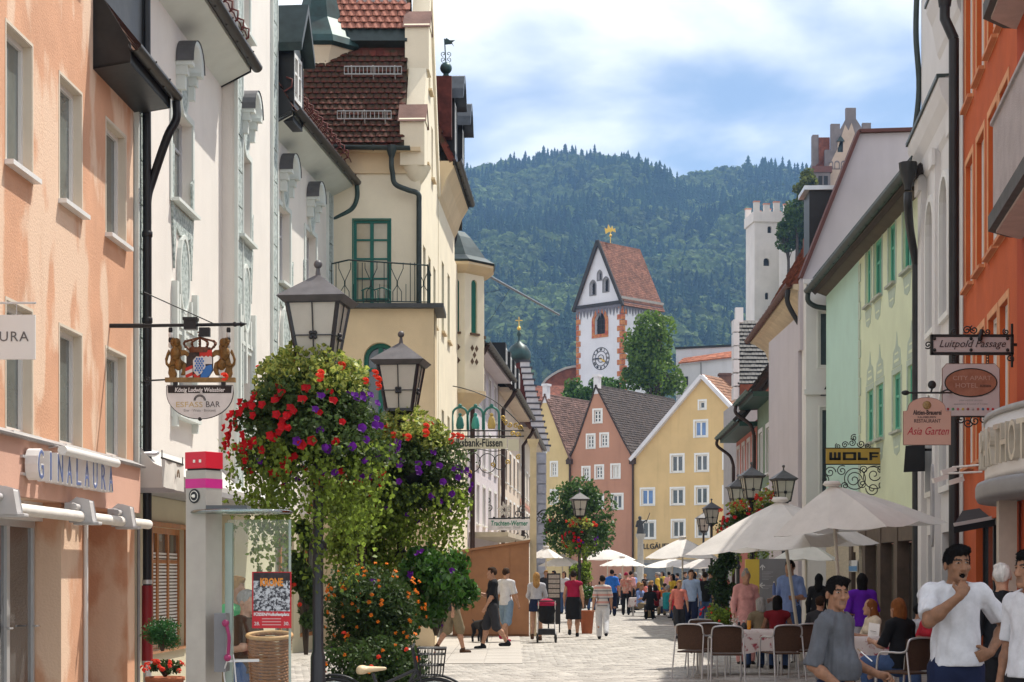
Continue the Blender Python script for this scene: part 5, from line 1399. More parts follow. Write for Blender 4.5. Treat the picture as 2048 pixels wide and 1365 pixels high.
def beer_sign():
 D = 23.6
 root = thing("brewery_sign", "iron bar sign with crowned coat of arms, two golden lions and a half-round board", "sign", P(395, 760, D))
 X0, U_, Z = PX(290, D), Vector((1, 0, 0)), lambda py: PZ(py, D)
 x = lambda px: PX(px, D)
 q = lambda px, py, o=0.: Vector((x(px), D - o, Z(py)))
 wall_x = LX(D)
 mb = MB(); mb.tube([q(288, 652), q(484, 649)], .022, 8); mb.tube([q(484, 649), q(494, 648)], [.03, .004], 8); mb.ball(q(470, 649), .035, 6); mb.ball(q(482, 649), .04, 6, sx=.4)
 mb.tube([q(288, 585), q(428, 648)], .008, 5); mb.tube([q(288, 762), q(330, 760)], .012, 6)
 scroll(mb, q(296, 757), U_, UP, .035, 1.1, 2.2, .006); scroll(mb, q(296, 768), U_, UP, .035, 1.1, -2.2, .006, -1)
 mb.tube([Vector((wall_x, D, Z(652))), q(290, 652)], .03, 8)
 mb.build("iron_bracket", M_black, root)
 mb = MB(); mb.box(q(369, 660, .07), q(394, 640, -.07)); mb.box(q(367, 642, .08), q(396, 636, -.08)); mb.build("spotlight", M_black, root)
 mb = MB(); mb.box(q(399, 674, .05), q(420, 656, -.05)); mb.build("small_lantern", M_black, root)
 for px in (341, 457):
  mb = MB()
  for k in range(4): mb.lathe([(.022, 0), (.028, .02), (.028, .05), (.022, .068)], q(px, 656 + (k + 1) * 10), 8, mi=k % 2)
  mb.build("chain", [M_black, mat("chain_white", (.6, .6, .6), .5)], root)
 gold = mat("gilt_brown", (.2, .105, .03), .45, .4, 18, metal=.4, bump=.3, bscale=60)
 mb = MB(); mb.box(q(331, 765, .04), q(471, 756, -.04)); mb.build("gilt_beam", mat("gilt_beam_wood", (.26, .16, .06), .6, .3, 12), root)
 lion = [(10, 100), (30, 100), (34, 88), (27, 75), (36, 66), (50, 70), (52, 82), (46, 92), (60, 92), (68, 80), (64, 62), (48, 54), (44, 46), (58, 42), (70, 48), (76, 40), (62, 30), (48, 30), (50, 22), (44, 12), (34, 8), (27, 14), (20, 20), (26, 26), (20, 36), (16, 48), (12, 60), (8, 66), (2, 58), (6, 46), (14, 36), (8, 28), (2, 38), (-4, 52), (-2, 66), (8, 74), (6, 88), (10, 94)]
 for side in (-1, 1):
  mb = MB(); pts = []
  for a, b in lion:
   px = 333 + a * .62 if side < 0 else 469 - a * .62; pts.append((x(px), Z(676 + b * .82)))
  mb.poly([(a, b) for a, b in pts], (Vector((0, D, 0)), U_, UP), -.035, .035); l_ = mb.build("lion", gold, root, bevel=.012)
  cx_ = 354 if side < 0 else 448
  mb = MB()
  for (dx, py, rx, rz) in ((0, 686, .055, .06), (2, 708, .07, .1), (-4, 730, .06, .08)):
   mb.ball(q(cx_ + dx * side, py, .03), 1, 8, sx=rx, sy=.045, sz=rz)
  for k in range(10):
   t = k / 9; mb.ball(q(cx_ + side * (6 + 3 * math.sin(t * 9)), 680 + 34 * t, .04), .026, 5)
  mb.build("mane_and_body", gold, l_)
 mb = MB(); mb.lathe([(.135, 0), (.145, .03), (.14, .07)], q(400, 706), 18, sy=.4)
 for k in range(5):
  px = 378 + k * 11; c = q(px, 700); top = q(400, 676)
  mb.tube(curve_pts([c, q(px + (px - 400) * .45, 686), q(400 + (px - 400) * .4, 678), top], 5), .015, 6)
  for t in (.25, .5, .75): mb.ball(q(px + (px - 400) * .4 * math.sin(math.pi * t), 700 - 22 * t, .02), .02, 5)
 mb.ball(q(400, 671), .028, 6); mb.bar(q(400, 672), q(400, 660), .02, .02); mb.bar(q(395, 665), q(405, 665), .018, .018); mb.build("crown", mat("crown_bronze", (.16, .06, .03), .5, .5, 20, metal=.3), root)
 def field(nm, pts, m, o0, o1):
  mb = MB(); mb.poly([(x(a), Z(b)) for a, b in pts], (Vector((0, D, 0)), U_, UP), o0, o1); return mb.build(nm, m, root)
 red, wh, bl = mat("sign_red", (.55, .03, .02), .5), mat("sign_white2", (.7, .68, .68), .5), mat("sign_blue", (.04, .17, .5), .5)
 field("shield", [(374, 706), (426, 706), (426, 742), (418, 754), (400, 764), (382, 754), (374, 742)], mat("shield_dark", (.05, .03, .025), .6, .5, 25), -.02, .03)
 f = field("red_field", [(400, 701), (425, 701), (425, 715), (421, 712), (417, 715), (413, 712), (409, 715), (405, 712), (400, 715)], red, .031, .038)
 field("white_field", [(400, 715.5), (405, 712.5), (409, 715.5), (413, 712.5), (417, 715.5), (421, 712.5), (425, 715.5), (425, 729), (400, 729)], wh, .031, .036)
 for k in range(4):
  field("red_stripe" if k % 2 == 0 else "white_stripe", [(372, 737 + k * 7), (386, 731 + k * 7), (386, 738 + k * 7), (372, 744 + k * 7)], red if k % 2 == 0 else wh, .031, .037 + k * .0005)
 field("white_field", [(387, 750), (400, 745), (400, 764), (391, 761)], red, .031, .036)
 field("blue_field", [(404, 736), (424, 730), (426, 740), (420, 752), (410, 760), (402, 756)], bl, .031, .037)
 mb = MB(); k = 0
 hs = field("lozenge_heart", [(387, 722), (394, 714), (411, 716), (412, 735), (404, 748), (396, 753), (388, 744)], wh, .038, .046)
 for i in range(5):
  for j in range(7):
   cx_, cy = 389.5 + i * 5.2 + (j % 2) * 2.6, 719 + j * 4.6
   if (cx_ - 400) ** 2 / 140 + (cy - 732) ** 2 / 330 > .8: continue
   m2 = MB(); m2.poly([(x(cx_ - 2.2), Z(cy + 1.2)), (x(cx_ + 1), Z(cy + 2.6)), (x(cx_ + 2.2), Z(cy - 1.2)), (x(cx_ - 1), Z(cy - 2.6))], (Vector((0, D, 0)), U_, UP), .0465, .049); m2.build("lozenge", bl, hs)
 n = 18; arc = [(334 + 132 * (i / n), 0) for i in range(n + 1)]
 oc = [(400 + 66 * math.cos(math.pi + math.pi * i / n), 786 + 52 * -math.sin(math.pi + math.pi * i / n)) for i in range(n + 1)]
 board = [(334, 772)] + oc + [(466, 772)]
 bd = field("board", board, wh, -.02, .02)
 mb = MB(); mb.tube([q(a, b) for a, b in board + board[:1]], .012, 5); mb.ball(q(400, 838), .03, 6); mb.build("board_rim", M_black, bd)
 mb = MB(); mb.poly([(x(a), Z(b)) for a, b in [(336, 772.5), (464, 772.5), (463, 787), (337, 787)]], (Vector((0, D, 0)), U_, UP), .021, .025); mb.build("black_band", mat("sign_brown_black", (.02, .012, .01), .5), bd)
 text("lettering", "König Ludwig Weissbier", (x(400), D - .027, Z(784.5)), U_, UP, .078, wh, bd, .002, shear=.12, off=.002, fitw=x(450) - x(350))
 text("lettering", "ESFASS", (x(379), D - .022, Z(815)), U_, UP, .1, mat("gold_text", (.55, .42, .2), .5), bd, .002, fitw=x(409) - x(356))
 text("lettering", "BAR", (x(426), D - .022, Z(815)), U_, UP, .11, mat("dark_text", (.1, .09, .09), .5), bd, .002, fitw=x(440) - x(412))
 text("lettering", "Bier · Wein · Brotzeit", (x(400), D - .022, Z(824)), U_, UP, .05, mat("grey_text", (.35, .33, .32), .5), bd, .002, fitw=x(432) - x(368))
 mb = MB()
 for r in (.075, .06): mb.tube([q(400, 802, .024) + U_ * (r * math.cos(t)) + UP * (r * math.sin(t)) for t in [math.pi * i / 12 for i in range(13)]], .006, 5)
 mb.build("arch_emblem", mat("dark_text", (.1, .09, .09)), bd)
 for px in (351, 447): mb = MB(); mb.box(q(px - 4, 773, .03), q(px + 4, 757, -.03)); mb.build("clamp", M_black, root)
beer_sign()
M_cream = mat("cream_render", (.78, .7, .54), .92, .06, 1.1, bump=.2, bscale=40, streak=.12)
M_cream2 = mat("tan_render", (.68, .54, .35), .92, .08, 1.2, bump=.2, bscale=40, streak=.2)
M_green = mat("dark_green_paint", (.01, .13, .1), .45, .12, 6)
M_copper = mat("verdigris_copper", (.035, .08, .08), .45, .4, 2, col2=(.02, .03, .03), metal=.3)
M_moss = mat("shaded_mossy_tile", (.12, .028, .02), .9, .3, 1.6, col2=(.035, .03, .016), lo=.4, hi=.6, island=.3)  # moss tones, plus the slope's shade put into the dark colour
M_redlight = mat("sunlit_red_tile", (.3, .12, .085), .9, .25, 6, island=.25)  # upper roof tiles, sunlight put into the paler red
M_greypipe = mat("green_grey_pipe", (.045, .06, .058), .45, .25, 5, metal=.3)
M_iron = mat("wrought_iron", (.02, .022, .022), .5, .2, 9)
def cream_house():
 D = 41.9
 WS = Wall((-4.35, D), (-2.14, D), (0, 0)); WF = Wall((-2.14, D), (-1.94, 47.2), (8, 45)); X = lambda px: WS.U(px); Z = lambda py: PZ(py, D)
 root = thing("cream_house", "cream gabled house with red tile roof, green balcony door and small copper-roofed turret", "building", WS.pt(1, 0, -4))
 ez = 11.5
 door = (X(707), X(780), Z(612), Z(440))
 house_wall(WS, rect(0, WS.L, 0, ez), [rect(*door)], M_cream, root, .3)
 mb = MB(); WS.box(mb, -.6, WS.L - .35, 0, ez, -5.2, -.32); mb.build("rear_block", M_cream, root)
 mb = MB(); WS.box(mb, -.6, WS.L, Z(348), Z(308), .002, .05); WS.box(mb, -.6, WS.L + .02, Z(308), Z(300), .0, .3); mb.build("eave_moulding", M_cream2, root)
 fr = window(WS, *door, root, M_green, mat("pale_pane", (.42, .38, .27), .06, .2, 1.2, spec=.7), rec=.1, fw=.07, vbars=1, hbars=(.07, .32, .55, .77), casing=M_green, cw=.03, co=.02, name="balcony_door")
 L = WF.L; half = L / 2; za = ez + half * 1.8
 slits = [(.8 + k * 1.5, 1.5 + k * 1.5, z0, z0 + 1.5) for k in range(3) for z0 in (8.0, 4.6)] + [(1.5, 2.0, 11.6, 12.9), (3.2, 3.7, 11.6, 12.9), (2.35, 2.9, 13.6, 14.8)]
 house_wall(WF, [(0, 0), (L, 0), (L, ez), (half, za), (0, ez)], [rect(*s) for s in slits], M_cream, root, .35)
 for s in slits: window(WF, *s, root, M_green if s[2] < 11 else M_wframe, M_pane, rec=.15, fw=.06, vbars=0, hbars=(.5,), sill=M_cream2)
 mb = MB(); sl = math.atan2(za - ez, half)
 for sgn, u0 in ((1, 0), (-1, L)):
  a, b = WF.pt(u0, ez + .1, -.15), WF.pt(half, za + .15, -.15); mb.bar(a, b, .42, .3)
 mb.build("gable_coping", M_cream, root)
 for u, z in ((.15, ez - .35), (1.35, ez + 2.2)):
  mb = MB(); WF.box(mb, u - .35, u + .4, z, z + 1.05, -.45, .12); WF.poly(mb, [(u - .38, z + 1.05), (u + .43, z + 1.05), (u + .03, z + 1.45)], -.47, .14)
  if z < ez: mb.lathe([(.05, -.5), (.2, -.3), (.32, -.1), (.36, .02)], WF.pt(u, z, -.12), 12)
  k = mb.build("kneeler", M_cream, root)
  mb = MB(); WF.poly(mb, [(u - .42, z + 1.0), (u - .38, z + 1.0), (u + .03, z + 1.43), (u + .43, z + 1.0), (u + .48, z + 1.0), (u + .03, z + 1.5)], -.5, .16); mb.build("kneeler_tile", M_brownred, k)
 up = Vector((0, math.cos(sl), math.sin(sl))); o = Vector((-4.95, D - .25, ez + .12)); wv = Vector((1, 0, 0)); Lr = half / math.cos(sl) + .3
 wr = -2.5 - o.x
 mb = MB(); mb.hexa([o - UP * .1, o + wv * wr - UP * .1, o + wv * wr + up * Lr - UP * .1, o + up * Lr - UP * .1, o, o + wv * wr, o + wv * wr + up * Lr, o + up * Lr]); rf = mb.build("roof", M_moss, root)
 tiles(rf, o + Vector((0, 0, .02)), wv, up, int(wr / .17), 17, .17, .17, M_moss, singles=230, curve=.03, name="roof_tile")
 s0 = 17 * .17 + .15
 mb = MB(); mb.hexa([o + up * s0, o + wv * wr + up * s0, o + wv * wr + up * (s0 + .45), o + up * (s0 + .45), o + up * s0 + Vector((0, -.25, .1)), o + wv * wr + up * s0 + Vector((0, -.25, .1)), o + wv * wr + up * (s0 + .45) + Vector((0, -.28, .05)), o + up * (s0 + .45) + Vector((0, -.28, .05))]); mb.build("roof_break", M_greypipe, rf)
 tiles(rf, o + up * (s0 + .45) + Vector((0, -.3, .04)), wv, up, int(wr / .2), 10, .2, .2, M_redlight, singles=60, curve=.05, name="roof_tile")
 e2 = Vector((-4.95, 47.4, ez + .1)); mb = MB(); r0 = o + up * Lr; mb.add([e2, e2 + wv * wr, r0 + wv * wr, r0], [(0, 1, 2, 3)]); mb.build("rear_roof", M_moss, root)
 for s_, x0, x1 in ((.55, .9, 2.15), (1.95, 1.0, 2.35), (s0 + 1.05, 1.2, 2.4)):
  mb = MB(); nn = Vector((0, -math.sin(sl), math.cos(sl)))
  p = o + up * s_ + wv * x0; q = o + up * s_ + wv * x1
  for h in (.12, .3): mb.bar(p + UP * h - Vector((0, .2, 0)), q + UP * h - Vector((0, .2, 0)), .02, .025)
  k = int((x1 - x0) / .09)
  for i in range(k + 1):
   a = p.lerp(q, i / k) - Vector((0, .2, 0)); mb.bar(a + UP * .12, a + UP * .3, .014, .014)
  for t in (.12, .5, .88):
   a = p.lerp(q, t); mb.bar(a, a - Vector((0, .2, 0)) + UP * .32, .025, .03)
  mb.build("snow_fence", mat("galvanised", (.35, .36, .36), .5, .1, metal=.4), rf)
 mb = MB(); gutter(mb, [Vector((-4.9, D - .38, ez + .06)), Vector((-2.35, D - .38, ez + .03))], .09); mb.build("gutter", M_greypipe, root)
 g = P(783, 300, D - .4); mb = MB(); mb.tube(curve_pts([g, g - UP * .35, P(785, 345, D - .35), P(790, 368, D - .3), P(815, 380, D - .2), P(836, 388, D - .15), P(838, 410, D - .12), P(838, 470, D - .12)], 6), .062, 8); mb.tube([P(838, 470, D - .12), P(838, 612, D - .12)], .062, 8)
 mb.lathe([(.06, -.18), (.12, 0), (.12, .1)], g, 10); mb.build("downpipe", M_greypipe, root)
 tx, ty, tr = -4.62, 43.4, .62; zt = 14.2
 mb = MB(); mb.lathe([(tr, 8), (tr, zt - .35), (tr + .1, zt - .2), (tr + .28, zt)], (tx, ty, 0), 8, smooth=False, a0=.4, a1=.4 + 2 * math.pi); t = mb.build("turret", M_cream, root)
 mb = MB(); mb.lathe([(tr + .3, zt - .02), (tr + .42, zt + .05), (tr + .36, zt + .22), (tr - .05, zt + .75), (tr - .25, zt + 1.5), (.1, zt + 4.2), (.02, zt + 4.4)], (tx, ty, 0), 8, smooth=False, a0=.4, a1=.4 + 2 * math.pi); mb.build("turret_roof", M_copper, t)
 mb = MB(); mb.box((-5.0, 44.2, zt - .6), (-3.85, 45.6, zt + 1.2)); mb.build("copper_dormer", M_copper, root)
 DP = 40.4; WPp = Wall((-4.3, DP), (PX(868, DP), DP), (0, 0)); zf = PZ(618, DP)
 aw = arch(WPp.U(727), WPp.U(793), PZ(900, DP), PZ(685, DP), 14)
 house_wall(WPp, rect(0, WPp.L, 0, zf), [aw], M_cream2, root, .3)
 mb = MB(); WPp.box(mb, 0, WPp.L - .01, 0, zf - .01, -1.48, -.62); mb.build("porch_block", M_cream2, root)
 ww = Wall((WPp.pt(WPp.L, 0).x, DP), (WPp.pt(WPp.L, 0).x, D), (8, 41)); house_wall(ww, rect(.02, ww.L, 0, zf - .01), [], M_cream2, root, .3)
 mb = MB(); WPp.poly(mb, aw, -.34, -.3); ar = mb.build("arched_window", M_pane, root)
 mb = MB(); c = (WPp.U(727) + WPp.U(793)) / 2; r_ = (WPp.U(793) - WPp.U(727)) / 2
 WPp.poly(mb, aw, -.29, -.2, 0, [arch(c - r_ + .09, c + r_ - .09, PZ(900, DP) + .08, PZ(685, DP) - .09, 14)]); WPp.box(mb, c - .05, c + .05, PZ(900, DP) + .08, PZ(685, DP) - .09, -.29, -.21); WPp.box(mb, c - r_ + .09, c + r_ - .09, PZ(737, DP) - .03, PZ(737, DP) + .03, -.29, -.22); mb.build("window_frame", M_green, ar)
 mb = MB(); WPp.box(mb, -.1, WPp.L + .22, zf, zf + .1, -1.5, .2); mb.build("balcony_slab", mat("slab_dark", (.06, .065, .07), .6, .2), root)
 zr0, zr1 = zf + .16, PZ(527, DP); mb = MB(); x0, x1 = WPp.U(664), WPp.U(856)
 WPp.tube(mb, [(x0, zr1, -.05), (x0 + .38, zr1 + .06, .08), (x0 + .4, zr1 + .06, .08), (x1, zr1 - .06, .08)], .018, 6); WPp.tube(mb, [(x0, zr0, -.05), (x0 + .4, zr0, .08), (x1, zr0 - .02, .08)], .014, 6)
 n = 22
 for i in range(n + 1):
  u = x0 + (x1 - x0) * i / n; k = i % 6
  if k in (0, 1): WPp.tube(mb, [(u, zr0, .08), (u, zr1, .08)], .009, 4)
  elif k in (2, 4):
   s_ = .09 if k == 2 else -.09; zm = (zr0 + zr1) / 2
   WPp.tube(mb, [(u, zr0, .08), (u, zm - .22, .08), (u + s_, zm - .08, .08), (u + s_, zm + .02, .08), (u - s_ * .4, zm + .3, .08), (u - s_ * .4, zr1, .08)], .009, 4)
  else: WPp.tube(mb, [(u, zr0, .08), (u, zm - .05, .08)], .008, 4)
 for i in range(4): WPp.tube(mb, [(x1, zr0 - .02, .08 - i * .36), (x1, zr1 - .06, .08 - i * .36)], .01, 4)
 WPp.tube(mb, [(x1, zr1 - .06, .08), (x1, zr1 - .06, -1.3)], .018, 6); WPp.tube(mb, [(x1, zr0 - .1, .08), (x1, zr1 - .04, .08)], .02, 6)
 mb.build("balcony_railing", mat("green_black_iron", (.012, .03, .028), .5), root)
 ch = thing("balcony_chair", "green folding chair standing behind the balcony railing", "chair", WPp.pt(WPp.U(750), zf + .1, -.6))
 mb = MB()
 for px in (722, 738, 752, 768): WPp.tube(mb, [(WPp.U(px), zf + .1, -.6), (WPp.U(px), zf + .52, -.6)], .014, 5)
 WPp.tube(mb, [(WPp.U(718), zf + .5, -.6), (WPp.U(730), zf + .56, -.6), (WPp.U(745), zf + .52, -.6), (WPp.U(760), zf + .57, -.6), (WPp.U(778), zf + .5, -.6)], .016, 5); mb.build("chair_back", M_green, ch)
 mb = MB(); WPp.box(mb, WPp.U(720), WPp.U(774), zf + .3, zf + .33, -1.0, -.6); mb.build("seat", M_green, ch)
cream_house()
def turreted_house():
 W = Wall((-1.93, 47.3), (-1.45, 58.5), (8, 55)); root = thing("oriel_house", "cream house with polygonal oriel, dark dormers and ball finial beside the gabled house", "building", W.pt(3, 0, -3))
 ez = PZ(425, 53.5); WS_ = [(u, u + .8, z, z + 1.9) for u in (1., 3., 8.8, 10.2) for z in (8.2, 4.2)]
 EL = 5.6; house_wall(W, [(0, 0), (W.L, 0), (W.L, 10.9), (EL, 10.9), (EL, ez + .3), (0, ez + .3)], [rect(*s) for s in WS_], M_cream, root, .3)
 for s in WS_: window(W, *s, root, M_green, M_pane, rec=.15, vbars=1, hbars=(.5,), sill=M_cream2)
 mb = MB(); W.box(mb, 0, W.L, 0, 10.9, -7, -.32); W.box(mb, 0, EL, 10.9, ez, -7, -.32); mb.build("rear_block", M_cream, root)
 mb = MB(); pr = [(.0, ez - .9), (.08, ez - .75), (.22, ez - .35), (.4, ez - .05), (.4, ez + .1), (-.2, ez + .1)]
 vs = [W.pt(u, z, o) for u in (0, EL) for o, z in pr]; n = 6; mb.add(vs, [(i, (i + 1) % n, (i + 1) % n + n, i + n) for i in range(n)] + [tuple(range(n))[::-1], tuple(range(n, 12))]); mb.build("coved_eave", M_cream2, root)
 mb = MB(); gutter(mb, [W.pt(-.1, ez + .15, .5), W.pt(EL, ez + .12, .5)], .11); W.box(mb, -.05, EL, ez - .02, ez + .1, .38, .44); mb.build("gutter", M_black, root)
 sl = (W.n * -.42 + UP * .91); a, b = W.pt(0, ez + .1, .4), W.pt(EL, ez + .1, .4)
 roof_plane(root, a, b, b + sl * 4.6, a + sl * 4.6, M_moss, rows=22, cols=26)
 for u, s in ((1.5, 1.), (4.4, .85)):
  mb = MB(); z0 = ez + .5; W.box(mb, u - .5 * s, u - .42 * s, z0, z0 + 1.6, -2, .35); W.box(mb, u + .42 * s, u + .5 * s, z0, z0 + 1.6, -2, .35); W.box(mb, u - .5 * s, u + .5 * s, z0 - .2, z0 + .1, -2, .36); d = mb.build("dormer", M_black, root)
  mb = MB(); W.poly(mb, [(u - .75, z0 + 1.45), (u - .6, z0 + 1.55), (u - .3, z0 + 1.95), (u, z0 + 2.05), (u + .3, z0 + 1.95), (u + .6, z0 + 1.55), (u + .75, z0 + 1.45), (u + .6, z0 + 1.75), (u + .3, z0 + 2.15), (u, z0 + 2.25), (u - .3, z0 + 2.15), (u - .6, z0 + 1.75)], -2, .6); mb.build("dormer_roof", mat("slate_sheet", (.06, .07, .085), .35, .3, 3, metal=.4), d)
  window(W, u - .4 * s, u + .4 * s, z0 + .1, z0 + 1.5, d, M_wframe, M_pane, rec=-.28, fw=.06, hbars=(.5,))
 G = Wall((-2.6, 47.5), (PX(903, 47.5), 47.5), (0, 0)); zt = PZ(152, 47.5)
 mb = MB(); G.poly(mb, [(-2.2, zt - 1.6), (G.L, zt - 1.6), (G.L, zt), (-2.2, zt)], -.4, 0); mb.build("red_gable", mat("dark_red_tile_hung", (.1, .025, .02), .9, .4, 5, island=.3), root)
 fb = P(892, 146, 48); mb = MB(); mb.lathe([(.14, -.2), (.1, -.1), (.05, 0)], fb, 10); mb.ball(fb + UP * .12, .16, 10); mb.tube([fb + UP * .2, P(889, 78, 48)], .018, 6)
 for sgn in (-1, 1):
  for zz in (.35, .5): scroll(mb, fb + UP * zz + Vector((sgn * .07, 0, 0)), (sgn, 0, 0), UP, .07, 1.2, -1.5, .01)
 v = P(889, 90, 48); mb.poly([(0, 0), (.2, .02), (.26, -.06), (.2, .06), (.28, .12), (.14, .12), (.05, .18), (0, .12)], (v, Vector((1, 0, 0)), UP), -.01, .01); mb.build("ball_finial", M_copper, root)
 mb = MB(); mb.box(P(900, 462, 53.2), P(924, 440, 52.9)); mb.tube(curve_pts([P(911, 462, 53), P(909, 480, 53), P(898, 505, 52.9), P(892, 525, 52.8), P(892, 560, 52.8)], 6), .07, 8); mb.tube([P(892, 560, 52.8), P(892, 1090, 52.8)], .07, 8); mb.build("downpipe", M_gutter, root)
 c = Vector((-1.84, 55.2)); zb, zt = PZ(785, 55), PZ(556, 55); rr = 1.05
 pts = [(c.x - .2, c.y - rr - .05), (c.x + .42, c.y - rr - .05), (c.x + .98, c.y - .42), (c.x + .98, c.y + .42), (c.x + .42, c.y + rr), (c.x - .2, c.y + rr)]
 og = None
 for i in range(5):
  Wo = Wall(pts[i], pts[i + 1], (20, 40) if i > 0 else (0, 0)); hw = Wo.L
  hole = [arch(hw * .5 - .14, hw * .5 + .14, PZ(672, 55), PZ(566, 55), 8)] if i < 4 else []
  o = house_wall(Wo, rect(0, hw, zb, zt), hole, M_cream, root, .12, name="oriel_wall")
  if hole:
   mb = MB(); Wo.poly(mb, hole[0], -.1, -.06); p_ = mb.build("oriel_pane", M_green, o)
   mb = MB(); zc = PZ(715, 55)
   for (du, dz_) in ((0, 0), (.1, .2), (-.1, .2), (.1, -.2), (-.1, -.2)): Wo.poly(mb, [(hw / 2 + du - .08, zc + dz_), (hw / 2 + du, zc + dz_ - .1), (hw / 2 + du + .08, zc + dz_), (hw / 2 + du, zc + dz_ + .1)], .002, .012)
   Wo.box(mb, hw / 2 - .2, hw / 2 + .2, PZ(676, 55), PZ(672, 55), 0, .06); mb.build("lozenge_ornament", mat("ornament_brown", (.12, .07, .04), .8), o)
 mb = MB(); cc = (c.x + .2, c.y, 0)
 n = 6
 def ring(s, z): return [((x_ - c.x) * s + c.x, (y_ - c.y) * s + c.y, z) for x_, y_ in pts]
 def loft(mb, prof, mi=0):
  vs = [q for s, z in prof for q in ring(s, z)]; mb.add(vs, [(i * n + k, i * n + (k + 1) % n, (i + 1) * n + (k + 1) % n, (i + 1) * n + k) for i in range(len(prof) - 1) for k in range(n)], mi)
 loft(mb, [(1.06, zb), (1.06, zb - .1), (.95, zb - .2), (.8, zb - .35), (.6, zb - .45), (.3, zb - .75), (.05, zb - .85)]); mb.build("oriel_corbel", M_cream2, root)
 mb = MB(); loft(mb, [(1.0, zt), (1.1, zt + .05), (1.3, zt + .22), (1.3, zt + .3)]); mb.build("oriel_cornice", M_cream2, root)
 mb = MB(); loft(mb, [(1.32, zt + .3), (1.34, zt + .36), (1.05, zt + .55), (.85, zt + .85), (.6, zt + 1.2), (.4, zt + 1.4)]); mb.build("oriel_roof", mat("dark_patina", (.035, .05, .05), .35, .35, 3, metal=.5), root)
 fp = thing("flagpole", "bare grey flagpole jutting out from the oriel over the street", "flagpole", P(974, 550, 57))
 mb = MB(); a, b = P(972, 549, 57), P(1118, 630, 61.5); mb.tube([a, b], [.045, .035], 8); mb.build("pole", mat("grey_pole", (.25, .27, .29), .4, metal=.3), fp)
 mb = MB(); mb.tube([a.lerp(b, .32), P(930, 720, 58)], .006, 4); mb.tube([a.lerp(b, .32), P(950, 590, 58.5)], .006, 4); mb.tube([a, P(955, 545, 57)], .03, 6); mb.build("stay", M_black, fp)
turreted_house()
def left_far():
 spec = [("lilac_house", "pale lilac house with brown downpipe behind the bank sign", 58.6, 70, -1.45, -.55, 9.3, mat("lilac_plaster", (.6, .55, .58), .92, .06, .8, streak=.15), 3, M_brownroof),
   ("beige_house", "beige house with tall brown shutters, behind the edelweiss sign", 70.1, 84, -.5, .35, 9.0, mat("beige_plaster", (.6, .5, .4), .92, .08, .8, streak=.2), 3, M_brownroof),
   ("patterned_house", "cream house with painted red pattern band, last on the left side", 84.1, 99, .37, 1.15, 8.6, mat("patterned_cream", (.55, .47, .38), .9, .1, .8, streak=.2), 3, M_brownred)]
 for nm, lab, d0, d1, x0, x1, ez, m, rows, rm in spec:
  W = Wall((x0, d0), (x1, d1), (10, (d0 + d1) / 2)); root = thing(nm, lab, "building", W.pt(W.L / 2, 0, -3)); n = 5
  wins = [(W.L * (k + .28) / n, W.L * (k + .72) / n, 3.4 + r * 2.05, 4.75 + r * 2.05) for k in range(n) for r in range(rows)]
  wins = [w for w in wins if w[3] < ez - .25]
  house_wall(W, rect(0, W.L, 0, ez), [rect(*w) for w in wins], m, root, .25)
  for w in wins: window(W, *w, root, M_wframe if nm != "beige_house" else mat("brown_shutter", (.09, .05, .035), .7), M_pane, rec=.1, fw=.07, vbars=1, sill=M_wframe, casing=M_wframe, cw=.1)
  mb = MB(); W.box(mb, 0, W.L, 0, ez, -8, -.27); mb.build("rear_block", m, root)
  sl = W.n * -.6 + UP * .8; a, b = W.pt(-.1, ez - .1, .55), W.pt(W.L + .1, ez - .1, .55)
  roof_plane(root, a, b, b + sl * 5.5, a + sl * 5.5, rm, rows=18, cols=30)
  mb = MB(); gutter(mb, [W.pt(-.1, ez - .06, .66), W.pt(W.L + .1, ez - .08, .66)], .1); mb.build("gutter", M_gutter, root)
  mb = MB(); W.box(mb, -.05, W.L, ez - .22, ez - .05, 0, .5); mb.build("soffit", m, root)
  for u in (.25,):
   mb = MB(); W.tube(mb, [(u, 0, .14), (u, ez - .9, .14), (u, ez - .4, .5), (u, ez - .1, .66)], .08, 8); mb.build("downpipe", mat("brown_pipe", (.05, .028, .022)), root)
  if nm == "lilac_house":
   mb = MB(); W.poly(mb, [(.4, 2.9), (W.L, 2.9), (W.L, 3.05), (.4, 3.05)], 0, 1.3); mb.build("shop_canopy", mat("beige_canopy", (.5, .44, .34), .8), root)
   for u, z in ((1.2, 11.6),):
    mb = MB(); W.box(mb, u - .5, u + .5, z - 1.9, z - .2, -1.7, .0); d = mb.build("dormer", M_wframe, root)
    p = W.pt(u - .65, z - .3, .15); roof_plane(d, p, W.pt(u - .65, z - .3, -1.9), W.pt(u, z + .9, -1.9), W.pt(u, z + .9, .15), M_brownroof, rows=8, cols=9)
    roof_plane(d, W.pt(u + .65, z - .3, .15), W.pt(u + .65, z - .3, -1.9), W.pt(u, z + .9, -1.9), W.pt(u, z + .9, .15), M_brownroof, rows=8, cols=9)
  if nm == "beige_house":
   for k in range(4):
    u = 2 + k * 3; mb = MB(); W.box(mb, u - .45, u + .45, ez + .4, ez + 1.9, -1.5, .15); d = mb.build("dormer", M_black, root); window(W, u - .38, u + .38, ez + .6, ez + 1.7, d, M_wframe, M_pane, rec=-.12, hbars=(.5,))
  if nm == "patterned_house":
   for k in range(12):
    mb = MB(); u = W.L * (k + .5) / 12; W.poly(mb, [(u - .3, 5.05), (u, 4.85), (u + .3, 5.05), (u, 5.25)], .002, .02); mb.build("painted_lozenge", mat("painted_red", (.4, .13, .08), .9), root)
 D = 100.; root = thing("striped_gable_house", "house with dark red roof, grey and white striped gable edge and green onion turret", "building", (PX(1050, D), D + 5, 0))
 W = Wall((PX(1068, D), D), (PX(1092, D), D), (0, 0)); Z = lambda py: PZ(py, D)
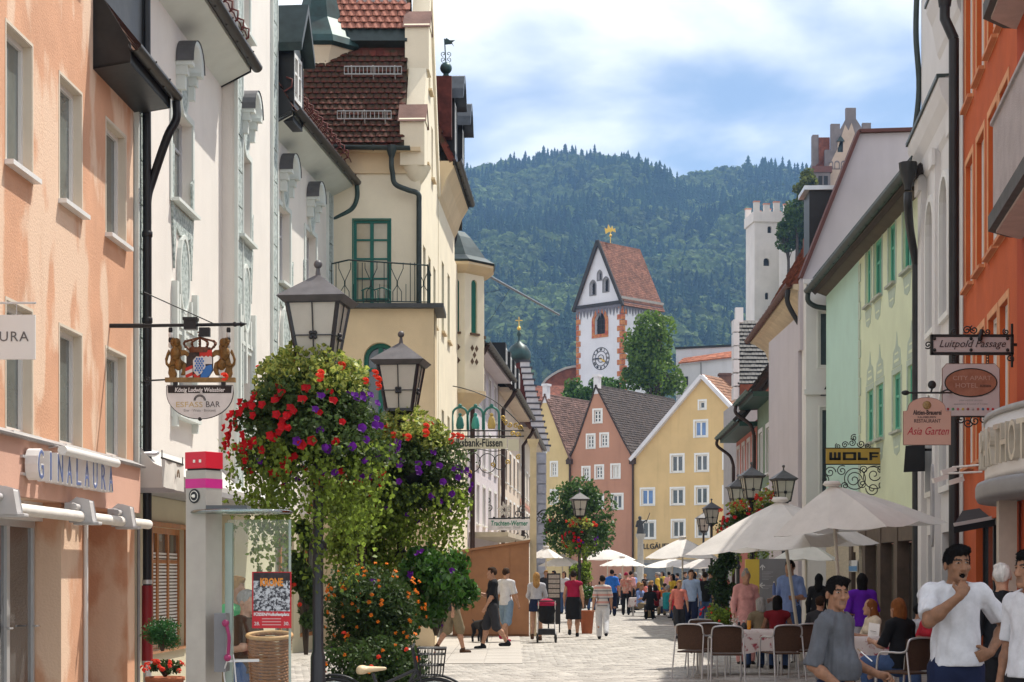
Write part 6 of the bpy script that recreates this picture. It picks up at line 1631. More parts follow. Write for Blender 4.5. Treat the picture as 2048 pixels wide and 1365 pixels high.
 mb = MB(); W.box(mb, 0, W.L, 0, Z(905), -6, 0); mb.build("wall", mat("greyblue_rustic", (.3, .31, .36), .9, .1, 2), root)
 n = 15
 for k in range(n):
  px, py = 1044 + 43 * k / n, 722 + 180 * k / n; mb = MB(); u = W.U(px)
  W.box(mb, u - .1 - .02 * k, u + .42, Z(py + 12.3), Z(py + 2.5), -.6, .05); b = mb.build("striped_block", mat("block_white", (.55, .54, .56), .9), root)
  mb = MB(); W.box(mb, u - .14 - .02 * k, u + .5, Z(py + 2.4), Z(py - .2), -.65, .1); mb.build("block_cap", mat("block_dark", (.06, .06, .075), .8), b)
 for k in range(12):
  mb = MB(); W.box(mb, .15 + (k % 2) * .08, W.L + .02, Z(910 + k * 20 + 17), Z(910 + k * 20), .001, .06); mb.build("rustic_block", mat("greyblue_block", (.33, .34, .4), .9), root)
 mb = MB(); mb.poly([(PX(1008, D), Z(735)), (PX(1043, D), Z(722)), (PX(1086, D), Z(900)), (PX(1070, D), Z(905)), (PX(1000, D), Z(850))], (Vector((0, D + .3, 0)), Vector((1, 0, 0)), UP), -5, 0); mb.build("roof", mat("deep_red_roof", (.12, .03, .025), .85, .3, 2), root)
 c = P(1038, 720, 103); mb = MB(); mb.lathe([(.5, -1.2), (.5, -.1), (.62, 0)], c, 12); t = mb.build("turret", mat("turret_dark", (.04, .05, .055), .6), root)
 mb = MB(); mb.lathe([(.62, 0), (.68, .1), (.66, .45), (.45, .8), (.2, .95), (.08, 1.1), (.05, 1.3), (.12, 1.4), (.12, 1.5), (.03, 1.65), (.02, 2.0)], c, 14); mb.build("onion_dome", M_copper, t)
 mb = MB(); p = c + UP * 1.9; mb.bar(p, p + UP * .55, .05, .05); mb.bar(p + Vector((-.2, 0, .35)), p + Vector((.2, 0, .35)), .05, .05); mb.ball(p + UP * -.1, .12, 6); mb.build("gilt_cross", mat("clock_gold", (.7, .45, .1)), t)
 p = P(1066.5, 1275, 47.9); mp = thing("cream_post", "tall narrow cream wall pier beside the wooden booth", "post", (p.x, p.y, 0)); mb = MB(); z = PZ(895, 47.9); mb.box((p.x - .085, p.y, 0), (p.x + .085, p.y + .35, z)); mb.hexa([(p.x - .085, p.y, z), (p.x + .085, p.y, z), (p.x + .085, p.y + .35, z), (p.x - .085, p.y + .35, z), (p.x - .16, p.y - .05, z + .22), (p.x + .16, p.y - .05, z + .22), (p.x + .16, p.y + .4, z + .22), (p.x - .16, p.y + .4, z + .22)]); mb.build("pier", mat("cream_pier", (.6, .5, .33), .9, .12, 3, streak=.3), mp)
 D = 47.6; x0, x1 = PX(905, D), PX(1058, D); bt = thing("wooden_booth", "closed brown plywood market booth with sloping roof beside the pedestrians", "booth", ((x0 + x1) / 2, D + .8, 0))
 mw = mat("booth_plywood", (.31, .15, .075), .75, .14, 2.2, bump=.1, streak=.15); zl, zr = 2.25, 2.56; n = 4
 for k in range(n):
  a, b = x0 + (x1 - x0) * k / n, x0 + (x1 - x0) * (k + 1) / n; f = lambda x: zl + (zr - zl) * (x - x0) / (x1 - x0)
  mb = MB(); mb.hexa([(a + .004, D + .03, .08), (b - .004, D + .03, .08), (b - .004, D + .06, .08), (a + .004, D + .06, .08), (a + .004, D + .03, f(a) - .04), (b - .004, D + .03, f(b) - .04), (b - .004, D + .06, f(b) - .04), (a + .004, D + .06, f(a) - .04)]); mb.build("panel", mw, bt)
 mb = MB(); mb.hexa([(x0, D + .06, 0), (x1, D + .06, 0), (x1, D + 1.8, 0), (x0, D + 1.8, 0), (x0, D + .06, zl - .05), (x1, D + .06, zr - .05), (x1, D + 1.8, zr - .05), (x0, D + 1.8, zl - .05)]); mb.build("shell", mw, bt)
 mb = MB(); mb.hexa([(x0 - .05, D - .06, zl - .04), (x1 + .03, D - .06, zr - .04), (x1 + .03, D + 1.9, zr - .04), (x0 - .05, D + 1.9, zl - .04), (x0 - .05, D - .06, zl + .02), (x1 + .03, D - .06, zr + .02), (x1 + .03, D + 1.9, zr + .02), (x0 - .05, D + 1.9, zl + .02)]); mb.build("roof_board", mw, bt)
 mb = MB(); mb.box((x0, D + .0, 0), (x1, D + .03, .08)); mb.build("base_board", mat("booth_dark", (.16, .07, .03), .8), bt)
 D = 52.; root = thing("bank_sign", "wrought-iron bank sign with green arches and white board reading Volksbank-Füssen", "sign", P(970, 890, D)); q = lambda px, py, o=0.: P(px, py, D) - Vector((0, o, 0))
 U_ = Vector((1, 0, 0)); gr = mat("bank_green", (.03, .16, .14), .5)
 mb = MB(); mb.box(q(888, 898, .03), q(1014, 877, -.03)); mb.build("board", mat("sign_cream", (.62, .6, .48), .6, .05), root)
 text("lettering", "Volksbank-Füssen", q(950, 893.5, .035), U_, UP, .32, M_black, root, .004, off=.007, fitw=PX(1004, D) - PX(893, D))
 mb = MB(); mb.box(q(1016, 902, .03), q(1038, 879, -.03)); mb.build("end_panel", mat("sign_cream", (.62, .6, .48)), root)
 mb = MB()
 for y in (862, 873): mb.tube([q(880, y), q(1048, y)], .022, 6)
 for px in (905, 936, 968, 999): mb.bar(q(px, 877), q(px, 860), .03, .03)
 for cx_, cy, r in ((944, 925, 17), (975, 927, 17), (925, 938, 19), (1000, 925, 13)):
  mb.tube([q(cx_ + r * math.cos(t), cy + r * math.sin(t) * 1.15) for t in [2 * math.pi * i / 20 for i in range(21)]], .014, 5)
 mb.tube(curve_pts([q(905, 898), q(918, 902), q(950, 898), q(985, 903), q(1020, 899)], 5), .012, 5)
 mb.tube(curve_pts([q(868, 763, -.5), q(930, 778), q(985, 800), q(1030, 838), q(1046, 860)], 6), .015, 5); mb.build("iron_frame", M_iron, root)
 mb = MB()
 for cx_ in (920, 951, 983):
  mb.tube([q(cx_ - 15, 860), q(cx_ - 15, 830)] + [q(cx_ + 15 * math.cos(math.pi - math.pi * i / 10), 830 - 15 * math.sin(math.pi * i / 10)) for i in range(11)] + [q(cx_ + 15, 860)], .034, 6)
  mb.ball(q(cx_, 812), .06, 6)
 mb.build("green_arches", gr, root)
 for cx_, m_ in ((920, gr), (951, mat("teal_figure", (.05, .3, .26), .5)), (983, mat("gilt_figure", (.5, .36, .12), .5))):
  mb = MB(); mb.lathe([(.1, 0), (.12, .1), (.09, .28), (.05, .36)], q(cx_, 858), 8); mb.ball(q(cx_, 830), .055, 6); mb.bar(q(cx_ - 5, 846), q(cx_ + 5, 840), .04, .04); mb.build("figurine", m_, root)
 gl = mat("gilt_leaf", (.55, .38, .1), .45, .3, metal=.3)
 for px, py in ((1010, 845), (1020, 850), (1032, 852), (1040, 856), (1005, 836), (1025, 868), (1036, 870), (985, 930), (1015, 925), (938, 945), (1037, 915)): mb = MB(); scroll(mb, q(px, py, .03), U_, UP, .075, 1.2, R.uniform(0, 6), .022); mb.build("gilt_scroll", gl, root)
 D = 66.; root = thing("dress_shop_sign", "white board Trachten-Werner hanging under an iron bracket with a big edelweiss", "sign", P(1018, 1050, D)); q = lambda px, py, o=0.: P(px, py, D) - Vector((0, o, 0))
 mb = MB(); mb.box(q(976, 1061, .03), q(1060, 1039, -.03)); mb.build("board", mat("sign_white2", (.7, .68, .68)), root)
 text("lettering", "Trachten-Werner", q(1018, 1051.5, .035), U_, UP, .25, mat("sign_green", (.02, .2, .12), .5), root, .004, off=.006, shear=.15, fitw=PX(1055, D) - PX(981, D))
 text("lettering", "Lederhosen · Dirndl", q(1018, 1057.5, .035), U_, UP, .12, mat("grey_text", (.35, .33, .32)), root, .004, fitw=PX(1040, D) - PX(996, D))
 mb = MB(); mb.tube([q(970, 1038), q(1062, 1036)], .03, 6); mb.tube([q(971, 1038), q(969, 985)], .02, 5)
 for px in (988, 1018, 1048): mb.tube([q(px, 1038), q(px, 1034)], .05, 5)
 for px, py in ((975, 1000), (978, 1015), (1035, 1028), (1045, 1020), (1038, 1075), (1025, 1078), (1048, 1073)): scroll(mb, q(px, py), U_, UP, .16, 1.4, R.uniform(0, 6), .018)
 mb.build("iron_bracket", M_iron, root)
 for k in range(11):
  a = 2 * math.pi * k / 11 + .1; mb = MB(); c = q(1010, 1020, .05); d = Vector((math.cos(a), 0, math.sin(a))); s_ = Vector((-math.sin(a), 0, math.cos(a))); L = .32 if k % 2 else .24
  mb.add([c + d * .05, c + d * L * .6 + s_ * .05 - Vector((0, .04, 0)), c + d * L, c + d * L * .6 - s_ * .05 - Vector((0, .04, 0))], [(0, 1, 2), (0, 2, 3)]); mb.build("edelweiss_petal", mat("edelweiss", (.6, .58, .52), .8), root)
 D = 92.; root = thing("pharmacy_sign", "red pharmacy letter A on an iron bracket", "sign", P(1100, 1057, D)); q = lambda px, py, o=0.: P(px, py, D) - Vector((0, o, 0))
 o_ = [(1091, 1068), (1090, 1063), (1093, 1061), (1096, 1048), (1093, 1046), (1094, 1042), (1099, 1037), (1105, 1037), (1108, 1042), (1108, 1062), (1111, 1064), (1110, 1068), (1104, 1068), (1103, 1060), (1098, 1060), (1096, 1066), (1095, 1068)]
 mb = MB(); mb.poly([(PX(a, D), PZ(b, D)) for a, b in o_], (Vector((0, D, 0)), U_, UP), -.08, .08, 0, [[(PX(a, D), PZ(b, D)) for a, b in ((1099, 1055), (1103, 1055), (1103, 1044), (1100.5, 1045))]]); mb.build("letter", mat("pharmacy_red", (.5, .02, .04), .4), root)
 mb = MB(); mb.tube(curve_pts([q(1074, 1030), q(1085, 1021), q(1098, 1022), q(1106, 1032), q(1104, 1038)], 5), .04, 5)
 for px, py in ((1084, 1030), (1092, 1032), (1078, 1040)): scroll(mb, q(px, py), U_, UP, .2, 1.3, R.uniform(0, 6), .02)
 mb.build("iron_bracket", M_iron, root)
left_far()
# ---------------------------------------------------------------- right side of the street
def RX(D): return 6.85 + .0333 * D
M_orange = mat("burnt_orange_render", (.5, .1, .025), .92, .12, 1.3, bump=.3, bscale=45, streak=.15)
M_balc = mat("grey_roughcast", (.42, .38, .38), .95, .12, 3, bump=.8, bscale=55)
M_band = mat("dark_grey_band", (.09, .09, .09), .8, .2, 4)
M_lime = mat("pale_lime_render", (.64, .7, .5), .92, .06, 1, bump=.2, bscale=40, streak=.15)
M_mint = mat("mint_render", (.45, .64, .57), .92, .05, 1, bump=.15, bscale=40)
M_gframe = mat("green_window_frame", (.1, .4, .28), .5, .08)
M_deco = mat("painted_grey_green", (.42, .5, .42), .9, .1, 6)
M_bar = mat("baroque_white", (.66, .64, .63), .92, .05, 1, streak=.15)
M_pinkw = mat("rose_render", (.8, .46, .41), .92, .06, 1, streak=.15)
M_lilac = mat("lilac_firewall", (.5, .46, .49), .95, .06, .7, bump=.15, streak=.2)
def orange_house():
 f = lambda D: 3.07 + .146 * D
 W = Wall((f(15), 15), (f(29.3), 29.3), (0, 22)); L = W.L
 root = thing("orange_house", "burnt orange house with grey rounded balconies and white hotel canopy, nearest on the right", "building", W.pt(L / 2, 0, -3))
 rows = [(6.2, 8.2), (3.35, 5.3), (9.1, 11.05)]
 cols = [(W.U(1946), W.U(1932)), (W.U(1969), W.U(1954)), (W.U(1995), W.U(1977)), (W.U(2017), W.U(2000))]
 wins = [(a, b, z0, z1) for a, b in cols for z0, z1 in rows]
 wins = [(min(w[0], w[1]), max(w[0], w[1]), w[2], w[3]) for w in wins]
 house_wall(W, rect(0, L, 0, 11.3), [rect(*w) for w in wins] + [rect(5.2, 7.4, 0, 2.5), rect(8.6, 12.6, .5, 2.45)], M_orange, root, .3)
 for w in wins: window(W, *w, root, M_upvc, mat("net_curtain_pane", (.5, .5, .48), .1, .1, 2, spec=.7), rec=.12, fw=.07, vbars=0, sill=mat("orange_sill", (.55, .22, .1), .8), casing=mat("pale_orange_trim", (.66, .32, .16), .9), cw=.1)
 mb = MB(); W.box(mb, 0, L - .02, 0, 11.3, -8, -.32); mb.build("rear_block", M_orange, root)
 window(W, 8.6, 12.6, .5, 2.45, root, M_black, M_pane, rec=.15, fw=.08, vbars=2); window(W, 5.2, 7.4, 0, 2.5, root, M_black, M_pane, rec=.2, fw=.08, vbars=1, name="shop_door")
 for z0, u1 in ((W.uz(1984, 522, .4)[1], W.U(1986, .62) + .55), (W.uz(1974, 133, .4)[1], W.U(1976, .62) + .55)):
  u0, o = 1.5, .62
  pr = [(u0, .0), (u1, .0), (u1 - .15, .34), (u1 - .55, o), (u0 + .4, o)]
  def slab(zz0, zz1, g, nm, m, par, hole=False):
   mb = MB(); q = [(u + (g if u > 4 else -g) * (1 if o_ > 0 else 0), o_ + (g if o_ > 0 else 0)) for u, o_ in pr]; n = len(q)
   vs = [W.pt(u, z, o_) for z in (zz0, zz1) for u, o_ in q]; mb.add(vs, [tuple(range(n)), tuple(range(n, 2 * n))[::-1]] + [(i, (i + 1) % n, (i + 1) % n + n, i + n) for i in range(n)]); return mb.build(nm, m, par)
  b = slab(z0 + .16, z0 + 1.18, 0, "balcony", M_balc, root)
  slab(z0, z0 + .17, .05, "balcony_edge", M_band, b); slab(z0 - .03, z0 - .001, -.03, "balcony_underside", mat("pinkish_soffit", (.5, .4, .37), .9), b); slab(z0 + 1.18, z0 + 1.22, .03, "balcony_coping", M_balc, b)
 mb = MB(); W.box(mb, 2, W.U(2034, .25), 0, 11.3, .0, .25); mb.build("shadow_side_wall", mat("shaded_orange_render", (.4, .06, .015), .92, .1, 1.3, bump=.3, bscale=45), root)  # shadow side of the wall, its shade put into a deeper orange
 u = L - .1; mb = MB(); W.tube(mb, [(u, 0, .16), (u, 10.35, .16)], .085, 10); W.tube(mb, [(u, 10.35, .16), (u + .05, 10.7, .3), (u + .05, 11.0, .3)], .085, 10); mb.lathe([(.1, 0), (.12, .15), (.24, .45), (.26, .9), (.28, 1.0)], W.pt(u + .05, 10.9, .3), 10); mb.build("downpipe", mat("anthracite_pipe", (.025, .027, .03), .4, .2, 3), root)
 cp = thing("hotel_canopy", "white curved hotel canopy with raised metal letters at the right edge", "canopy", W.pt(6.6, 2.7, .4))
 n, KS = 22, .3
 pxo = lambda c, a: (lambda p: CX + p.x * F / p.y)(W.pt(c + 2.5 * math.cos(a), 0, 2.5 * KS * math.sin(a)))
 cu = min([2 + .05 * k for k in range(120)], key=lambda c: abs(min(pxo(c, math.radians(t)) for t in range(10, 170, 4)) - 1950)); a0, a1 = math.radians(-10), math.radians(190)
 def ringp(r, z, o=0., s=.3): return [W.pt(cu + r * math.cos(a0 + (a1 - a0) * i / n), z, max(0.01, r * s * math.sin(a0 + (a1 - a0) * i / n) + o)) for i in range(n + 1)]
 def band(nm, rz, m, r=3.3):
  mb = MB(); vs = [p for rr, z in rz for p in ringp(rr, z)]; k = n + 1; mb.add(vs, [(i * k + j, i * k + j + 1, (i + 1) * k + j + 1, (i + 1) * k + j) for i in range(len(rz) - 1) for j in range(n)], 0, True); return mb.build(nm, m, cp)
 band("fascia", [(.02, 3.38), (2.1, 3.4), (2.16, 3.42), (2.16, 2.78), (2.16, 2.72), (.02, 2.72)], mat("canopy_white", (.7, .68, .65), .6, .04)); band("top_rim", [(2.1, 3.405), (2.2, 3.405), (2.2, 3.47), (2.1, 3.47)], mat("rim_grey", (.35, .35, .35), .5))
 band("lower_slab", [(.02, 2.715), (2.45, 2.7), (2.5, 2.66), (2.5, 2.55), (2.42, 2.5), (.02, 2.5)], mat("slab_grey", (.24, .24, .25), .5, .1))
 for i, chh in enumerate("APARTHOTEL"):
  a = math.radians(78 + 8.5 * i); r = 2.18; pos = W.pt(cu + r * math.cos(a), 2.86, r * KS * math.sin(a) + .03)
  tg = (W.u * -math.sin(a) + W.n * KS * math.cos(a)).normalized(); text("letter", chh, pos, tg, UP, .62, mat("letter_steel", (.55, .5, .42), .35, .1, metal=.4), cp, .035, fitw=.22)
 for uu in (cu + .4,):
  mb = MB(); W.box(mb, uu - .12, uu + .12, 0, 2.5, .3, .5); mb.build("canopy_post", mat("post_beige", (.5, .45, .38), .6), cp)
 fl = thing("canopy_floodlight", "pair of white floodlights on thin arms left of the hotel canopy", "lamp", P(1925, 945, 25.5))
 mb = MB();
 for a, b in (((1965, 930), (1905, 935)), ((1965, 944), (1885, 948))): mb.tube([P(*a, 25.3), P(*b, 25.6)], .016, 6)
 mb.build("arm", M_upvc, fl)
 for px, py in ((1897, 942), (1880, 958), (1912, 962)): mb = MB(); c = P(px, py, 25.6); mb.bar(c - Vector((.1, 0, .03)), c + Vector((.1, 0, .03)), .12, .07); mb.build("lamp_head", M_upvc, fl)
 aw = thing("dark_awning", "small folded black awning below the hotel canopy", "awning", P(1950, 1035, 27)); mb = MB(); a, b, c, d = P(1908, 1050, 25.5), P(1990, 1035, 25.5), P(1990, 1012, 27), P(1925, 1022, 27)
 mb.add([a, b, c, d, a - UP * .12, b - UP * .12], [(0, 1, 2, 3), (4, 5, 1, 0)]); mb.build("fabric", mat("awning_black", (.02, .02, .022), .8), aw); mb = MB(); mb.bar(a, b, .05, .05); mb.build("front_bar", M_alugrey, aw)
 sg = thing("passage_sign", "iron-framed board reading Luitpold Passage on a wrought bracket", "sign", P(1945, 690, 22)); D = 22.; q = lambda px, py, o=0.: P(px, py, D) - Vector((0, o, 0)); U_ = Vector((1, 0, 0))
 mb = MB(); mb.box(q(1866, 705, .02), q(2020, 675, -.02)); mb.build("board", mat("sign_pinkish", (.5, .44, .44), .6, .05), sg)
 mb = MB()
 for y in (672, 708): mb.bar(q(1862, y), q(2026, y), .06, .03)
 for px in (1863, 2024): mb.bar(q(px, 710), q(px, 670), .06, .03)
 for px in (1868, 1941, 2014):
  for y in (678, 701): mb.ball(q(px, y, .025), .022, 5)
 mb.tube([q(2024, 648), q(2024, 735)], .016, 6)
 for px, py, r, a in ((1934, 661, .055, 0), (1948, 660, .055, 2), (1908, 666, .045, 1), (1975, 664, .04, 3), (1856, 690, .05, 4), (2012, 664, .04, 2), (2020, 718, .05, 5)): scroll(mb, q(px, py), U_, UP, r, 1.5, a, .009)
 for px in (1907, 1975):
  for k in range(3): mb.tube([q(px + 2.6 * math.cos(t), 714 + k * 5.5 + 3 * math.sin(t)) for t in [2 * math.pi * i / 8 for i in range(9)]], .007, 4)
 mb.tube([Vector((f(22), 22., PZ(690, 22))), q(2024, 690)], .02, 6); mb.build("iron_frame", M_iron, sg)
 text("lettering", "Luitpold Passage", q(1943, 695, .024), U_, UP, .125, mat("script_dark", (.05, .03, .03), .5), sg, .002, shear=.35, fitw=PX(2010, D) - PX(1877, D))
 mb = MB(); mb.ball(q(1957, 680, .08), .03, 6); mb.tube([q(1957, 678, .08), q(1962, 662, .05)], .03, 6); mb.build("spot_lamp", M_black, sg)
 hs = thing("hotel_sign", "white hotel board with copper oval and a row of small flags", "sign", P(1941, 780, D))
 c8 = [(1885, 738), (1893, 729), (1989, 729), (1998, 738), (1998, 822), (1988, 832), (1896, 832), (1885, 822)]
 mb = MB(); mb.poly([(PX(a, D), PZ(b, D)) for a, b in c8], (Vector((0, D, 0)), U_, UP), -.015, .015); bd = mb.build("board", mat("sign_offwhite", (.56, .5, .5), .5, .04), hs)
 mb = MB(); mb.tube([q(a, b) for a, b in c8 + c8[:1]], .01, 5); mb.build("board_rim", mat("rim_brown", (.2, .12, .1), .5), bd)
 mb = MB(); mb.poly([(PX(1941 + 52 * math.cos(t), D), PZ(766 + 28 * math.sin(t), D)) for t in [2 * math.pi * i / 28 for i in range(28)]], (Vector((0, D, 0)), U_, UP), .016, .022); ov = mb.build("copper_oval", mat("copper_oval", (.42, .2, .13), .45, .25, 4, col2=(.25, .1, .06)), hs)
 mb = MB(); mb.tube([q(1941 + 52 * math.cos(t), 766 + 28 * math.sin(t), .022) for t in [2 * math.pi * i / 28 for i in range(29)]], .007, 4); mb.build("oval_rim", M_iron, ov)
 cw = mat("copper_text", (.5, .32, .26), .45)
 text("lettering", "CITY APART", q(1943, 761, .024), U_, UP, .075, cw, ov, .002, fitw=PX(1980, D) - PX(1903, D)); text("lettering", "HOTEL", q(1932, 776, .024), U_, UP, .08, cw, ov, .002, fitw=PX(1956, D) - PX(1912, D)); text("lettering", "FÜSSEN", q(1970, 775, .024), U_, UP, .04, mat("script_dark", (.05, .03, .03)), ov, .002)
 for i, s in enumerate(("your central domain", "apartment & house of Füssen")): text("lettering", s, q(1941, 803 + i * 7, .017), U_, UP, .035, mat("grey_text", (.35, .33, .32)), bd, .001)
 for k, c_ in enumerate(((.4, .05, .05), (.1, .3, .15), (.45, .1, .12), (.5, .4, .1), (.3, .1, .1), (.4, .38, .36), (.45, .12, .1), (.1, .2, .3), (.5, .03, .03), (.5, .03, .03))):
  mb = MB(); c0 = q(1895 + k * 10, 819, .02); mb.ball(c0, .017, 6, sy=.3); mb.build("flag_dot", mat("flag_%d" % k, c_, .6), bd)
 mb = MB()
 for px, py, a, dr in ((1922, 838, 3, 1), (1936, 846, 0, -1), (1950, 842, 2, 1), (1966, 838, 1, -1)): scroll(mb, q(px, py), U_, UP, .06, 1.4, a, .009, dr)
 mb.tube([q(1912, 834), q(1978, 834)], .01, 5); mb.tube([q(1978, 834), q(1978, 850)], .01, 5); mb.build("iron_scrolls", M_iron, hs)
 D2 = 21.; q2 = lambda px, py, o=0.: P(px, py, D2) - Vector((0, o, 0)); rs = thing("restaurant_sign", "salmon arched-top board reading Restaurant Asia Garten below the hotel sign", "sign", P(1854, 845, D2))
 ol = [(1807, 890), (1807, 823), (1814, 823), (1816, 818)] + [(1853 + 37 * math.cos(t), 818 - 22 * math.sin(t)) for t in [math.pi - math.pi * i / 12 for i in range(13)]] + [(1892, 823), (1901, 823), (1901, 890)]
 mb = MB(); mb.poly([(PX(a, D2), PZ(b, D2)) for a, b in ol][::-1], (Vector((0, D2, 0)), U_, UP), -.015, .015); bd = mb.build("board", mat("salmon_board", (.56, .34, .27), .6, .05), rs)
 mb = MB(); mb.tube([q2(a, b) for a, b in ol + ol[:1]], .008, 5); mb.build("board_rim", mat("rim_brown", (.2, .12, .1)), bd)
 dk, rd = mat("script_dark", (.05, .03, .03)), mat("script_red", (.4, .02, .04), .5)
 text("lettering", "Aktien-Brauerei", q2(1854, 830, .017), U_, UP, .075, dk, bd, .002, off=.002, fitw=PX(1883, D2) - PX(1826, D2)); text("lettering", "KAUFBEUREN", q2(1853, 837, .017), U_, UP, .035, dk, bd, .001); text("lettering", "RESTAURANT", q2(1854, 846, .017), U_, UP, .06, dk, bd, .002, fitw=PX(1881, D2) - PX(1828, D2))
 text("lettering", "Asia Garten", q2(1855, 870, .017), U_, UP, .13, rd, bd, .002, shear=.35, fitw=PX(1896, D2) - PX(1812, D2))
 mb = MB(); mb.ball(q2(1853, 811, .02), .05, 8, sy=.3); mb.build("brewery_crest", mat("crest_gold", (.3, .2, .08), .4, .4, 30), bd)
 mb = MB(); mb.tube([q2(1803, 786), q2(1888, 786)], .012, 6); mb.ball(q2(1811, 786), .03, 6, sx=1.6); mb.ball(q2(1864, 770), .05, 8, sy=.6); mb.tube([q2(1864, 778), q2(1862, 786)], .012, 5); mb.tube(curve_pts([q2(1880, 786), q2(1895, 780), q2(1905, 786)], 4), .01, 5); mb.tube([q2(1888, 786), P(1930, 786, 24.5)], .012, 6); mb.build("bracket", M_iron, rs)
 return W
orange_house()
def baroque_house():
 W = Wall((7.36, 29.4), (RX(35.3), 35.3), (0, 32)); L = W.L; root = thing("baroque_house", "tall white baroque house with curved cornices between the orange and the lime houses", "building", W.pt(L / 2, 0, -3))
 U = lambda px: W.U(px)
 house_wall(W, rect(0, L, 0, 13.5), [arch(1.5, 2.6, 6.2, 8.6), arch(3.6, 4.7, 6.2, 8.6), arch(1.5, 2.6, 3.2, 5.0), arch(3.6, 4.7, 3.2, 5.0), rect(1.4, 2.7, 0, 2.4), rect(3.5, 4.8, 0, 2.4)], M_bar, root, .35)
 for a in (1.5, 3.6):
  for z0, z1 in ((6.2, 8.6), (3.2, 5.0)):
   mb = MB(); W.poly(mb, arch(a, a + 1.1, z0, z1), -.3, -.25); p = mb.build("arched_pane", M_pane, root); mb = MB(); W.poly(mb, arch(a - .12, a + 1.22, z0 - .1, z1 + .12), .001, .07, 0, [arch(a, a + 1.1, z0, z1)]); mb.build("surround", M_wframe, p)
 for a in (1.4, 3.5): window(W, a, a + 1.3, 0, 2.4, root, M_black, M_pane, rec=.25, vbars=1)
 mb = MB(); W.box(mb, 0, L - .02, 0, 13.5, -7, -.37); mb.build("rear_block", M_bar, root)
 for u0, u1 in ((0.35, .85), (L - .9, L - .3), (2.9, 3.3)): mb = MB(); W.box(mb, u0, u1, 0, 9.3, .0, .1); W.box(mb, u0 - .05, u1 + .05, 9.0, 9.3, .1, .16); mb.build("pilaster", M_bar, root)
 mb = MB(); pr = [(0, 9.2), (.06, 9.3), (.1, 9.55), (.2, 9.75), (.26, 9.95), (.26, 10.05), (0, 10.1)]; n = 7
 vs = [W.pt(u, z, o) for u in (1.0, L) for o, z in pr]; mb.add(vs, [(i, (i + 1) % n, (i + 1) % n + n, i + n) for i in range(n)] + [tuple(range(n)), tuple(range(n, 14))[::-1]]); mb.build("cornice", M_bar, root)
 mb = MB(); W.box(mb, 1.0, L + .02, 10.05, 10.12, 0, .3); mb.build("cornice_sheet", M_greypipe, root)
 mb = MB(); pr = [(0, 10.9), (.05, 11.0), (.14, 11.5), (.24, 11.75), (.24, 11.85), (0, 11.9)]; n = 6
 vs = [W.pt(u, z, o) for u in (.2, 3.0) for o, z in pr]; mb.add(vs, [(i, (i + 1) % n, (i + 1) % n + n, i + n) for i in range(n)] + [tuple(range(n)), tuple(range(n, 12))[::-1]]); mb.build("upper_cornice", M_bar, root)
 mb = MB(); W.box(mb, .2, 3.05, 11.85, 11.91, 0, .27); mb.build("cornice_sheet", M_greypipe, root)
 S = Wall((RX(35.3), 35.3), (RX(35.3) + 3.2, 35.5), (0, 60)); mb = MB(); S.box(mb, 0, 3.2, 9, 13.5, -.3, 0); mb.build("side_wall", M_bar, root)
 mb = MB(); mb.tube(curve_pts([W.pt(L + .02, 10.1, .15), W.pt(L + .02, 11.2, .04), W.pt(L + .02, 12.3, .1), W.pt(L + .02, 13.6, .06)], 6), .06, 6); mb.build("gable_edge", M_greypipe, root)
 mb = MB(); W.poly(mb, oval(3.1, 2.9, .18, .75), .1, .14); mb.build("oval_niche", mat("niche_grey", (.4, .39, .4), .9), root)
 bx_ = thing("black_box_light", "black wall-mounted box behind the restaurant sign", "lamp", P(1828, 920, 33)); mb = MB(); a = P(1828, 920, 33); mb.hexa([P(1807, 945, 33.2), P(1850, 943, 33.2), P(1850, 943, 34), P(1807, 945, 34), P(1811, 892, 33.2), P(1850, 890, 33.2), P(1850, 890, 34), P(1811, 892, 34)]); mb.build("housing", M_black, bx_)
 mb = MB(); mb.tube([P(1850, 900, 33.6), P(1862, 900, 33.9)], .03, 6); mb.build("mount", M_black, bx_)
baroque_house()
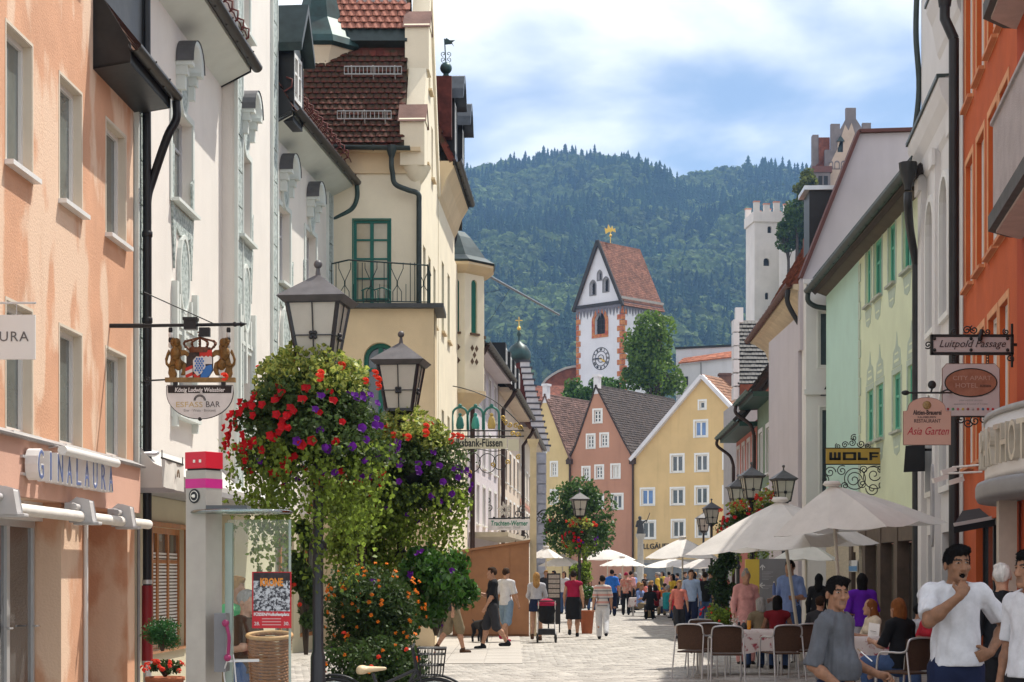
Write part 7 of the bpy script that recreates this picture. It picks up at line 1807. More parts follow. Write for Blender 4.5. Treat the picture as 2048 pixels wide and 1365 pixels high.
def lime_house():
 W = Wall((RX(35.4), 35.4), (RX(48.5), 48.5), (0, 42)); L = W.L; root = thing("lime_house", "pale lime green house with green windows and painted ornaments, mint strip at its end", "building", W.pt(L / 2, 0, -3)); U = W.U
 ub = U(1718); ez = 9.35
 up = [(1732, 1742, 507, 623), (1748, 1764, 492, 605), (1777, 1791, 436, 559), (1806, 1824, 400, 523)]; lo = [(1734, 1747, 784, 890), (1753, 1767, 765, 879), (1786, 1802, 751, 866), (1816, 1831, 724, 838)]
 zs = lambda ls: (sum(W.uz((a + b) / 2, d)[1] for a, b, c, d in ls) / 4, sum(W.uz((a + b) / 2, c)[1] for a, b, c, d in ls) / 4)
 wins = [(U(b), U(a), *zs(ls)) for ls in (up, lo) for a, b, c, d in ls]
 house_wall(W, rect(0, ub, 2.7, ez), [rect(*w) for w in wins], M_lime, root, .25)
 house_wall(W, rect(ub, L, 2.7, ez), [], M_mint, root, .25)
 mb = MB(); W.box(mb, 0, L, 2.7, ez, -7, -.27); mb.build("rear_block", M_lime, root)
 for w in wins:
  fr = window(W, *w, root, M_gframe, mat("green_dark_pane", (.03, .09, .07), .05, .4, 1, spec=.8), rec=.1, fw=.09, vbars=1, hbars=(.62,), sill=mat("sill_stone", (.4, .42, .36), .9), casing=M_deco, cw=.12, co=.012)
  mb = MB(); c, z1 = (w[0] + w[1]) / 2, w[3] + .14; h = .62
  W.poly(mb, [(c - .5, z1), (c + .5, z1), (c + .4, z1 + h * .55), (c + .14, z1 + h * .7), (c, z1 + h * 1.2), (c - .14, z1 + h * .7), (c - .4, z1 + h * .55)][::-1], .001, .008)
  mb.build("painted_ornament", M_deco, fr); mb = MB(); W.poly(mb, [(c - .45, w[2] - .1), (c - .3, w[2] - .45), (c, w[2] - .52), (c + .3, w[2] - .45), (c + .45, w[2] - .1)], .001, .008); mb.build("painted_ornament", M_deco, fr)
  mb = MB(); W.box(mb, c - .28, c + .28, z1 + .1, z1 + .16, .009, .014); W.box(mb, c - .2, c + .2, z1 + .26, z1 + .3, .009, .014); W.box(mb, c - .22, c + .22, w[2] - .36, w[2] - .32, .009, .014); mb.build("ornament_line", M_lime, fr)
 n = 14
 for k in range(n): mb = MB(); W.box(mb, ub - (.32 if k % 2 else .2), ub + .02, 2.75 + k * .45, 2.75 + k * .45 + .42, .001, .02); mb.build("quoin", M_deco, root)
 st = mat("brown_stone_pier", (.09, .062, .045), .6, .25, 4)
 for k in range(5): mb = MB(); u = .2 + k * 2.05; W.box(mb, u, u + .42, 0, 2.7, -.2, .05); mb.build("stone_pier", st, root)
 mb = MB(); W.box(mb, 0, ub, 2.35, 2.7, -.25, .03); mb.build("lintel", st, root)
 for k in range(4): mb = MB(); u = .62 + k * 2.05; W.box(mb, u, u + 1.63, .0, 2.35, -.6, -.5); mb.build("shop_window", mat("dark_shop_glass", (.02, .018, .016), .06, .3, 1, spec=.7), root)
 house_wall(W, rect(ub, L, 0, 2.7), [rect(ub + .5, ub + 1.4, 0, 2.2)], mat("travertine", (.5, .44, .34), .8, .15, 5, stretch=(1, 1, 5)), root, .25); mb = MB(); W.box(mb, ub + .5, ub + 1.4, 0, 2.2, -.25, -.15); mb.build("side_door", M_black, root)
 pl = thing("street_name_plate", "small blue and white plate on the travertine wall", "sign", W.pt(ub - .5, 1.9, .05)); mb = MB(); p = W.pt(U(1712), 1.78, .06); W.box(mb, U(1718), U(1702), 1.72, 2.0, .03, .05); mb.build("plate", mat("plate_white", (.6, .62, .64), .5), pl); mb = MB(); W.box(mb, U(1718), U(1702), 1.74, 1.86, .051, .056); mb.build("blue_stripe", mat("plate_blue", (.03, .2, .45), .5), pl)
 sl = (W.n * -.72 + UP * .69); a, b = W.pt(-1.1, ez - .05, .36), W.pt(L + .15, ez - .05, .36)
 mb = MB(); mb.hexa([W.pt(0, ez - .2, 0), W.pt(L, ez - .2, 0), W.pt(L, ez - .06, .36), W.pt(0, ez - .06, .36), W.pt(0, ez - .1, 0), W.pt(L, ez - .1, 0), W.pt(L, ez, .36), W.pt(0, ez, .36)]); mb.build("soffit", mat("brown_soffit", (.1, .08, .06), .8), root)
 roof_plane(root, a, b, b + sl * 5.2, a + sl * 5.2, M_brownroof, rows=20, cols=44)
 mb = MB(); gutter(mb, [W.pt(-1.1, ez + .02, .47), W.pt(L + .2, ez, .47)], .11); k = 40
 for i in range(k): p = W.pt(-1 + (L + 1.1) * i / k, ez + .1, .4); mb.tube([p, p + UP * .2 - W.n * .05], .015, 4)
 mb.tube([W.pt(-1, ez + .3, .35), W.pt(L, ez + .3, .35)], .018, 5); mb.build("gutter", mat("verdigris_gutter", (.045, .06, .055), .5, .3, 3, metal=.3), root)
 mb = MB(); g = W.pt(-1.25, ez - .1, .47); mb.lathe([(.07, -.3), (.08, -.2), (.16, .0), (.18, .22)], g, 8); mb.tube(curve_pts([g - UP * .35, g - UP * .6, g - UP * .85 - W.n * .1 + W.u * .4, g - UP * 1.05 - W.n * .2 + W.u * .75, W.pt(-.1, ez - 1.6, .1)], 5), .08, 8); q = W.pt(-.1, 0, .1); mb.tube([W.pt(-.1, ez - 1.6, .1), q], .08, 8); mb.build("downpipe", mat("anthracite_pipe", (.025, .027, .03)), root)
 mb = MB(); g = W.pt(L + .1, ez - .05, .47); mb.tube(curve_pts([g, g - UP * .25, g - UP * .4 - W.n * .2, g - UP * .45 - W.n * .5], 5), .07, 8); mb.build("outlet_pipe", M_greypipe, root)
 D = 49.; Wb = Wall((PX(1612, D), D), (PX(1676, D), D), (0, 0)); bay = thing("white_bay_house", "narrow white house front with tall bay windows beside the mint strip", "building", Wb.pt(.4, 0, -2)); zt = PZ(560, D)
 ws = [(1637, 1661, 735, 622), (1640, 1668, 1000, 815)]
 wr = [(Wb.U(a), Wb.U(b), PZ(c, D), PZ(d, D)) for a, b, c, d in ws]
 house_wall(Wb, rect(0, Wb.L + 1.2, 0, zt), [rect(*w) for w in wr], M_bar, bay, .25)
 for w in wr: window(Wb, *w, bay, M_wframe, M_pane, rec=.1, fw=.07, vbars=0, casing=M_wframe, cw=.05, curtain=(M_curt, 'r', .4))
 mb = MB(); Wb.box(mb, 0, Wb.L + 1.2, 0, zt, -.7, -.27); mb.build("body", M_bar, bay)
 mb = MB(); Wb.box(mb, -.08, Wb.L, zt - .12, zt, 0, .1); mb.build("string_course", M_bar, bay); mb = MB(); Wb.box(mb, -.06, Wb.L, PZ(790, D), PZ(780, D), 0, .08); mb.build("string_course", M_bar, bay)
 mb = MB(); c = Wb.U(1655); Wb.poly(mb, [(c - .2, PZ(792, D)), (c + .22, PZ(792, D)), (c + .02, PZ(765, D))], .01, .03); mb.build("black_triangle", M_black, bay)
 W5 = Wall((RX(49.7), 49.7), (RX(61.5), 61.5), (0, 55)); rose = thing("rose_house", "rose pink house with deep cream eaves and black dormer, beyond the white bay", "building", W5.pt(5, 0, -3)); ez5 = 9.55
 wr = [(1.0 + k * 1.9, 1.75 + k * 1.9, z0, z0 + 1.7) for k in range(5) for z0 in (3.3, 6.4)]
 house_wall(W5, rect(0, W5.L, 0, ez5), [rect(*w) for w in wr], M_pinkw, rose, .25)
 for w in wr: window(W5, *w, rose, M_wframe, M_pane, rec=.1, vbars=1, hbars=(.6,), sill=M_wframe, casing=mat("rose_trim", (.7, .6, .57), .9), cw=.12, co=.03)
 mb = MB(); W5.box(mb, 0, W5.L, 0, ez5, -7, -.27); mb.build("rear_block", M_pinkw, rose)
 mb = MB(); pr = [(0, ez5 - .8), (.1, ez5 - .7), (.25, ez5 - .3), (.6, ez5 - .05), (.75, ez5), (.75, ez5 + .12), (0, ez5 + .15)]; n = 7; vs = [W5.pt(u, z, o) for u in (-.05, W5.L) for o, z in pr]; mb.add(vs, [(i, (i + 1) % n, (i + 1) % n + n, i + n) for i in range(n)] + [tuple(range(n)), tuple(range(n, 14))[::-1]]); mb.build("deep_eave", mat("eave_cream", (.6, .5, .36), .9), rose)
 mb = MB(); gutter(mb, [W5.pt(-.1, ez5 + .14, .85), W5.pt(W5.L, ez5 + .1, .85)], .11); mb.build("gutter", mat("rust_gutter", (.12, .05, .035), .6, .3, 5), rose)
 mb = MB(); g = W5.pt(.2, ez5, .85); mb.tube(curve_pts([g, g - UP * .4, g - UP * 1.1 - W5.n * .4, g - UP * 1.6 - W5.n * .68, g - UP * 2.2 - W5.n * .7], 5), .07, 8); mb.tube([g - UP * 2.2 - W5.n * .7, W5.pt(.2, 0, .15)], .07, 8); mb.build("downpipe", M_black, rose)
 sl = (W5.n * -.5 + UP * .866); roof_plane(rose, W5.pt(0, ez5 + .1, .75), W5.pt(W5.L, ez5 + .1, .75), W5.pt(W5.L, ez5 + .1, .75) + sl * 4.5, W5.pt(0, ez5 + .1, .75) + sl * 4.5, M_red, rows=18, cols=30)
 u, z = 1.4, ez5 + .75; mb = MB(); W5.box(mb, u - .3, u + .9, z, z + 2.2, -.55, .15); d = mb.build("dormer", M_black, rose); mb = MB(); W5.box(mb, u - .4, u + 1., z + 2.2, z + 2.32, -.65, .3); mb.build("dormer_roof", mat("bright_zinc", (.55, .57, .6)), d)
 mb = MB(); W5.box(mb, 2.2, 2.9, ez5 + .6, ez5 + 1.9, -1.6, .1); mb.build("red_chimney", M_red, rose)
 fw = thing("lilac_firewall", "windowless lilac gable wall rising above the lime house's roof", "wall", P(1740, 400, 49.45)); mb = MB(); Df = 49.45
 ol = [(1600, 560), (1716, 268), (1846, 264), (1900, 270), (1900, 700), (1600, 700)]; mb.poly([(PX(a, Df), PZ(b, Df)) for a, b in ol][::-1], (Vector((0, Df, 0)), Vector((1, 0, 0)), UP), -.35, 0); mb.build("wall_face", M_lilac, fw)
 mb = MB()
 for a, b in zip(ol[:3], ol[1:4]): mb.bar(P(*a, Df + .1) + UP * .03, P(*b, Df + .1) + UP * .03, .5, .09)
 mb.build("verge_tiles", mat("dark_red_verge", (.12, .05, .045), .8), fw)
 mb = MB(); mb.box((PX(1600, Df), Df + .35, 0), (PX(1900, Df), Df + 6, 8.8)); mb.build("house_body", M_lilac, fw)
 for nm, lab, d0, d1, ez6, m in (("sage_house", "sage green house with grey stripes beyond the rose house", 61.6, 66.5, 8.0, mat("sage_render", (.2, .26, .18), .9, .08, 1)), ("coral_house", "coral red house with pale window bands, furthest on the right side", 66.6, 75, 7.4, mat("coral_render", (.5, .17, .13), .9, .08, 1))):
  W6 = Wall((RX(d0), d0), (RX(d1), d1), (0, d0)); r6 = thing(nm, lab, "building", W6.pt(2, 0, -3)); n = max(2, int(W6.L / 1.7)); wr = [(W6.L * (k + .25) / n, W6.L * (k + .72) / n, z0, z0 + 1.6) for k in range(n) for z0 in (3.0, 5.2)]
  house_wall(W6, rect(0, W6.L, 0, ez6), [rect(*w) for w in wr], m, r6, .2)
  for w in wr: window(W6, *w, r6, M_wframe, M_pane, rec=.08, sill=M_wframe, casing=M_bar, cw=.15, co=.03)
  mb = MB(); W6.box(mb, 0, W6.L, 0, ez6, -6, -.22); mb.build("rear_block", m, r6); sl = (W6.n * -.6 + UP * .8)
  roof_plane(r6, W6.pt(0, ez6 - .1, .7), W6.pt(W6.L + .2, ez6 - .1, .7), W6.pt(W6.L + .2, ez6 - .1, .7) + sl * 3, W6.pt(0, ez6 - .1, .7) + sl * 3, M_brownroof, rows=12, cols=20)
  mb = MB(); W6.box(mb, -.1, W6.L + .2, ez6 - .25, ez6 - .08, 0, .66); gutter(mb, [W6.pt(-.1, ez6, .8), W6.pt(W6.L + .2, ez6 - .03, .8)], .1); mb.build("gutter", mat("green_gutter", (.03, .08, .06), .5), r6)
  mb = MB(); g = W6.pt(W6.L - .2, ez6 - .1, .8); mb.tube(curve_pts([g, g - UP * .3, g - UP * .7 - W6.n * .5, g - UP * 1.1 - W6.n * .66], 5), .07, 6); mb.tube([g - UP * 1.1 - W6.n * .66, W6.pt(W6.L - .2, 0, .14)], .07, 6); mb.build("downpipe", mat("brown_pipe", (.05, .028, .022)), r6)
 D = 82.; Wk = Wall((PX(1478, D), D), (PX(1550, D), D), (0, 0)); bk = thing("black_roof_house", "grey house with steep black tiled roof above the coral house", "building", Wk.pt(1, 0, -3)); Z = lambda py: PZ(py, D)
 mb = MB(); Wk.box(mb, 0, Wk.L, 0, Z(800), -6, 0); mb.build("wall", mat("grey_render", (.4, .38, .38), .9, .1), bk)
 roof_plane(bk, Wk.pt(-.1, Z(770), .3), Wk.pt(Wk.L + .3, Z(770), .3), Wk.pt(Wk.L + .3, Z(628), -2.2), Wk.pt(-.1, Z(628), -2.2), mat("black_tile", (.02, .02, .024), .5, .3, 2, island=.3), rows=16, cols=12)
 mb = MB(); Wk.box(mb, 0, Wk.L, Z(800), Z(771), -.1, .4); mb.build("red_eave", M_red, bk)
 for k in range(6): mb = MB(); Wk.box(mb, -.28, -.02, Z(800 - k * 27), Z(776 - k * 27), -.5, .3); mb.build("stepped_block", M_bar, bk)
 mb = MB(); Wk.box(mb, -.05, .3, Z(640), Z(610), -1.2, -.8); mb.build("chimney", M_bar, bk)
 D = 40.; ws_ = thing("wolf_sign", "yellow board reading WOLF in a scrolled wrought-iron frame", "sign", P(1710, 920, D)); q = lambda px, py, o=0.: P(px, py, D) - Vector((0, o, 0)); U_ = Vector((1, 0, 0))
 mb = MB(); mb.box(q(1652, 928, .03), q(1763, 898, -.03)); mb.build("board", mat("wolf_yellow", (.42, .27, .05), .5, .1), ws_)
 for i, (ch, x0, x1) in enumerate((("W", 1658, 1681), ("O", 1685, 1712), ("L", 1715, 1735), ("F", 1738, 1757))):
  mb = MB(); t = 5.2
  B = lambda a, b, c, d: mb.box(q(a, b, .04), q(c, d, .025))
  if ch == "W": B(x0, 921, x0 + 6, 905); B(x0 + 9, 921, x0 + 14, 905); B(x1 - 6, 921, x1, 905); B(x0, 921, x1, 916)
  if ch == "O": B(x0, 921, x0 + 6, 905); B(x1 - 6, 921, x1, 905); B(x0, 921, x1, 917); B(x0, 909, x1, 905)
  if ch == "L": B(x0, 921, x0 + 6, 905); B(x0, 921, x1, 916)
  if ch == "F": B(x0, 921, x0 + 6, 905); B(x0, 909, x1, 905); B(x0, 915.5, x1 - 2, 912)
  mb.build("letter", M_black, ws_, bevel=.01)
 mb = MB(); mb.tube([q(1774, 876), q(1774, 998)], .018, 6)
 for y in (897, 929): mb.tube([q(1646, y), q(1775, y)], .015, 5)
 for px, py, r, a, dr in ((1690, 890, 7, 0, 1), (1704, 886, 8, 2, -1), (1708, 876, 7, 1, 1), (1722, 888, 8, 3, 1), (1735, 892, 6, 0, -1), (1676, 893, 6, 2, 1), (1708, 960, 17, 0, 1), (1748, 950, 17, 2, -1), (1684, 942, 11, 1, 1), (1728, 940, 9, 4, -1), (1762, 940, 9, 0, 1), (1745, 978, 14, 3, 1), (1765, 970, 11, 1, -1), (1768, 990, 8, 5, 1), (1660, 945, 12, 0, 1), (1650, 960, 9, 2, -1), (1725, 968, 10, 2, 1), (1690, 972, 8, 4, -1)): scroll(mb, q(px, py), U_, UP, r * D / F, 1.6, a, .012, dr)
 for cx_, cy, r in ((1710, 958, 21), (1750, 955, 23)): mb.tube([q(cx_ + r * math.cos(t), cy + r * math.sin(t)) for t in [2 * math.pi * i / 22 for i in range(23)]], .012, 5)
 mb.tube([q(1774, 929), Vector((RX(D), D, PZ(929, D)))], .015, 5); mb.tube([q(1774, 897), Vector((RX(D), D, PZ(897, D)))], .015, 5); mb.build("iron_frame", M_iron, ws_)
lime_house()
# ---------------------------------------------------------------- street furniture
M_lampblk = mat("lamp_black", (.022, .022, .026), .4, .15, 6, coat=.2)
M_milk = mat("milky_lamp_glass", (.72, .69, .62), .3, .08, 3, trans=.45)
def lamp_proto():
 r = thing("street_lamp", "", "street lamp")
 mb = MB(); mb.tube([(0, 0, 0), (0, 0, .9), (0, 0, .95), (0, 0, 3.5)], [.075, .07, .052, .048], 12); mb.lathe([(.1, 0), (.11, .12), (.08, .2)], (0, 0, 0), 12); mb.lathe([(.05, -.06), (.085, -.02), (.085, .03), (.05, .07)], (0, 0, 1.9), 12); mb.lathe([(.05, 0), (.1, .05), (.16, .1)], (0, 0, 3.48), 12); mb.build("post", M_lampblk, r)
 z0, z1, a, b = 3.6, 4.13, .15, .235
 mb = MB()
 for sx in (-1, 1):
  for sy in (-1, 1): mb.bar((sx * a, sy * a, z0), (sx * b, sy * b, z1), .03, .03)
 for z, w in ((z0, a), (z1, b)):
  for k in range(4): p = [(-w, -w), (w, -w), (w, w), (-w, w)]; mb.bar((*p[k], z), (*p[(k + 1) % 4], z), .032, .035)
 for k in range(4):
  c, s = [(0, -1), (1, 0), (0, 1), (-1, 0)][k]; t = .42; w = a + (b - a) * t; zz = z0 + (z1 - z0) * t; n = Vector((c, s, 0)); u = Vector((-s, c, 0))
  mb.bar(n * (a + .012) + UP * z0, n * (b + .012) + UP * z1, .011, .011); mb.bar(n * (w + .012) + u * w + UP * zz, n * (w + .012) - u * w + UP * zz, .011, .011)
  for q in ((1, 1), (1, -1), (-1, 1), (-1, -1)): mb.ball(n * (w + .016) + u * q[0] * .02 + UP * (zz + q[1] * .02), .02, 5)
 lf = mb.build("lantern_frame", M_lampblk, r)
 for k in range(4):
  c, s = [(0, -1), (1, 0), (0, 1), (-1, 0)][k]; n = Vector((c, s, 0)); u = Vector((-s, c, 0)); mb = MB(); mb.add([n * a + u * a + UP * z0, n * a - u * a + UP * z0, n * b - u * b + UP * z1, n * b + u * b + UP * z1], [(0, 1, 2, 3)]); mb.build("pane", M_milk, lf)
 mb = MB(); mb.tube([(0, 0, z0), (0, 0, z0 + .2)], .02, 8); mb.build("bulb", mat("bulb_socket", (.5, .47, .42), .5), lf)
 mb = MB(); e, h = .315, z1 + .02
 mb.hexa([(-e + .05, -e + .05, h - .03), (e - .05, -e + .05, h - .03), (e - .05, e - .05, h - .03), (-e + .05, e - .05, h - .03), (-e, -e, h + .02), (e, -e, h + .02), (e, e, h + .02), (-e, e, h + .02)]); mb.hexa([(-e, -e, h + .021), (e, -e, h + .021), (e, e, h + .021), (-e, e, h + .021), (-.025, -.025, h + .24), (.025, -.025, h + .24), (.025, .025, h + .24), (-.025, .025, h + .24)])
 mb.tube([(0, 0, h + .22), (0, 0, h + .32)], [.03, .014], 8); mb.ball((0, 0, h + .345), .04, 8); mb.build("lantern_roof", mat("lamp_roof", (.09, .085, .09), .5, .2, 8), lf)
 return r
LAMP = lamp_proto(); used = []
def lamp(X, Y, s, rot, label):
 o = LAMP if not used else copy_tree(LAMP); used.append(1)
 place(o, (X, Y, 0), rot, s, label); o["group"] = "black lantern street lamps"; return o
lamp(PX(636, 16.5), 16.5, 1., -.12, "black street lamp with milky lantern, nearest and largest on the left")
lamp(PX(802, 20.8), 20.8, .985, -.1, "black street lamp behind the nearest one, its lantern before the arched window")
for px, D, s, lab in ((1159, 62, 1.02, "street lamp in front of the round tree in mid-street"), (1503, 46, 1.0, "lit-topped street lamp rising from the red flowers behind the big parasols"), (1567, 45, .97, "dark-roofed street lamp just left of the parasol tip"), (1476, 50, .98, "street lamp half hidden left behind another above the red flowers"), (1423, 66, .98, "small street lamp before the yellow house, upper of two"), (1407, 76, .97, "smallest street lamp before the yellow house, lower of two")): lamp(PX(px, D), D, s, .1, lab)
def petal_mesh(n, r, cup, inner, m, nm):
 mb = MB(); vs = [(0, 0, -cup)]
 for k in range(n * 2): a = math.pi * k / n; q = r if k % 2 == 0 else r * inner; vs.append((q * math.cos(a), q * math.sin(a), .012 * math.sin(k * 2.1)))
 mb.add(vs, [(0, 1 + k, 1 + (k + 1) % (2 * n)) for k in range(2 * n)], 0, True); o = mb.build(nm, m); return o
fl = lambda n, c: mat(n, c, .6, .2, 30, trans=.35, spec=.2)
M_fred, M_fpur, M_fger, M_flan = fl("petunia_red", (.5, .006, .012)), fl("petunia_purple", (.13, .014, .27)), fl("geranium_red", (.75, .06, .03)), fl("lantana_orange", (.8, .2, .015))
FP = {"r": (M_fred, .042, 5, .026, .8, "red_petunia"), "p": (M_fpur, .04, 5, .026, .8, "purple_petunia"), "g": (M_fger, .03, 6, .0, .6, "geranium_head"), "o": (M_flan, .02, 6, -.008, .7, "lantana_head")}
FM = {}
def flower(kind, p, d, parent, s=1.):
 if kind not in FM:
  m, r, n, cup, inn, nm = FP[kind]
  o = petal_mesh(n, r, cup, inn, m, nm)
  if kind == "g":
   mb = MB()
   for k in range(14):
    v = Vector((R.gauss(0, 1), R.gauss(0, 1), R.gauss(0, 1))).normalized() * .028; u = v.orthogonal().normalized() * .018; w = v.cross(u).normalized() * .018; mb.add([v - u, v - w, v + u, v + w], [(0, 1, 2, 3)])
   bpy.data.objects.remove(o); o = mb.build(nm, m)
  FM[kind] = o.data; bpy.data.objects.remove(o)
 o = bpy.data.objects.new(FP[kind][5], FM[kind]); C.objects.link(o); o.parent = parent; o.location = Vector(p) - root_loc(parent)
 o.rotation_euler = Vector(d).to_track_quat('Z', 'Y').to_euler(); o.scale = (s * R.uniform(.8, 1.15),) * 3
M_lf = mat("petunia_leaf", (.06, .1, .028), .55, .3, 8, island=.4, trans=.4, spec=.3)
M_ivy = mat("trailing_ivy", (.19, .27, .04), .5, .3, 8, island=.5, trans=.55, spec=.3)
M_var = mat("variegated_leaf", (.42, .45, .1), .5, .3, 40, island=.35, trans=.4, col2=(.09, .16, .03), lo=.42, hi=.55)
def basket(label, X, Y, zc, r, seed, nl=5200, leaf=.05, trail=1.2, flowers=((40, "r"), (30, "p"), (14, "g")), strands=60, split=0., single=True, name="flower_basket", hang=.45):
 rg = np.random.default_rng(seed); root = thing(name, label, "flowers", (X, Y, zc)); c = np.array([X, Y, zc])
 mb = MB(); mb.lathe([(.06, -.2), (r * .3, -.18), (r * .42, .02), (r * .38, .05)], (X, Y, zc), 16); mb.build("bowl", M_black, root)
 d = rg.normal(size=(nl, 3)); d /= np.linalg.norm(d, axis=1, keepdims=True); lump = 1 + .2 * np.sin(d[:, 0] * 6 + seed) * np.sin(d[:, 2] * 5 + d[:, 1] * 6) + .12 * np.sin(d[:, 0] * 13 + d[:, 2] * 11 + seed)
 K = 54; e = rg.normal(size=(K, 3)); e /= np.linalg.norm(e, axis=1, keepdims=True); w = rg.integers(0, K, nl)
 p = (e[w] * rg.uniform(.35, .82, (K, 1))[w] + d * (rg.uniform(.14, .34, K)[w] * lump * rg.uniform(.5, 1.15, nl))[:, None]) * np.array([r, r, hang * (r / .7)]); p[:, 2] -= .12 * (np.hypot(p[:, 0], p[:, 1]) / r) ** 2
 v, f = leaves(p + c, leaf, rg, .2, 1.35); np_mesh("foliage", v, f, M_lf, root, kind="stuff")
 pts = []
 for s in range(strands):
  a = rg.uniform(0, 6.28); q = r * rg.uniform(.45, .98); L = trail * rg.uniform(.35, 1.) * (1.15 - .75 * q / r); n = int(L / .032); t = np.linspace(0, 1, n)
  x = X + q * math.cos(a) * (1 - .12 * t) + .03 * np.sin(t * 9 + s); y = Y + q * math.sin(a) * (1 - .12 * t) + .03 * np.cos(t * 8 + s * 2)
  pts.append(np.stack([x, y, zc - .2 - t * L], 1) + rg.normal(0, .022, (n, 3)))
 v, f = leaves(np.concatenate(pts), leaf * .92, rg, .9, 1.15); np_mesh("trailing_vines", v, f, M_ivy, root, kind="stuff")
 n = nl // 9; a = rg.uniform(0, 6.28, n); q = r * .62 * rg.uniform(.1, 1, n) ** .6; v, f = leaves(np.stack([X + q * np.cos(a), Y + q * np.sin(a), zc + hang * .5 + rg.uniform(0, .55, n) * (1.15 - q / r)], 1), leaf * 1.25, rg, -.2, 1.1); np_mesh("variegated_leaves", v, f, M_var, root, kind="stuff")
 for cnt, k in flowers:
  for i in range(cnt):
   if k == "g": a = R.uniform(0, 6.28); q = r * R.uniform(.2, .95); pos = (X + q * math.cos(a), Y + q * math.sin(a), zc + hang * .75 + R.uniform(.0, .36) * (1.15 - q / r)); flower("g", pos, (0, -.3, 1), root, 1.2 * leaf / .05); continue
   for _ in range(60):
    e = Vector((R.gauss(0, 1), R.gauss(-.5, .9), R.gauss(0, .75))).normalized(); sd = e.x - split
    if (k == "r" and sd < R.gauss(.15, .25)) or (k == "p" and sd > R.gauss(-.15, .25)): break
   pos = Vector((X, Y, zc)) + Vector((e.x * r, e.y * r, e.z * hang * r / .7)) * R.uniform(.86, .98); pos.z -= .12; flower(k, pos, e + Vector((0, -.35, .15)), root, min(1.4, leaf / .05))
 return root
basket("large hanging flower ball of red and purple petunias under the nearest lantern", PX(622, 16.5), 16.5, 3.04, .84, 21, 15500, .052, trail=1.9, strands=190, flowers=((120, "r"), (42, "p"), (16, "g")), split=.1)
basket("second flower ball with purple petunias and geraniums under the rear lantern", PX(812, 20.8), 20.8, 2.84, .8, 22, 13000, .055, trail=2.0, strands=190, flowers=((22, "r"), (48, "p"), (22, "g")), split=-.4)
basket("round flower basket on the mid-street lamp before the round tree", PX(1160, 62), 62, 3.0, .7, 23, 2200, .08, 1.0, ((26, "r"), (10, "p"), (16, "g")), 40)
basket("red flower basket around the lamps behind the big parasols", PX(1492, 46.2), 46.2, 2.95, .8, 24, 2600, .07, 1.6, ((40, "r"), (4, "p"), (26, "g")), 60)
basket("reddish flower basket under the dark-roofed lamp near the parasol tip", PX(1540, 45.4), 45.4, 3.2, .5, 25, 1500, .07, .8, ((20, "r"), (2, "p"), (16, "g")), 25)
def shrub(label, X, Y, z, rx, rz, seed, n, leaf, m, flw=None, name="shrub", ry=None, pot=None, droop=.3, aspect=1.5, rag=.72):
 rg = np.random.default_rng(seed); root = thing(name, label, "plant", (X, Y, 0)); ry = ry or rx; K = 16
 lc = rg.normal(size=(K, 3)); lc /= np.linalg.norm(lc, axis=1, keepdims=True); lc *= np.array([rx, ry, rz]) * rg.uniform(.3, rag, (K, 1)); w = rg.integers(0, K, n); d = rg.normal(size=(n, 3)); d /= np.linalg.norm(d, axis=1, keepdims=True)
 p = lc[w] + d * (min(rx, rz) * .42 * rg.uniform(.4, 1.15, (n, 1))) + np.array([X, Y, z])
 v, f = leaves(p, leaf, rg, droop, aspect); np_mesh("foliage", v, f, m, root, kind="stuff")
 mb = MB()
 for q in lc: mb.tube([(X, Y, max(.02, z - rz)), (X + q[0] * .5, Y + q[1] * .5, z + q[2] * .4 - rz * .2), (X + q[0], Y + q[1], z + q[2])], [.02, .014, .006], 5)
 mb.build("stems", mat("bark", (.07, .05, .035)), root)
 if pot: mb = MB(); a, h = pot[:2]; mb.lathe([(a * .72, 0), (a, h), (a * 1.06, h), (a * 1.06, h + .04), (a * .9, h + .04), (a * .85, h - .06), (0, h - .06)], (X, Y, 0), 18); mb.build("pot", pot[2], root)
 for k, cnt in (flw or ()):
  for i in range(cnt): e = Vector((R.gauss(0, 1), R.gauss(-.6, .8), R.gauss(.35, .7))).normalized(); flower(k, Vector((X, Y, z)) + Vector((e.x * rx, e.y * ry, e.z * rz)) * R.uniform(.8, .95), e, root, .85 if k == 'g' else 1.15)
M_terra = mat("terracotta_pot", (.35, .11, .05), .8, .15, 5)
M_gl = mat("glossy_leaf", (.05, .13, .02), .38, .3, 6, island=.4, trans=.4, spec=.5); M_dl = mat("lantana_leaf", (.045, .085, .02), .6, .3, 8, island=.4, trans=.35)
shrub("lantana bush with orange flower heads under the lamps", PX(748, 19), 19, PZ(1225, 19), .64, .6, 41, 12500, .052, M_dl, (("o", 95), ("p", 3)), pot=(.42, .55, mat("planter_dark", (.05, .05, .05), .7)))
shrub("bright leafy shrub right of the lantana, before the booth", PX(872, 20), 20, PZ(1170, 20), .4, .56, 42, 5200, .075, M_gl, (("p", 9),), droop=.8, rag=1.05)
shrub("dark undergrowth with a few blossoms around the planter foot", PX(770, 18.2), 18.2, PZ(1330, 18.2), .72, .42, 43, 6500, .05, M_dl, (("o", 14), ("g", 6)))
shrub("tall sunlit climber between the two lamp posts", PX(725, 20.5), 20.5, PZ(1070, 20.5), .55, .85, 44, 9500, .06, M_ivy, droop=.8, rag=.95)
shrub("dark trailing foliage hanging left of the nearest lamp post", PX(612, 16.9), 16.9, PZ(1150, 16.9), .17, .75, 51, 3600, .05, M_lf, (("g", 4),), droop=.9)
shrub("small feathery green pot tree before the bar window", PX(325, 22.5), 22.5, PZ(1262, 22.5), .28, .25, 45, 2600, .05, mat("fir_green", (.03, .13, .03), .6, .3, 9, island=.35, trans=.3), aspect=4, name="pot_tree", pot=(.2, .3, M_terra))
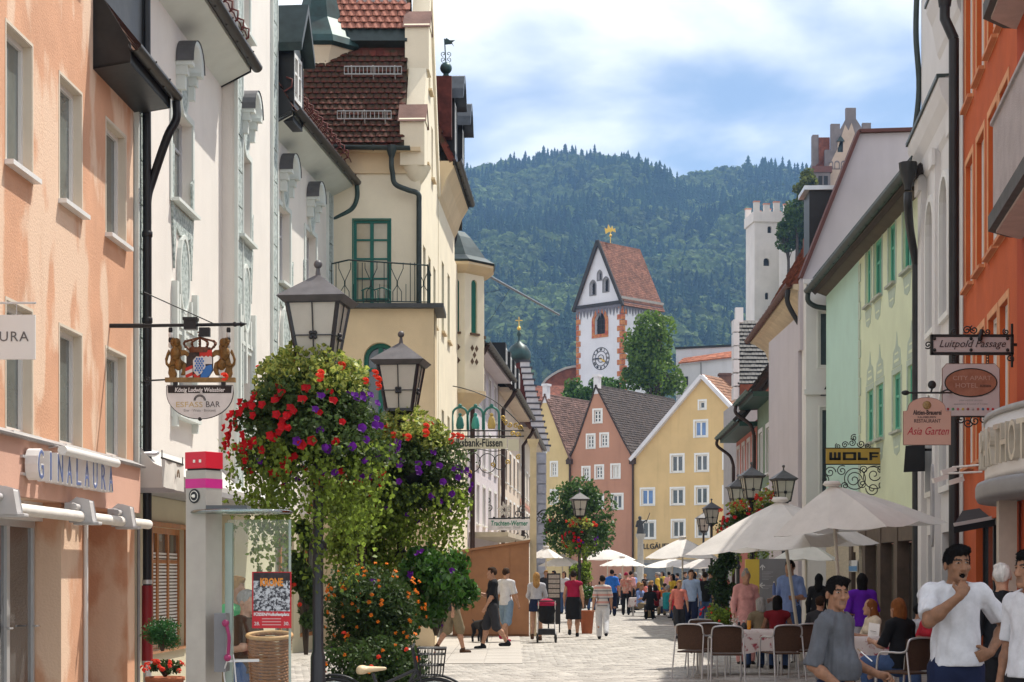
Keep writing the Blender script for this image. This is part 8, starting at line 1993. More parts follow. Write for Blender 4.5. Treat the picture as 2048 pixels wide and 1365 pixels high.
shrub("pink flowers in a trough below the pot tree", PX(330, 21), 21, PZ(1335, 21), .3, .1, 46, 500, .05, M_dl, (("g", 26),), pot=(.22, .42, M_terra))
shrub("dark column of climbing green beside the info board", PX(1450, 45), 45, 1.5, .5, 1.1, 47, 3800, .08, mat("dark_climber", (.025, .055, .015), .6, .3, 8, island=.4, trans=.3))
shrub("yellow-green flower bed with red blossoms before the dark climber", PX(1432, 40), 40, .65, .5, .36, 48, 1700, .07, M_ivy, (("g", 18), ("r", 8)), pot=(.4, .35, M_terra))
shrub("green plant in a tall terracotta pot by the mid-street lamp", PX(1174, 50), 50, 1.1, .26, .3, 49, 700, .07, M_gl, (("g", 5),), pot=(.2, .62, M_terra))
shrub("leafy trailing climber round the mid-street lamp post", PX(1166, 63), 63, 1.7, .45, .8, 50, 1500, .1, M_ivy)
tree("dense round street tree behind the mid-street lamp", PX(1166, 88), 88, 0, 1.9, 9, n=7000, leaf=.2, zc=PZ(1042, 88), rz=1.85, col=(.065, .13, .03), trunk_r=.12)
def phone():
 D = 12.4; c = P(411, 1150, D); root = thing("phone_pillar", "grey telephone pillar with red top, magenta band and glass side panel", "telephone", (c.x, c.y + .1, 0)); a = math.radians(33); u = Vector((-math.cos(a), math.sin(a), 0)); v = Vector((math.sin(a), math.cos(a), 0)); w1, w2 = .185, .17; zt = PZ(940, D)
 def blk(nm, m, z0, z1, g=0., par=root, bev=.004):
  mb = MB(); o = Vector((c.x, c.y, 0)) - u * g - v * g; q = [o, o + u * (w1 + 2 * g), o + u * (w1 + 2 * g) + v * (w2 + 2 * g), o + v * (w2 + 2 * g)]; mb.hexa([p + UP * z0 for p in q] + [p + UP * z1 for p in q]); return mb.build(nm, m, par, bevel=bev)
 b = blk("column", mat("pillar_grey", (.38, .35, .31), .55, .12, 3, streak=.3), 0, zt); hd = blk("red_head", mat("phone_red", (.55, .012, .03), .35, .06), zt + .012, PZ(903, D), .004); blk("neck", M_black, zt, zt + .012, -.006); blk("magenta_band", mat("magenta", (.5, .02, .2), .4), PZ(976, D), PZ(957, D), .0015, bev=0)
 n = -v
 for k in range(2): mb = MB(); p = Vector((c.x, c.y, PZ(922, D))) + u * (.045 + k * .055) - v * .006; mb.bar(p - UP * .01, p + UP * .01, .018, .004, up=v); mb.build("lit_square", mat("label_white", (.75, .72, .65), .5), hd)
 mb = MB(); p = Vector((c.x, c.y, PZ(992, D))) + u * .1 - v * .003; mb.tube([p, p - v * .003], .05, 20); st = mb.build("sticker", M_black, b)
 mb = MB(); mb.tube([p + u * .035 * math.cos(t) - v * .005 + UP * .035 * math.sin(t) for t in [2 * math.pi * i / 16 for i in range(17)]], .003, 4); mb.ball(p - v * .004, .02, 6, sz=.6, sy=.2); mb.build("sticker_print", mat("label_white", (.75, .72, .65)), st)
 mb = MB(); x0, x1, z0 = PX(437, D), PX(581, 12.7), 0.; mb.box((x0 + .02, 12.66, .25), (x1, 12.672, PZ(1040, 12.7))); mb.build("glass_panel", glass("clear_glass", (.93, .96, .95), .0), root); mb = MB(); mb.bar((x1, 12.666, .2), (x1, 12.666, PZ(1040, 12.7)), .014, .016); mb.bar((x0 + .035, 12.65, .2), (x0 + .035, 12.65, PZ(1046, 12.6)), .075, .05); mb.build("panel_edge", mat("glass_edge", (.35, .42, .38), .2, .1), root)
 mb = MB(); zc = PZ(1028, 12.4); mb.lathe([(.01, 0), (.34, .0), (.36, .012), (.34, .028), (.01, .032)], (PX(480, 12.4), 12.5, zc), 28, sy=.8); mb.build("glass_canopy", glass("green_glass", (.55, .72, .66), .5), root)
 mb = MB(); mb.box((c.x + .02, 12.3, zc + .03), (c.x + .3, 12.5, zc + .055)); mb.build("canopy_arm", mat("dark_grey_metal", (.08, .085, .09), .4), root)
 mb = MB(); p = P(449, 1285, 12.35); mb.box((p.x - .06, 12.28, p.z - .2), (p.x + .02, 12.45, p.z + .2)); ph = mb.build("phone_unit", mat("phone_grey", (.16, .16, .17), .5), root)
 mb = MB(); mb.tube(curve_pts([P(452, 1248, 12.25), P(458, 1275, 12.24), P(456, 1315, 12.25)], 5), .012, 8); mb.ball(P(451, 1247, 12.25), .026, 6); mb.ball(P(455, 1316, 12.25), .026, 6); mb.build("handset", mat("handset_plum", (.25, .02, .09), .4), ph)
 mb = MB(); mb.tube(curve_pts([P(455, 1320, 12.25), P(448, 1350, 12.3), P(460, 1400, 12.3), P(475, 1420, 12.3), P(470, 1340, 12.3), P(466, 1310, 12.3)], 6), .006, 5); mb.build("cord", M_alu, ph)
 mb = MB(); mb.poly([(PX(455, 12.3), 12.3), (PX(516, 12.3), 12.36), (PX(510, 12.3), 12.5), (PX(460, 12.3), 12.5)], (Vector((0, 0, PZ(1322, 12.3))), Vector((1, 0, 0)), Vector((0, 1, 0))), -.01, .004); mb.build("shelf", M_alu, root)
 ps = thing("circus_poster", "circus poster with orange KRONE lettering and red date strip on the glass panel", "poster", P(544, 1200, 12.64)); D = 12.64; q = lambda a, b, o=0.: P(a, b, D - o); X_ = Vector((1, 0, 0))
 def card(nm, m, a, b, c_, d, o): mb = MB(); mb.box(q(a, d, o + .002), q(c_, b, o)); return mb.build(nm, m, ps)
 red = mat("poster_red", (.5, .02, .03), .5); card("sheet", red, 504, 1144, 583, 1257, .004); card("picture", mat("poster_picture", (.5, .52, .56), .5, .5, 55, col2=(.03, .03, .04), lo=.45, hi=.56), 507, 1146, 580, 1223, .008)
 card("dark_top", mat("poster_dark", (.03, .02, .025), .5, .5, 30), 507, 1146, 580, 1162, .011); text("lettering", "KRONE", q(543, 1172, .014), X_, UP, .075, mat("poster_orange", (.7, .25, .03), .5), ps, .001, off=.003, fitw=.16)
 wt = mat("sign_white2", (.7, .68, .68)); text("lettering", "FÜSSEN/Volksfestplatz", q(543, 1232, .009), X_, UP, .03, wt, ps, .001, off=.001, fitw=.25)
 for a, s in ((514, "28."), (573, "30.")): text("lettering", s, q(a, 1251, .009), X_, UP, .035, wt, ps, .001)
 for k in range(3): card("print_line", mat("print_pale", (.6, .3, .3), .5), 524, 1237 + k * 6, 562, 1239 + k * 6, .007)
phone()
def wicker():
 c = P(539, 1330, 14.2); root = thing("wicker_basket", "large round wicker basket behind the poster panel", "basket", (c.x, c.y, .62)); m = mat("wicker_brown", (.24, .09, .025), .6, .3, 20); mb = MB(); R0, R1, z0, z1 = .13, .165, .64, PZ(1275, 14.2); n = 44
 for k in range(22):
  t = k / 21; r = R0 + (R1 - R0) * t; mb.tube([(c.x + (r + .006 * (-1) ** (i + k)) * math.cos(2 * math.pi * i / n), c.y + (r + .006 * (-1) ** (i + k)) * math.sin(2 * math.pi * i / n), z0 + (z1 - z0) * t + .02 * math.sin(2 * math.pi * i / n)) for i in range(n + 1)], .0115, 5, caps=False)
 mb.build("weave", m, root, kind="stuff"); mb = MB(); mb.tube([(c.x + R1 * 1.05 * math.cos(2 * math.pi * i / n), c.y + R1 * 1.05 * math.sin(2 * math.pi * i / n), z1 + .015 + .02 * math.sin(2 * math.pi * i / n)) for i in range(n + 1)], .017, 6); mb.build("rim", mat("wicker_pale", (.45, .26, .11), .6, .2, 20), root)
 mb = MB(); mb.lathe([(0, 0), (R0, 0), (R0, -.02), (0, -.02)], (c.x, c.y, z0), 16); mb.build("bottom", m, root); st = thing("basket_stand", "plain dark stool under the wicker basket", "stool", (c.x, c.y, 0)); mb = MB(); mb.lathe([(0, .62), (.17, .62), (.17, .58), (0, .58)], (c.x, c.y, 0), 16)
 for k in range(4): a = k * 1.57 + .7; mb.tube([(c.x + .12 * math.cos(a), c.y + .12 * math.sin(a), .58), (c.x + .17 * math.cos(a), c.y + .17 * math.sin(a), 0)], .015, 6)
 mb.build("stool_frame", M_black, st)
wicker()
def bicycle():
 D = 16.6; root = thing("bicycle", "parked bicycle with cream saddle and black wire basket below the flowers", "bicycle", (PX(800, D), D, 0)); x = lambda px: PX(px, D); xs, xf, xr = x(742), x(868), x(668); rw = .34
 for xx in (xf, xr):
  mb = MB(); mb.tube([(xx + rw * math.cos(t), D, rw + .01 + rw * math.sin(t)) for t in [2 * math.pi * i / 36 for i in range(37)]], .02, 6); w = mb.build("tyre", M_black, root); mb = MB()
  for k in range(16): a = 2 * math.pi * k / 16; mb.tube([(xx, D, rw + .01), (xx + (rw - .03) * math.cos(a), D, rw + .01 + (rw - .03) * math.sin(a))], .0025, 4)
  mb.tube([(xx + (rw - .028) * math.cos(t), D, rw + .01 + (rw - .028) * math.sin(t)) for t in [2 * math.pi * i / 30 for i in range(31)]], .01, 5); mb.build("rim", M_alu, w)
  mb = MB(); mb.tube([(xx + (rw + .035) * math.cos(t), D, rw + .01 + (rw + .035) * math.sin(t)) for t in [.3 + 2.3 * i / 16 for i in range(17)]], .014, 5); mb.build("mudguard", M_black, root)
 mb = MB(); bb = (x(775), D, .3); st = (xs + .02, D, .74); hd = (xf - .16, D, .78)
 for a, b in ((st, bb), (bb, hd), ((xs + .03, D, .6), hd), (bb, (xr, D, rw)), ((xs + .02, D, .62), (xr, D, rw)), (hd, (xf, D, rw)), (hd, (xf - .2, D, .98))): mb.tube([a, b], .016, 8)
 mb.tube([(xf - .2, D - .28, 1.0), (xf - .2, D, .98), (xf - .2, D + .28, 1.0)], .013, 6); mb.build("frame", mat("bike_dark", (.03, .03, .035), .3), root)
 S = SDF((xs - .18, D - .14, .66), (xs + .2, D + .14, .88), .009); S.cap((xs - .09, D - .05, .77), (xs - .09, D + .05, .77), .045, .045, .05); S.cap((xs - .06, D, .775), (xs + .12, D, .785), .055, .026, .03, 1.6, (0, 0, 1)); S.cut((0, 0, .735), (0, 0, -1)); p, f = S.mesh(); np_mesh("saddle", p, f, mat("saddle_cream", (.62, .48, .3), .5), root, smooth=True)
 mb = MB(); xb, zb0, zb1 = xf - .02, .72, PZ(1296, D)
 for z, g in ((zb0, .1), (zb0 + .1, .11), (zb0 + .2, .12), (zb1, .13)): mb.tube([(xb - g, D - g, z), (xb + g, D - g, z), (xb + g, D + g, z), (xb - g, D + g, z), (xb - g, D - g, z)], .007, 4)
 for k in range(9):
  t = -1 + k / 4
  for s in (-1, 1): mb.tube([(xb + t * .1, D + s * .1, zb0), (xb + t * .13, D + s * .13, zb1)], .004, 4); mb.tube([(xb + s * .1, D + t * .1, zb0), (xb + s * .13, D + t * .13, zb1)], .004, 4)
 mb.build("wire_basket", M_black, root)
bicycle()
M_par = mat("parasol_canvas", (.76, .73, .69), .85, .08, 2.5, bump=.5, bscale=5, trans=.22, streak=.12)
M_pole = mat("parasol_pole", (.6, .56, .48), .5, .05)
def parasol(label, px, apy, D, half, drop, tilt=0., rot=math.pi / 4, sides=4, lean=0., off=0.):
 top = P(px, apy, D); root = thing("parasol", label, "parasol", (top.x + lean, D, 0), "parasols over the cafe tables"); n = sides * 2
 Mt = Matrix.Translation(top) @ Matrix.Rotation(tilt, 4, 'Y')
 def rim(k):
  a = rot + 2 * math.pi * k / n; r = half if k % 2 == 0 or sides > 5 else half * math.cos(math.pi / sides)
  return Vector((off + r * math.cos(a), r * math.sin(a), -drop * (1 if k % 2 == 0 or sides > 5 else .93)))
 tp = lambda v: Mt @ Vector(v)
 for k in range(n):
  A, B = rim(k), rim((k + 1) % n); mb = MB(); m = 7; vs = [tp((0, 0, 0))]
  for i in range(1, m + 1):
   t = i / m
   for j in range(5): q = A.lerp(B, j / 4) * t; q.z += .045 * math.sin(math.pi * t) * half / 1.7 - .05 * math.sin(math.pi * j / 4) * t * half / 1.7; vs.append(tp(q))
  fs = [(0, 1 + j, 2 + j) for j in range(4)] + [(1 + (i - 1) * 5 + j, 1 + i * 5 + j, 2 + i * 5 + j, 2 + (i - 1) * 5 + j) for i in range(1, m) for j in range(4)]
  mb.add(vs, fs, 0, True); mb.build("canopy_panel", M_par, root)
 mb = MB(); base = Vector((top.x + lean, D, .02)); mb.tube([tp((0, 0, -.02)), base], .03, 8); mb.build("pole", M_pole, root)
 hub = tp((0, 0, -drop * .95))
 for k in range(n): mb = MB(); q = rim(k); mb.tube([tp(q * .55 - Vector((0, 0, .04))), hub], .011, 5); mb.tube([tp(q * .98 - Vector((0, 0, .02))), tp((0, 0, -.06))], .011, 5); mb.build("rib", M_pole, root)
 mb = MB(); mb.lathe([(.0, .07), (.12, .06), (.16, .0), (.1, -.03)], top, 12); mb.build("cap", M_par, root); mb = MB(); mb.lathe([(0, .12), (.05, .12), (.28, .06), (.3, 0)], (top.x + lean, D, 0), 16); mb.build("base", mat("base_stone", (.3, .29, .28), .8), root)
parasol("white square parasol with its tip before the WOLF sign, nearest of all", 1664, 970, 30, 1.5, .78, -.078, .08, lean=.2, off=.43)
parasol("second white square parasol overlapped by the nearest one", 1560, 1002, 32, 1.78, .86, -.06, .12, lean=.4)
parasol("big off-white parasol before the yellow house", 1365, 1076, 66, 1.75, .75, 0, .6)
parasol("round white parasol among the crowd left of the statue column", 1245, 1115, 82, 1.05, .38, 0, 0, 8)
parasol("pale parasol behind the round one", 1215, 1098, 92, 1.7, .55, 0, .5)
parasol("low white parasol left behind the mid-street lamp", 1125, 1112, 88, 1.3, .5, 0, .4)
parasol("small parasol left of the white low one beside the cream pier", 1092, 1095, 84, .9, .5, 0, .4)
parasol("flat white parasol behind the big off-white one", 1345, 1118, 86, 1.9, .4, 0, .7)
parasol("pale parasol half hidden by the dark climber", 1418, 1112, 74, 1.5, .5, 0, .5)
parasol("small white parasol edge below the second parasol by the house wall", 1612, 1085, 42, 1.0, .42, 0, .5)
def chair_proto():
 r = thing("cafe_chair", "", "chair"); mb = MB()
 for s in (-1, 1): mb.tube(curve_pts([(s * .25, -.26, 0), (s * .25, -.24, .45), (s * .25, -.2, .66), (s * .25, -.05, .69), (s * .24, .22, .7), (s * .22, .27, .84), (s * .12, .29, .87), (0, .3, .875)], 4), .014, 6); mb.tube([(s * .24, .25, .7), (s * .26, .36, 0)], .013, 6)
 mb.build("tube_frame", M_alu, r); wk = mat("brown_wicker", (.075, .036, .018), .7, .3, 60, bump=.6, bscale=150)
 mb = MB(); mb.hexa([(-.23, -.22, .43), (.23, -.22, .43), (.22, .24, .42), (-.22, .24, .42), (-.23, -.22, .455), (.23, -.22, .455), (.22, .24, .445), (-.22, .24, .445)]); mb.build("seat", wk, r, bevel=.008)
 n = 8; mb = MB(); vs = []
 for i in range(n + 1): t = -1 + 2 * i / n; y = .285 - .05 * t * t; vs += [(t * .22, y - .03, .47), (t * .22, y, .86), (t * .22, y - .018, .86), (t * .22, y - .048, .47)]
 mb.add(vs, [(4 * i, 4 * i + 1, 4 * i + 5, 4 * i + 4) for i in range(n)] + [(4 * i + 3, 4 * i + 7, 4 * i + 6, 4 * i + 2) for i in range(n)] + [(4 * i + 1, 4 * i + 2, 4 * i + 6, 4 * i + 5) for i in range(n)], 0, True); mb.build("backrest", wk, r)
 return r
CH = chair_proto(); chn = []
def chair(X, Y, rot, label):
 o = CH if not chn else copy_tree(CH); chn.append(1); place(o, (X, Y, 0), math.radians(rot), 1., label); o["group"] = "tube-frame cafe chairs with brown wicker"
for px, D, rot, lab in ((1392, 28.6, 150, "wicker chair at the left end of the near table"), (1425, 29.2, 165, "wicker chair seen from behind, second from the table's left end"), (1452, 27.6, 178, "wicker chair squarely before the flowered cloth"), (1562, 28.0, 196, "wicker chair at the right end of the near table"), (1600, 28.8, 205, "wicker chair half hidden behind the man in the grey polo"), (1415, 31.0, 20, "chair tucked in on the far side of the near table"), (1810, 22.4, 215, "wicker chair with bright frame under the woman in black"), (1555, 31.2, 10, "chair under the woman in the red top"), (1520, 31.4, -8, "chair under the olive-clad woman")): chair(PX(px, D), D, rot, lab)
M_cloth = mat("flowered_cloth", (.6, .55, .53), .9, .2, 9, col2=(.3, .05, .07), lo=.36, hi=.46)
def table(label, X, Y, w, d, items=True):
 root = thing("cafe_table", label, "table", (X, Y, 0)); z = .75; mb = MB(); n = 40; pts = []
 for i in range(n):
  a = 2 * math.pi * i / n; c, s = math.cos(a), math.sin(a); k = (abs(c) ** 6 + abs(s) ** 6) ** (-1 / 6); pts.append((c * k * w / 2, s * k * d / 2))
 vs = [(X, Y, z)] + [(X + a, Y + b, z) for a, b in pts] + [(X + a * (1.02 + .02 * math.sin(i * 1.9)), Y + b * (1.03 + .03 * math.sin(i * 1.9)), z - .06) for i, (a, b) in enumerate(pts)] + [(X + a * (1.05 + .06 * math.sin(i * 1.9)), Y + b * (1.06 + .08 * math.sin(i * 1.9)), z - .36 - .03 * math.sin(i * .9)) for i, (a, b) in enumerate(pts)]
 fs = [(0, 1 + i, 1 + (i + 1) % n) for i in range(n)] + [(1 + r * n + i, 1 + (r + 1) * n + i, 1 + (r + 1) * n + (i + 1) % n, 1 + r * n + (i + 1) % n) for r in (0, 1) for i in range(n)]
 mb.add(vs, fs, 0, True); mb.build("tablecloth", M_cloth, root)
 for sx in (-1, 1):
  for sy in (-1, 1): mb = MB(); mb.tube([(X + sx * w * .42, Y + sy * d * .4, 0), (X + sx * w * .42, Y + sy * d * .4, z - .01)], .018, 6); mb.build("leg", M_alu, root)
table("near cafe table under a red-flowered white cloth", PX(1478, 29.6), 29.6, 1.55, .8); table("cafe table with flowered cloth behind the man in the grey polo", PX(1715, 26), 26, 1.1, .8); table("cafe table under the nearest parasol's pole", PX(1640, 32.5), 32.5, 1.0, .8)
for i, (px, D, k, lab) in enumerate(((1478, 29.4, 0, "dark pepper mill on the near table"), (1498, 29.5, 1, "glass of orange juice on the near table"), (1488, 29.7, 2, "dark menu holder on the near table"), (1470, 29.8, 3, "small vase of white flowers on the near table"))):
 p = Vector((PX(px, D), D, .752)); t = thing(("pepper_mill", "juice_glass", "menu_holder", "flower_vase")[k], lab, ("mill", "glass", "menu", "vase")[k], p); mb = MB()
 if k == 3: mb.lathe([(.03, 0), (.04, .05), (.02, .1)], p, 10); mb.build("vase", M_wframe, t); v, f = leaves(np.array(p) + NR.normal(0, .035, (60, 3)) + (0, 0, .15), .035, NR); np_mesh("blossoms", v, f, mat("blossom_white", (.6, .55, .5), .8), t)
 else: mb.lathe([[(.045, 0), (.05, .04), (.03, .07), (.02, .1), (.025, .12), (0, .13)], [(.03, 0), (.036, .15), (0, .15)], [(.07, 0), (.07, .02), (.03, .1), (0, .12)]][k], p, 12); mb.build("body", (M_black, mat("juice", (.6, .25, .02), .2), M_black)[k], t); mb = MB(); mb.lathe([(.02, 0), (.025, .01), (0, .02)], p + UP * .13, 8); mb.build("top", M_alu, t)
def misc():
 D = 37.; ib = thing("info_board", "grey town information board with yellow left panel and white arrows", "sign", P(1525, 1170, D)); mb = MB(); z1, z0 = PZ(1118, D), .1; mb.box((PX(1519, D), D, z0), (PX(1575, D), D + .1, z1)); mb.build("grey_panel", mat("board_grey", (.17, .17, .18), .6, .1), ib); mb = MB(); mb.box((PX(1491, D), D - .005, z0), (PX(1518.7, D), D + .1, z1 - .01)); mb.build("yellow_panel", mat("board_yellow", (.5, .36, .05), .5, .08), ib)
 wt = mat("print_white", (.55, .55, .55), .6)
 for k, py in enumerate((1136, 1171)):
  mb = MB(); c = P(1525, py, D - .01); d = UP if k == 0 else Vector((-1, 0, 0)); s = d.cross(Vector((0, 1, 0))); mb.bar(c - d * .05, c + d * .05, .02, .006, up=Vector((0, 1, 0))); mb.bar(c + d * .06, c + d * .0 + s * .05, .02, .006, up=Vector((0, 1, 0))); mb.bar(c + d * .06, c + d * .0 - s * .05, .02, .006, up=Vector((0, 1, 0))); mb.build("arrow", wt, ib)
 for k in range(9): mb = MB(); y = 1144 + k * 3 + (9 if k > 5 else 0); mb.box(P(1524, y + 1, D - .006), P(1546 - (k % 3) * 4, y, D - .003)); mb.build("text_line", mat("print_dim", (.3, .3, .31), .6), ib)
 D = 51.; m = thing("menu_board", "standing menu board with printed sheets behind the woman in red", "sign", (PX(1107, D), D, 0)); mb = MB(); mb.box((PX(1094, D), D, .25), (PX(1121, D), D + .04, PZ(1147, D))); mb.build("frame", M_black, m)
 for k in range(5): mb = MB(); a = 1150 + k * 9.5; mb.box(P(1097, a + 7.5, D - .012), P(1119, a, D - .004)); mb.build("sheet", mat("menu_sheet", (.4, .36, .33), .8, .3, 40), m)
 mb = MB(); [mb.tube([(PX(px, D), D + .02, 0), (PX(px, D), D + .02, .3)], .02, 6) for px in (1097, 1119)]; mb.build("foot", M_black, m)
 D = 43.6; x, y = PX(1093, D), D; st = thing("baby_stroller", "black baby stroller with a red hood pushed by the blond woman", "stroller", (x, y, 0)); S = SDF((x - .35, y - .5, .2), (x + .35, y + .5, 1.15), .025); S.ell((x, y, .62), (.2, .36, .16), .05); S.ell((x, y - .22, .82), (.22, .22, .2), .06); S.rumple(.004, 30, 2); p, f = S.mesh(); np_mesh("seat_shell", p, f, cm("black"), st, smooth=True)
 S = SDF((x - .35, y - .5, .7), (x + .35, y + .3, 1.25), .025); S.ell((x, y - .24, .92), (.235, .2, .16), .03); S.cut((0, 0, .9), (0, 0, -1)); p, f = S.mesh(); np_mesh("hood", p, f, cm("crimson"), st, smooth=True)
 for dx in (-.22, .22):
  for dy in (-.3, .35): mb = MB(); c = (x + dx, y + dy); mb.tube([(c[0], c[1] + .1 * math.cos(t), .12 + .1 * math.sin(t)) for t in [2 * math.pi * i / 16 for i in range(17)]], .022, 6); mb.tube([(c[0] - .03, c[1], .12), (c[0] + .03, c[1], .12)], .03, 6); mb.build("wheel", M_black, st)
  mb = MB(); mb.tube([(x + dx, y + .35, .12), (x + dx * .9, y, .5), (x + dx * .9, y - .45, 1.02)], .014, 6); mb.tube([(x + dx, y - .3, .12), (x + dx * .9, y, .5)], .014, 6); mb.build("strut", M_alugrey, st)
 mb = MB(); mb.tube([(x - .2, y - .45, 1.02), (x + .2, y - .45, 1.02)], .018, 6); mb.box((x - .2, y - .25, .2), (x + .2, y + .3, .34)); mb.build("handle_and_basket", M_black, st)
 x, y = PX(960, 43.5), 43.5; dg = thing("dog", "black dog standing beside the man in black, partly behind the shrub", "dog", (x, y, 0), rotz=math.radians(25)); S = SDF((-.3, -.55, -.02), (.3, .6, .75), .018)
 S.cap((0, -.2, .45), (0, .2, .44), .125, .1, .05); S.cap((0, -.26, .5), (0, -.38, .6), .08, .065, .05); S.ell((0, -.42, .63), (.065, .085, .065), .03); S.cap((0, -.48, .61), (0, -.56, .59), .038, .028, .03); S.cap((0, .28, .48), (0, .46, .56), .025, .012, .02)
 for s in (-1, 1): S.cap((s * .075, -.22, .4), (s * .075, -.23, .22), .05, .032, .03); S.cap((s * .075, -.23, .22), (s * .075, -.24, .03), .03, .028, .02); S.cap((s * .075, .2, .42), (s * .08, .16, .26), .07, .045, .03); S.cap((s * .08, .16, .26), (s * .08, .27, .15), .04, .028, .02); S.cap((s * .08, .27, .15), (s * .08, .25, .03), .027, .028, .02); S.cap((s * .05, -.4, .68), (s * .075, -.38, .61), .024, .018, .015)
 p, f = S.mesh(); np_mesh("body", p, f, cm("black"), None, smooth=True).parent = dg
 D = 120.; x = PX(1281, D); sm = thing("saint_statue", "dark statue of a figure with raised staff on a slim stone column", "statue", (x, D, 0)); zt = PZ(1068, D); mb = MB(); mb.lathe([(.45, 0), (.45, .8), (.3, .9), (.22, 1), (.19, zt - .4), (.32, zt - .15), (.34, zt)], (x, D, 0), 12); mb.build("column", mat("column_stone", (.36, .33, .29), .9), sm)
 S = SDF((x - .7, D - .5, zt - .02), (x + .9, D + .5, zt + 1.5), .035); S.cap((x, D, zt + .05), (x, D, zt + .75), .26, .17, .06); S.cap((x - .15, D, zt + .78), (x + .15, D, zt + .78), .12, .12, .05); S.ell((x - .03, D, zt + 1.05), (.12, .13, .15), .04); S.cap((x + .18, D, zt + .78), (x + .4, D - .1, zt + .9), .07, .05, .03); S.cap((x - .2, D, zt + .76), (x - .28, D, zt + .5), .07, .06, .03); S.rumple(.01, 20, 1); p, f = S.mesh(); np_mesh("figure", p, f, mat("bronze_dark", (.03, .03, .032), .5), sm, smooth=True); mb = MB(); mb.tube([(x + .38, D - .1, zt + .75), (x + .62, D - .1, zt + 1.4)], .025, 5); mb.build("staff", M_iron, sm)
misc()
# ---------------------------------------------------------------- people
def stripes(name, cols):
 m, nt, b, n, l = nodes_of(name); t = n.new("ShaderNodeTexCoord"); s = n.new("ShaderNodeSeparateXYZ"); l.new(t.outputs["Object"], s.inputs[0])
 q = n.new("ShaderNodeMath"); q.operation = 'FRACT'; k = n.new("ShaderNodeMath"); k.operation = 'MULTIPLY'; k.inputs[1].default_value = 5.; l.new(s.outputs[2], k.inputs[0]); l.new(k.outputs[0], q.inputs[0])
 r = n.new("ShaderNodeValToRGB"); r.color_ramp.interpolation = 'CONSTANT'; e = r.color_ramp.elements; e[0].color = (*cols[0], 1); e[1].position = .3; e[1].color = (*cols[1], 1); z = e.new(.62); z.color = (*cols[2], 1); z = e.new(.8); z.color = (*cols[1], 1)
 l.new(q.outputs[0], r.inputs[0]); l.new(r.outputs[0], b.inputs["Base Color"]); b.inputs["Roughness"].default_value = .9; return m
def pp(label, px, D, h, face, **k): return person(label, PX(px, D), D, h, face, **k)
GA = np.array
pp("man in white T-shirt, one hand at his open mouth, the other on his hip", 1912, 12.7, 1.84, 6, top="white", sleeve=.36, bottom="navy", hair="black", sk="e", res=.0085, face_detail='open', build=1.06, hem=.02, headturn=4,
   J=dict(el=(-.24, -.15, 1.26), wl=(-.06, -.24, 1.43), er=(.37, .06, 1.23), wr=(.2, -.1, 1.05), sl=(-.185, .01, 1.445), sr=(.185, .01, 1.445), head=(-.0, -.03, 1.635)),
   hands=dict(l=((.5, .22, .82), (.1, .9, -.25), 1., (1.0, 1.1, 1.15, 1.2), .6), r=((-.95, -.2, -.3), (.1, .95, .1), -1., (.35, .4, .45, .5))))
pp("man in a grey polo shirt holding a cigarette, looking over his shoulder at us", 1672, 12.7, 1.62, 52, top="grey", sleeve=.5, bottom="navy", hair="black", sk="b", res=.0085, face_detail=True, build=1.06, belly=.02, headturn=-38, hem=.04,
   J=dict(el=(-.26, .06, 1.1), wl=(-.2, -.16, .93), er=(.22, .02, 1.12), wr=(.2, -.26, 1.02)),
   hands=dict(l=((.3, -.6, -.7), (.7, .2, .2), 1., (.7, .8, .9, .95)), r=((.1, -.95, -.1), (-.6, .0, -.7), 1., (.7, .8, .9, .9), .6)))
cg = thing("cigarette", "white cigarette between the fingers of the man in grey", "cigarette", P(1728, 1308, 12.55)); mb = MB(); a, b = P(1722, 1304, 12.6), P(1744, 1323, 12.5); mb.tube([a, b], .0045, 6); mb.build("paper", M_wframe, cg); mb = MB(); mb.tube([a.lerp(b, -.3), a], .0046, 6); mb.build("filter", cm("tan"), cg)
pp("man in a white T-shirt cut by the right edge, seen in profile", 2062, 12.0, 1.8, -62, top="white", sleeve=.4, bottom="black", hair="black", sk="b", res=.0085, face_detail=True, hem=0.)
pp("grey-haired man in a dark suit behind the foreground men", 2004, 16.5, 1.74, 172, top="black", sleeve=1., bottom="black", hair="white", sk="a", res=.014)
pp("woman in a pink shawl and sunglasses standing by the cafe", 1492, 33, 1.72, 8, top="pink", sleeve=.8, bottom="pink", hair="grey", hstyle="bun", sk="a", female=True, hem=-.22, build=1.08, res=.016, leg=1.)
pp("tall man in a blue shirt holding a water bottle", 1580, 33, 1.9, -35, pose="hold", top="skyblue", sleeve=.5, bottom="denim", hair="dark", sk="a", res=.016, build=1.1)
bo = thing("water_bottle", "clear blue water bottle held by the tall man", "bottle", P(1548, 1185, 32.8)); mb = MB(); mb.lathe([(.032, 0), (.034, .12), (.03, .16), (.012, .2), (.012, .22), (0, .22)], P(1548, 1190, 32.8), 10); mb.build("body", mat("bottle_blue", (.1, .16, .4), .15), bo); mb = MB(); mb.lathe([(.014, .22), (.014, .24), (0, .24)], P(1548, 1190, 32.8), 8); mb.build("lid", M_wframe, bo)
pp("woman with long dark hair in black by the house wall", 1638, 37, 1.66, 160, top="black", sleeve=1., bottom="black", hair="black", hstyle="long", sk="d", female=True)
pp("man in a purple T-shirt standing under the parasol", 1724, 28, 1.66, 175, top="purple", sleeve=.5, bottom="lightgrey", hair="black", hstyle="bob", sk="b")
sit = dict(pose="sit", shoes="black")
pp("grey-haired seated woman in olive at the near table", 1521, 31.3, 1.66, 190, top="khaki", hair="grey", hstyle="bob", female=True, **sit)
pp("seated woman in a dark red sleeveless top at the near table", 1555, 31.0, 1.7, 170, top="darkred", sleeve=0, hair="black", hstyle="bob", female=True, sk="b", res=.016, **sit)
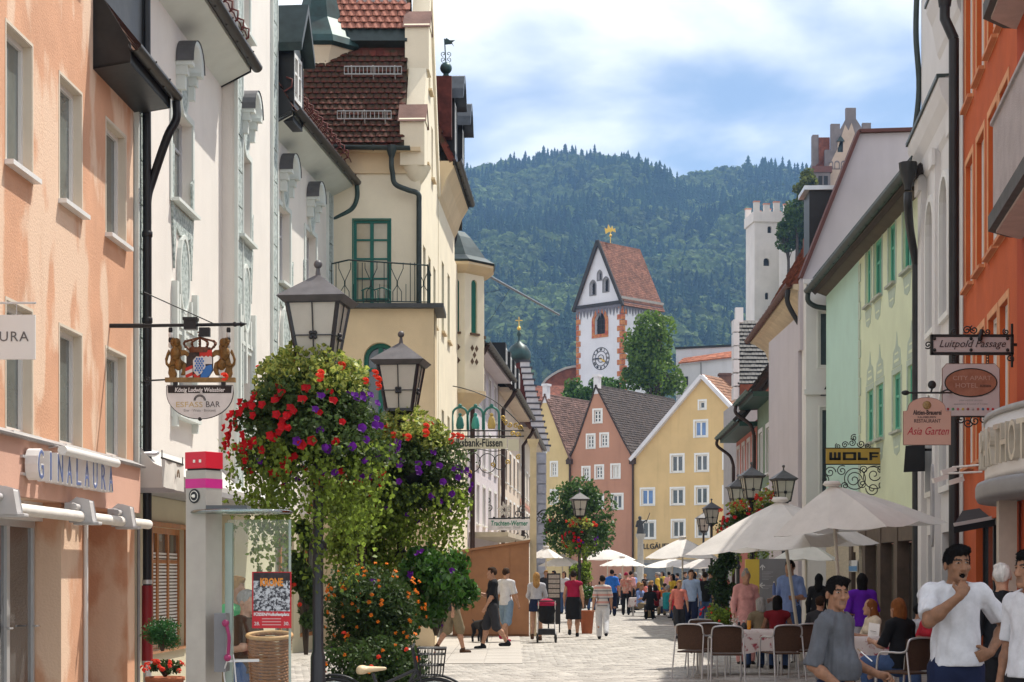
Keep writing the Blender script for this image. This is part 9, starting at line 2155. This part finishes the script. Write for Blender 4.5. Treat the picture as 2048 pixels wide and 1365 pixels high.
pp("seated blond woman in beige reading a menu", 1742, 26.6, 1.7, -80, top="cream", hair="ginger", hstyle="long", female=True, res=.015, **sit)
pp("brown-haired seated woman in black seen from behind", 1797, 23.0, 1.78, 215, top="black", sleeve=.5, hair="ginger", hstyle="bob", female=True, bottom="denim", res=.013, build=1.12, **sit)
pp("dark-haired seated guest in white by the dark shop windows", 1838, 27, 1.6, 100, top="lightgrey", hair="black", bottom="crimson", **sit)
pp("seated man in a navy shirt beyond the blond woman", 1700, 29.5, 1.7, 20, top="navy", hair="dark", sk="b", **sit)
pp("seated woman in a red dress at the right shop windows", 1862, 25.5, 1.68, -60, top="red", hair="black", hstyle="bob", female=True, sk="b", **sit)
pp("seated guest in charcoal behind the table's right end", 1640, 30.2, 1.7, 150, top="charcoal", hair="brown", **sit)
mn = thing("menu_card", "white menu card held by the seated blond woman", "menu", P(1752, 1262, 26.2)); mb = MB(); mb.hexa([P(1735, 1278, 26.3), P(1757, 1282, 26.2), P(1757, 1282, 26.22), P(1735, 1278, 26.32), P(1738, 1245, 26.4), P(1760, 1249, 26.3), P(1760, 1249, 26.32), P(1738, 1245, 26.42)]); mb.build("card", M_wframe, mn); mb = MB(); mb.bar(P(1741, 1262, 26.28), P(1752, 1264, 26.24), .03, .004); mb.build("print", M_black, mn)
pp("man in a black T-shirt and grey shorts walking left past the booth", 985, 39.6, 1.8, -80, pose="walk", top="black", bottom="charcoal", leg=.56, hair="brown", res=.016, J=dict(el=(-.24, -.06, 1.14), wl=(-.14, -.28, 1.22)))
pp("man in a white T-shirt and pale denim shorts behind the man in black", 1012, 43.5, 1.8, 150, pose="walk2", top="white", bottom="paledenim", leg=.56, hair="brown", shoes="crimson", res=.017)
pp("woman with long blond hair pushing the stroller", 1073, 44.6, 1.7, 176, pose="push", top="lightgrey", sleeve=.9, bottom="navy", skirt=.2, hair="blond", hstyle="long", female=True, shoes="brown", res=.017)
pp("woman in a red sleeveless top and black skirt walking away", 1147, 47.3, 1.74, 178, pose="walk", top="crimson", sleeve=0, bottom="black", skirt=.48, hair="dark", female=True, build=1.12, res=.018)
pp("woman in a striped top and white trousers walking away", 1205, 45.7, 1.62, 180, pose="walk2", topm=stripes("striped_knit", ((.5, .25, .22), (.5, .46, .44), (.2, .19, .21))), bottom="white", hair="dark", female=True, build=1.08, res=.018)
pp("person in khaki shorts half hidden behind the bright shrub", 905, 37.5, 1.76, 120, pose="walk", top="charcoal", bottom="khaki", leg=.58, hair="brown", shoes="brown")
pp("man in a bright blue polo walking away among the crowd", 1224, 71, 1.84, 180, pose="walk", top="blue", bottom="navy", hair="dark", build=1.15)
pp("woman in a red hat and flowered blouse", 1252, 74, 1.74, 175, top="salmon", topm=mat("flowered_blouse", (.5, .4, .32), .9, .3, 14, col2=(.5, .12, .08)), bottom="black", hair="dark", hstyle="cap", hatc="crimson", female=True)
pp("boy in a salmon T-shirt and grey shorts coming towards us", 1358, 46.4, 1.5, 3, pose="walk", top="salmon", bottom="charcoal", leg=.6, hair="blond", res=.017, build=.92)
pp("man in a pale blue shirt behind the boy", 1382, 50, 1.78, -5, pose="walk2", top="paleblue", sleeve=1., bottom="navy", hair="brown", res=.018)
pp("person in a black T-shirt and jeans right of the man in pale blue", 1410, 52, 1.72, 185, top="black", bottom="denim", hair="dark")
pp("person in a bright green shirt behind the phone panel", 470, 16.8, 1.62, 70, top="green", bottom="khaki", hair="blond", sk="a", res=.016)
pp("stooping man in a dark T-shirt beside the person in green", 492, 16.2, 1.5, 60, pose="armsup", top="brown", bottom="denim", hair="grey", sk="a", res=.016)
pr = [person("", 0, 0, 1.72, 0, pose=q, res=.03, hair=h_, hstyle=s_, female=f_, sleeve=.5, top="white", bottom="denim") for q, h_, s_, f_ in (("stand", "dark", "short", 0), ("sit", "brown", "bob", 1), ("hold", "brown", "bob", 1), ("sit", "dark", "short", 0))]
tops = ["red", "white", "navy", "pink", "black", "teal", "orange", "lightgrey", "olive", "yellow", "salmon", "skyblue", "purple", "cream", "charcoal", "darkred"]
spots = [(1108, 80, 0), (1128, 76, 2), (1092, 70, 0), (1180, 84, 1), (1200, 90, 3), (1262, 79, 0), (1288, 84, 1), (1302, 76, 3), (1318, 88, 2), (1310, 70, 1), (1330, 73, 3), (1342, 80, 1), (1290, 95, 0), (1270, 92, 2), (1355, 95, 0), (1325, 100, 2), (1372, 84, 1), (1390, 78, 0), (1400, 90, 2), (1415, 84, 3), (1432, 70, 0), (1300, 66, 1), (1282, 68, 3), (1240, 98, 2), (1345, 68, 2), (1230, 88, 0), (1365, 74, 3), (1422, 62, 0), (1335, 64, 3), (1442, 80, 2), (1380, 64, 1), (1160, 92, 2), (1278, 74, 1), (1315, 82, 0), (1352, 62, 3), (1388, 70, 2), (1370, 96, 0), (1405, 72, 1), (1296, 90, 3), (1338, 92, 0), (1448, 66, 2)]
first = set()
for i, (px, D, k) in enumerate(spots):
 c = tops[(i * 7 + i // 16) % 16]; o = pr[k] if k not in first else copy_tree(pr[k]); first.add(k)
 if o is not pr[k]:
  for ch in o.children:
   if ch.name.startswith("shirt"): recolor(ch, cm(c))
   if ch.name.startswith("trousers"): recolor(ch, cm(["denim", "black", "khaki", "navy"][i % 4]))
   if ch.name.startswith("hair"): recolor(ch, hm(["dark", "brown", "blond", "grey", "black"][i % 5]))
 else: c = "white"
 where = "left of the mid-street lamp" if px < 1150 else "near the round tree" if px < 1235 else "by the round white parasol" if px < 1300 else "under the big parasol" if px < 1400 else "beside the dark climber"
 o.location = (PX(px, D), D, 0); o.rotation_euler = (0, 0, R.uniform(0, 6.28)); o.scale = (R.uniform(.95, 1.05),) * 3
 o["label"] = f"{'small far-off' if D > 85 else 'distant'} {'seated' if k % 2 else 'standing'} {'woman' if k in (1, 2) else 'man'} in a {c} top {where}"; o["group"] = "distant crowd at the cafe tables"
for i, (px, D) in enumerate(((1300, 71), (1330, 78), (1372, 70), (1290, 86), (1395, 84))): table(("long far table at the crowd's front", "far table under the big parasol", "far table right of the boy", "far table near the round white parasol", "furthest cafe table by the dark climber")[i], PX(px, D), D, 1.6, .9)
mh, nt, b, n, l = nodes_of("haze"); n.remove(b); pv = n.new("ShaderNodeVolumePrincipled"); pv.inputs["Color"].default_value = (.3, .56, 1., 1); pv.inputs["Density"].default_value = .00016; pv.inputs["Anisotropy"].default_value = .1; l.new(pv.outputs[0], n["Material Output"].inputs["Volume"])
mb = MB(); mb.box((-4100, -210, -4), (4100, 7100, 520)); hz = mb.build("haze", mh); hz["kind"] = "stuff"
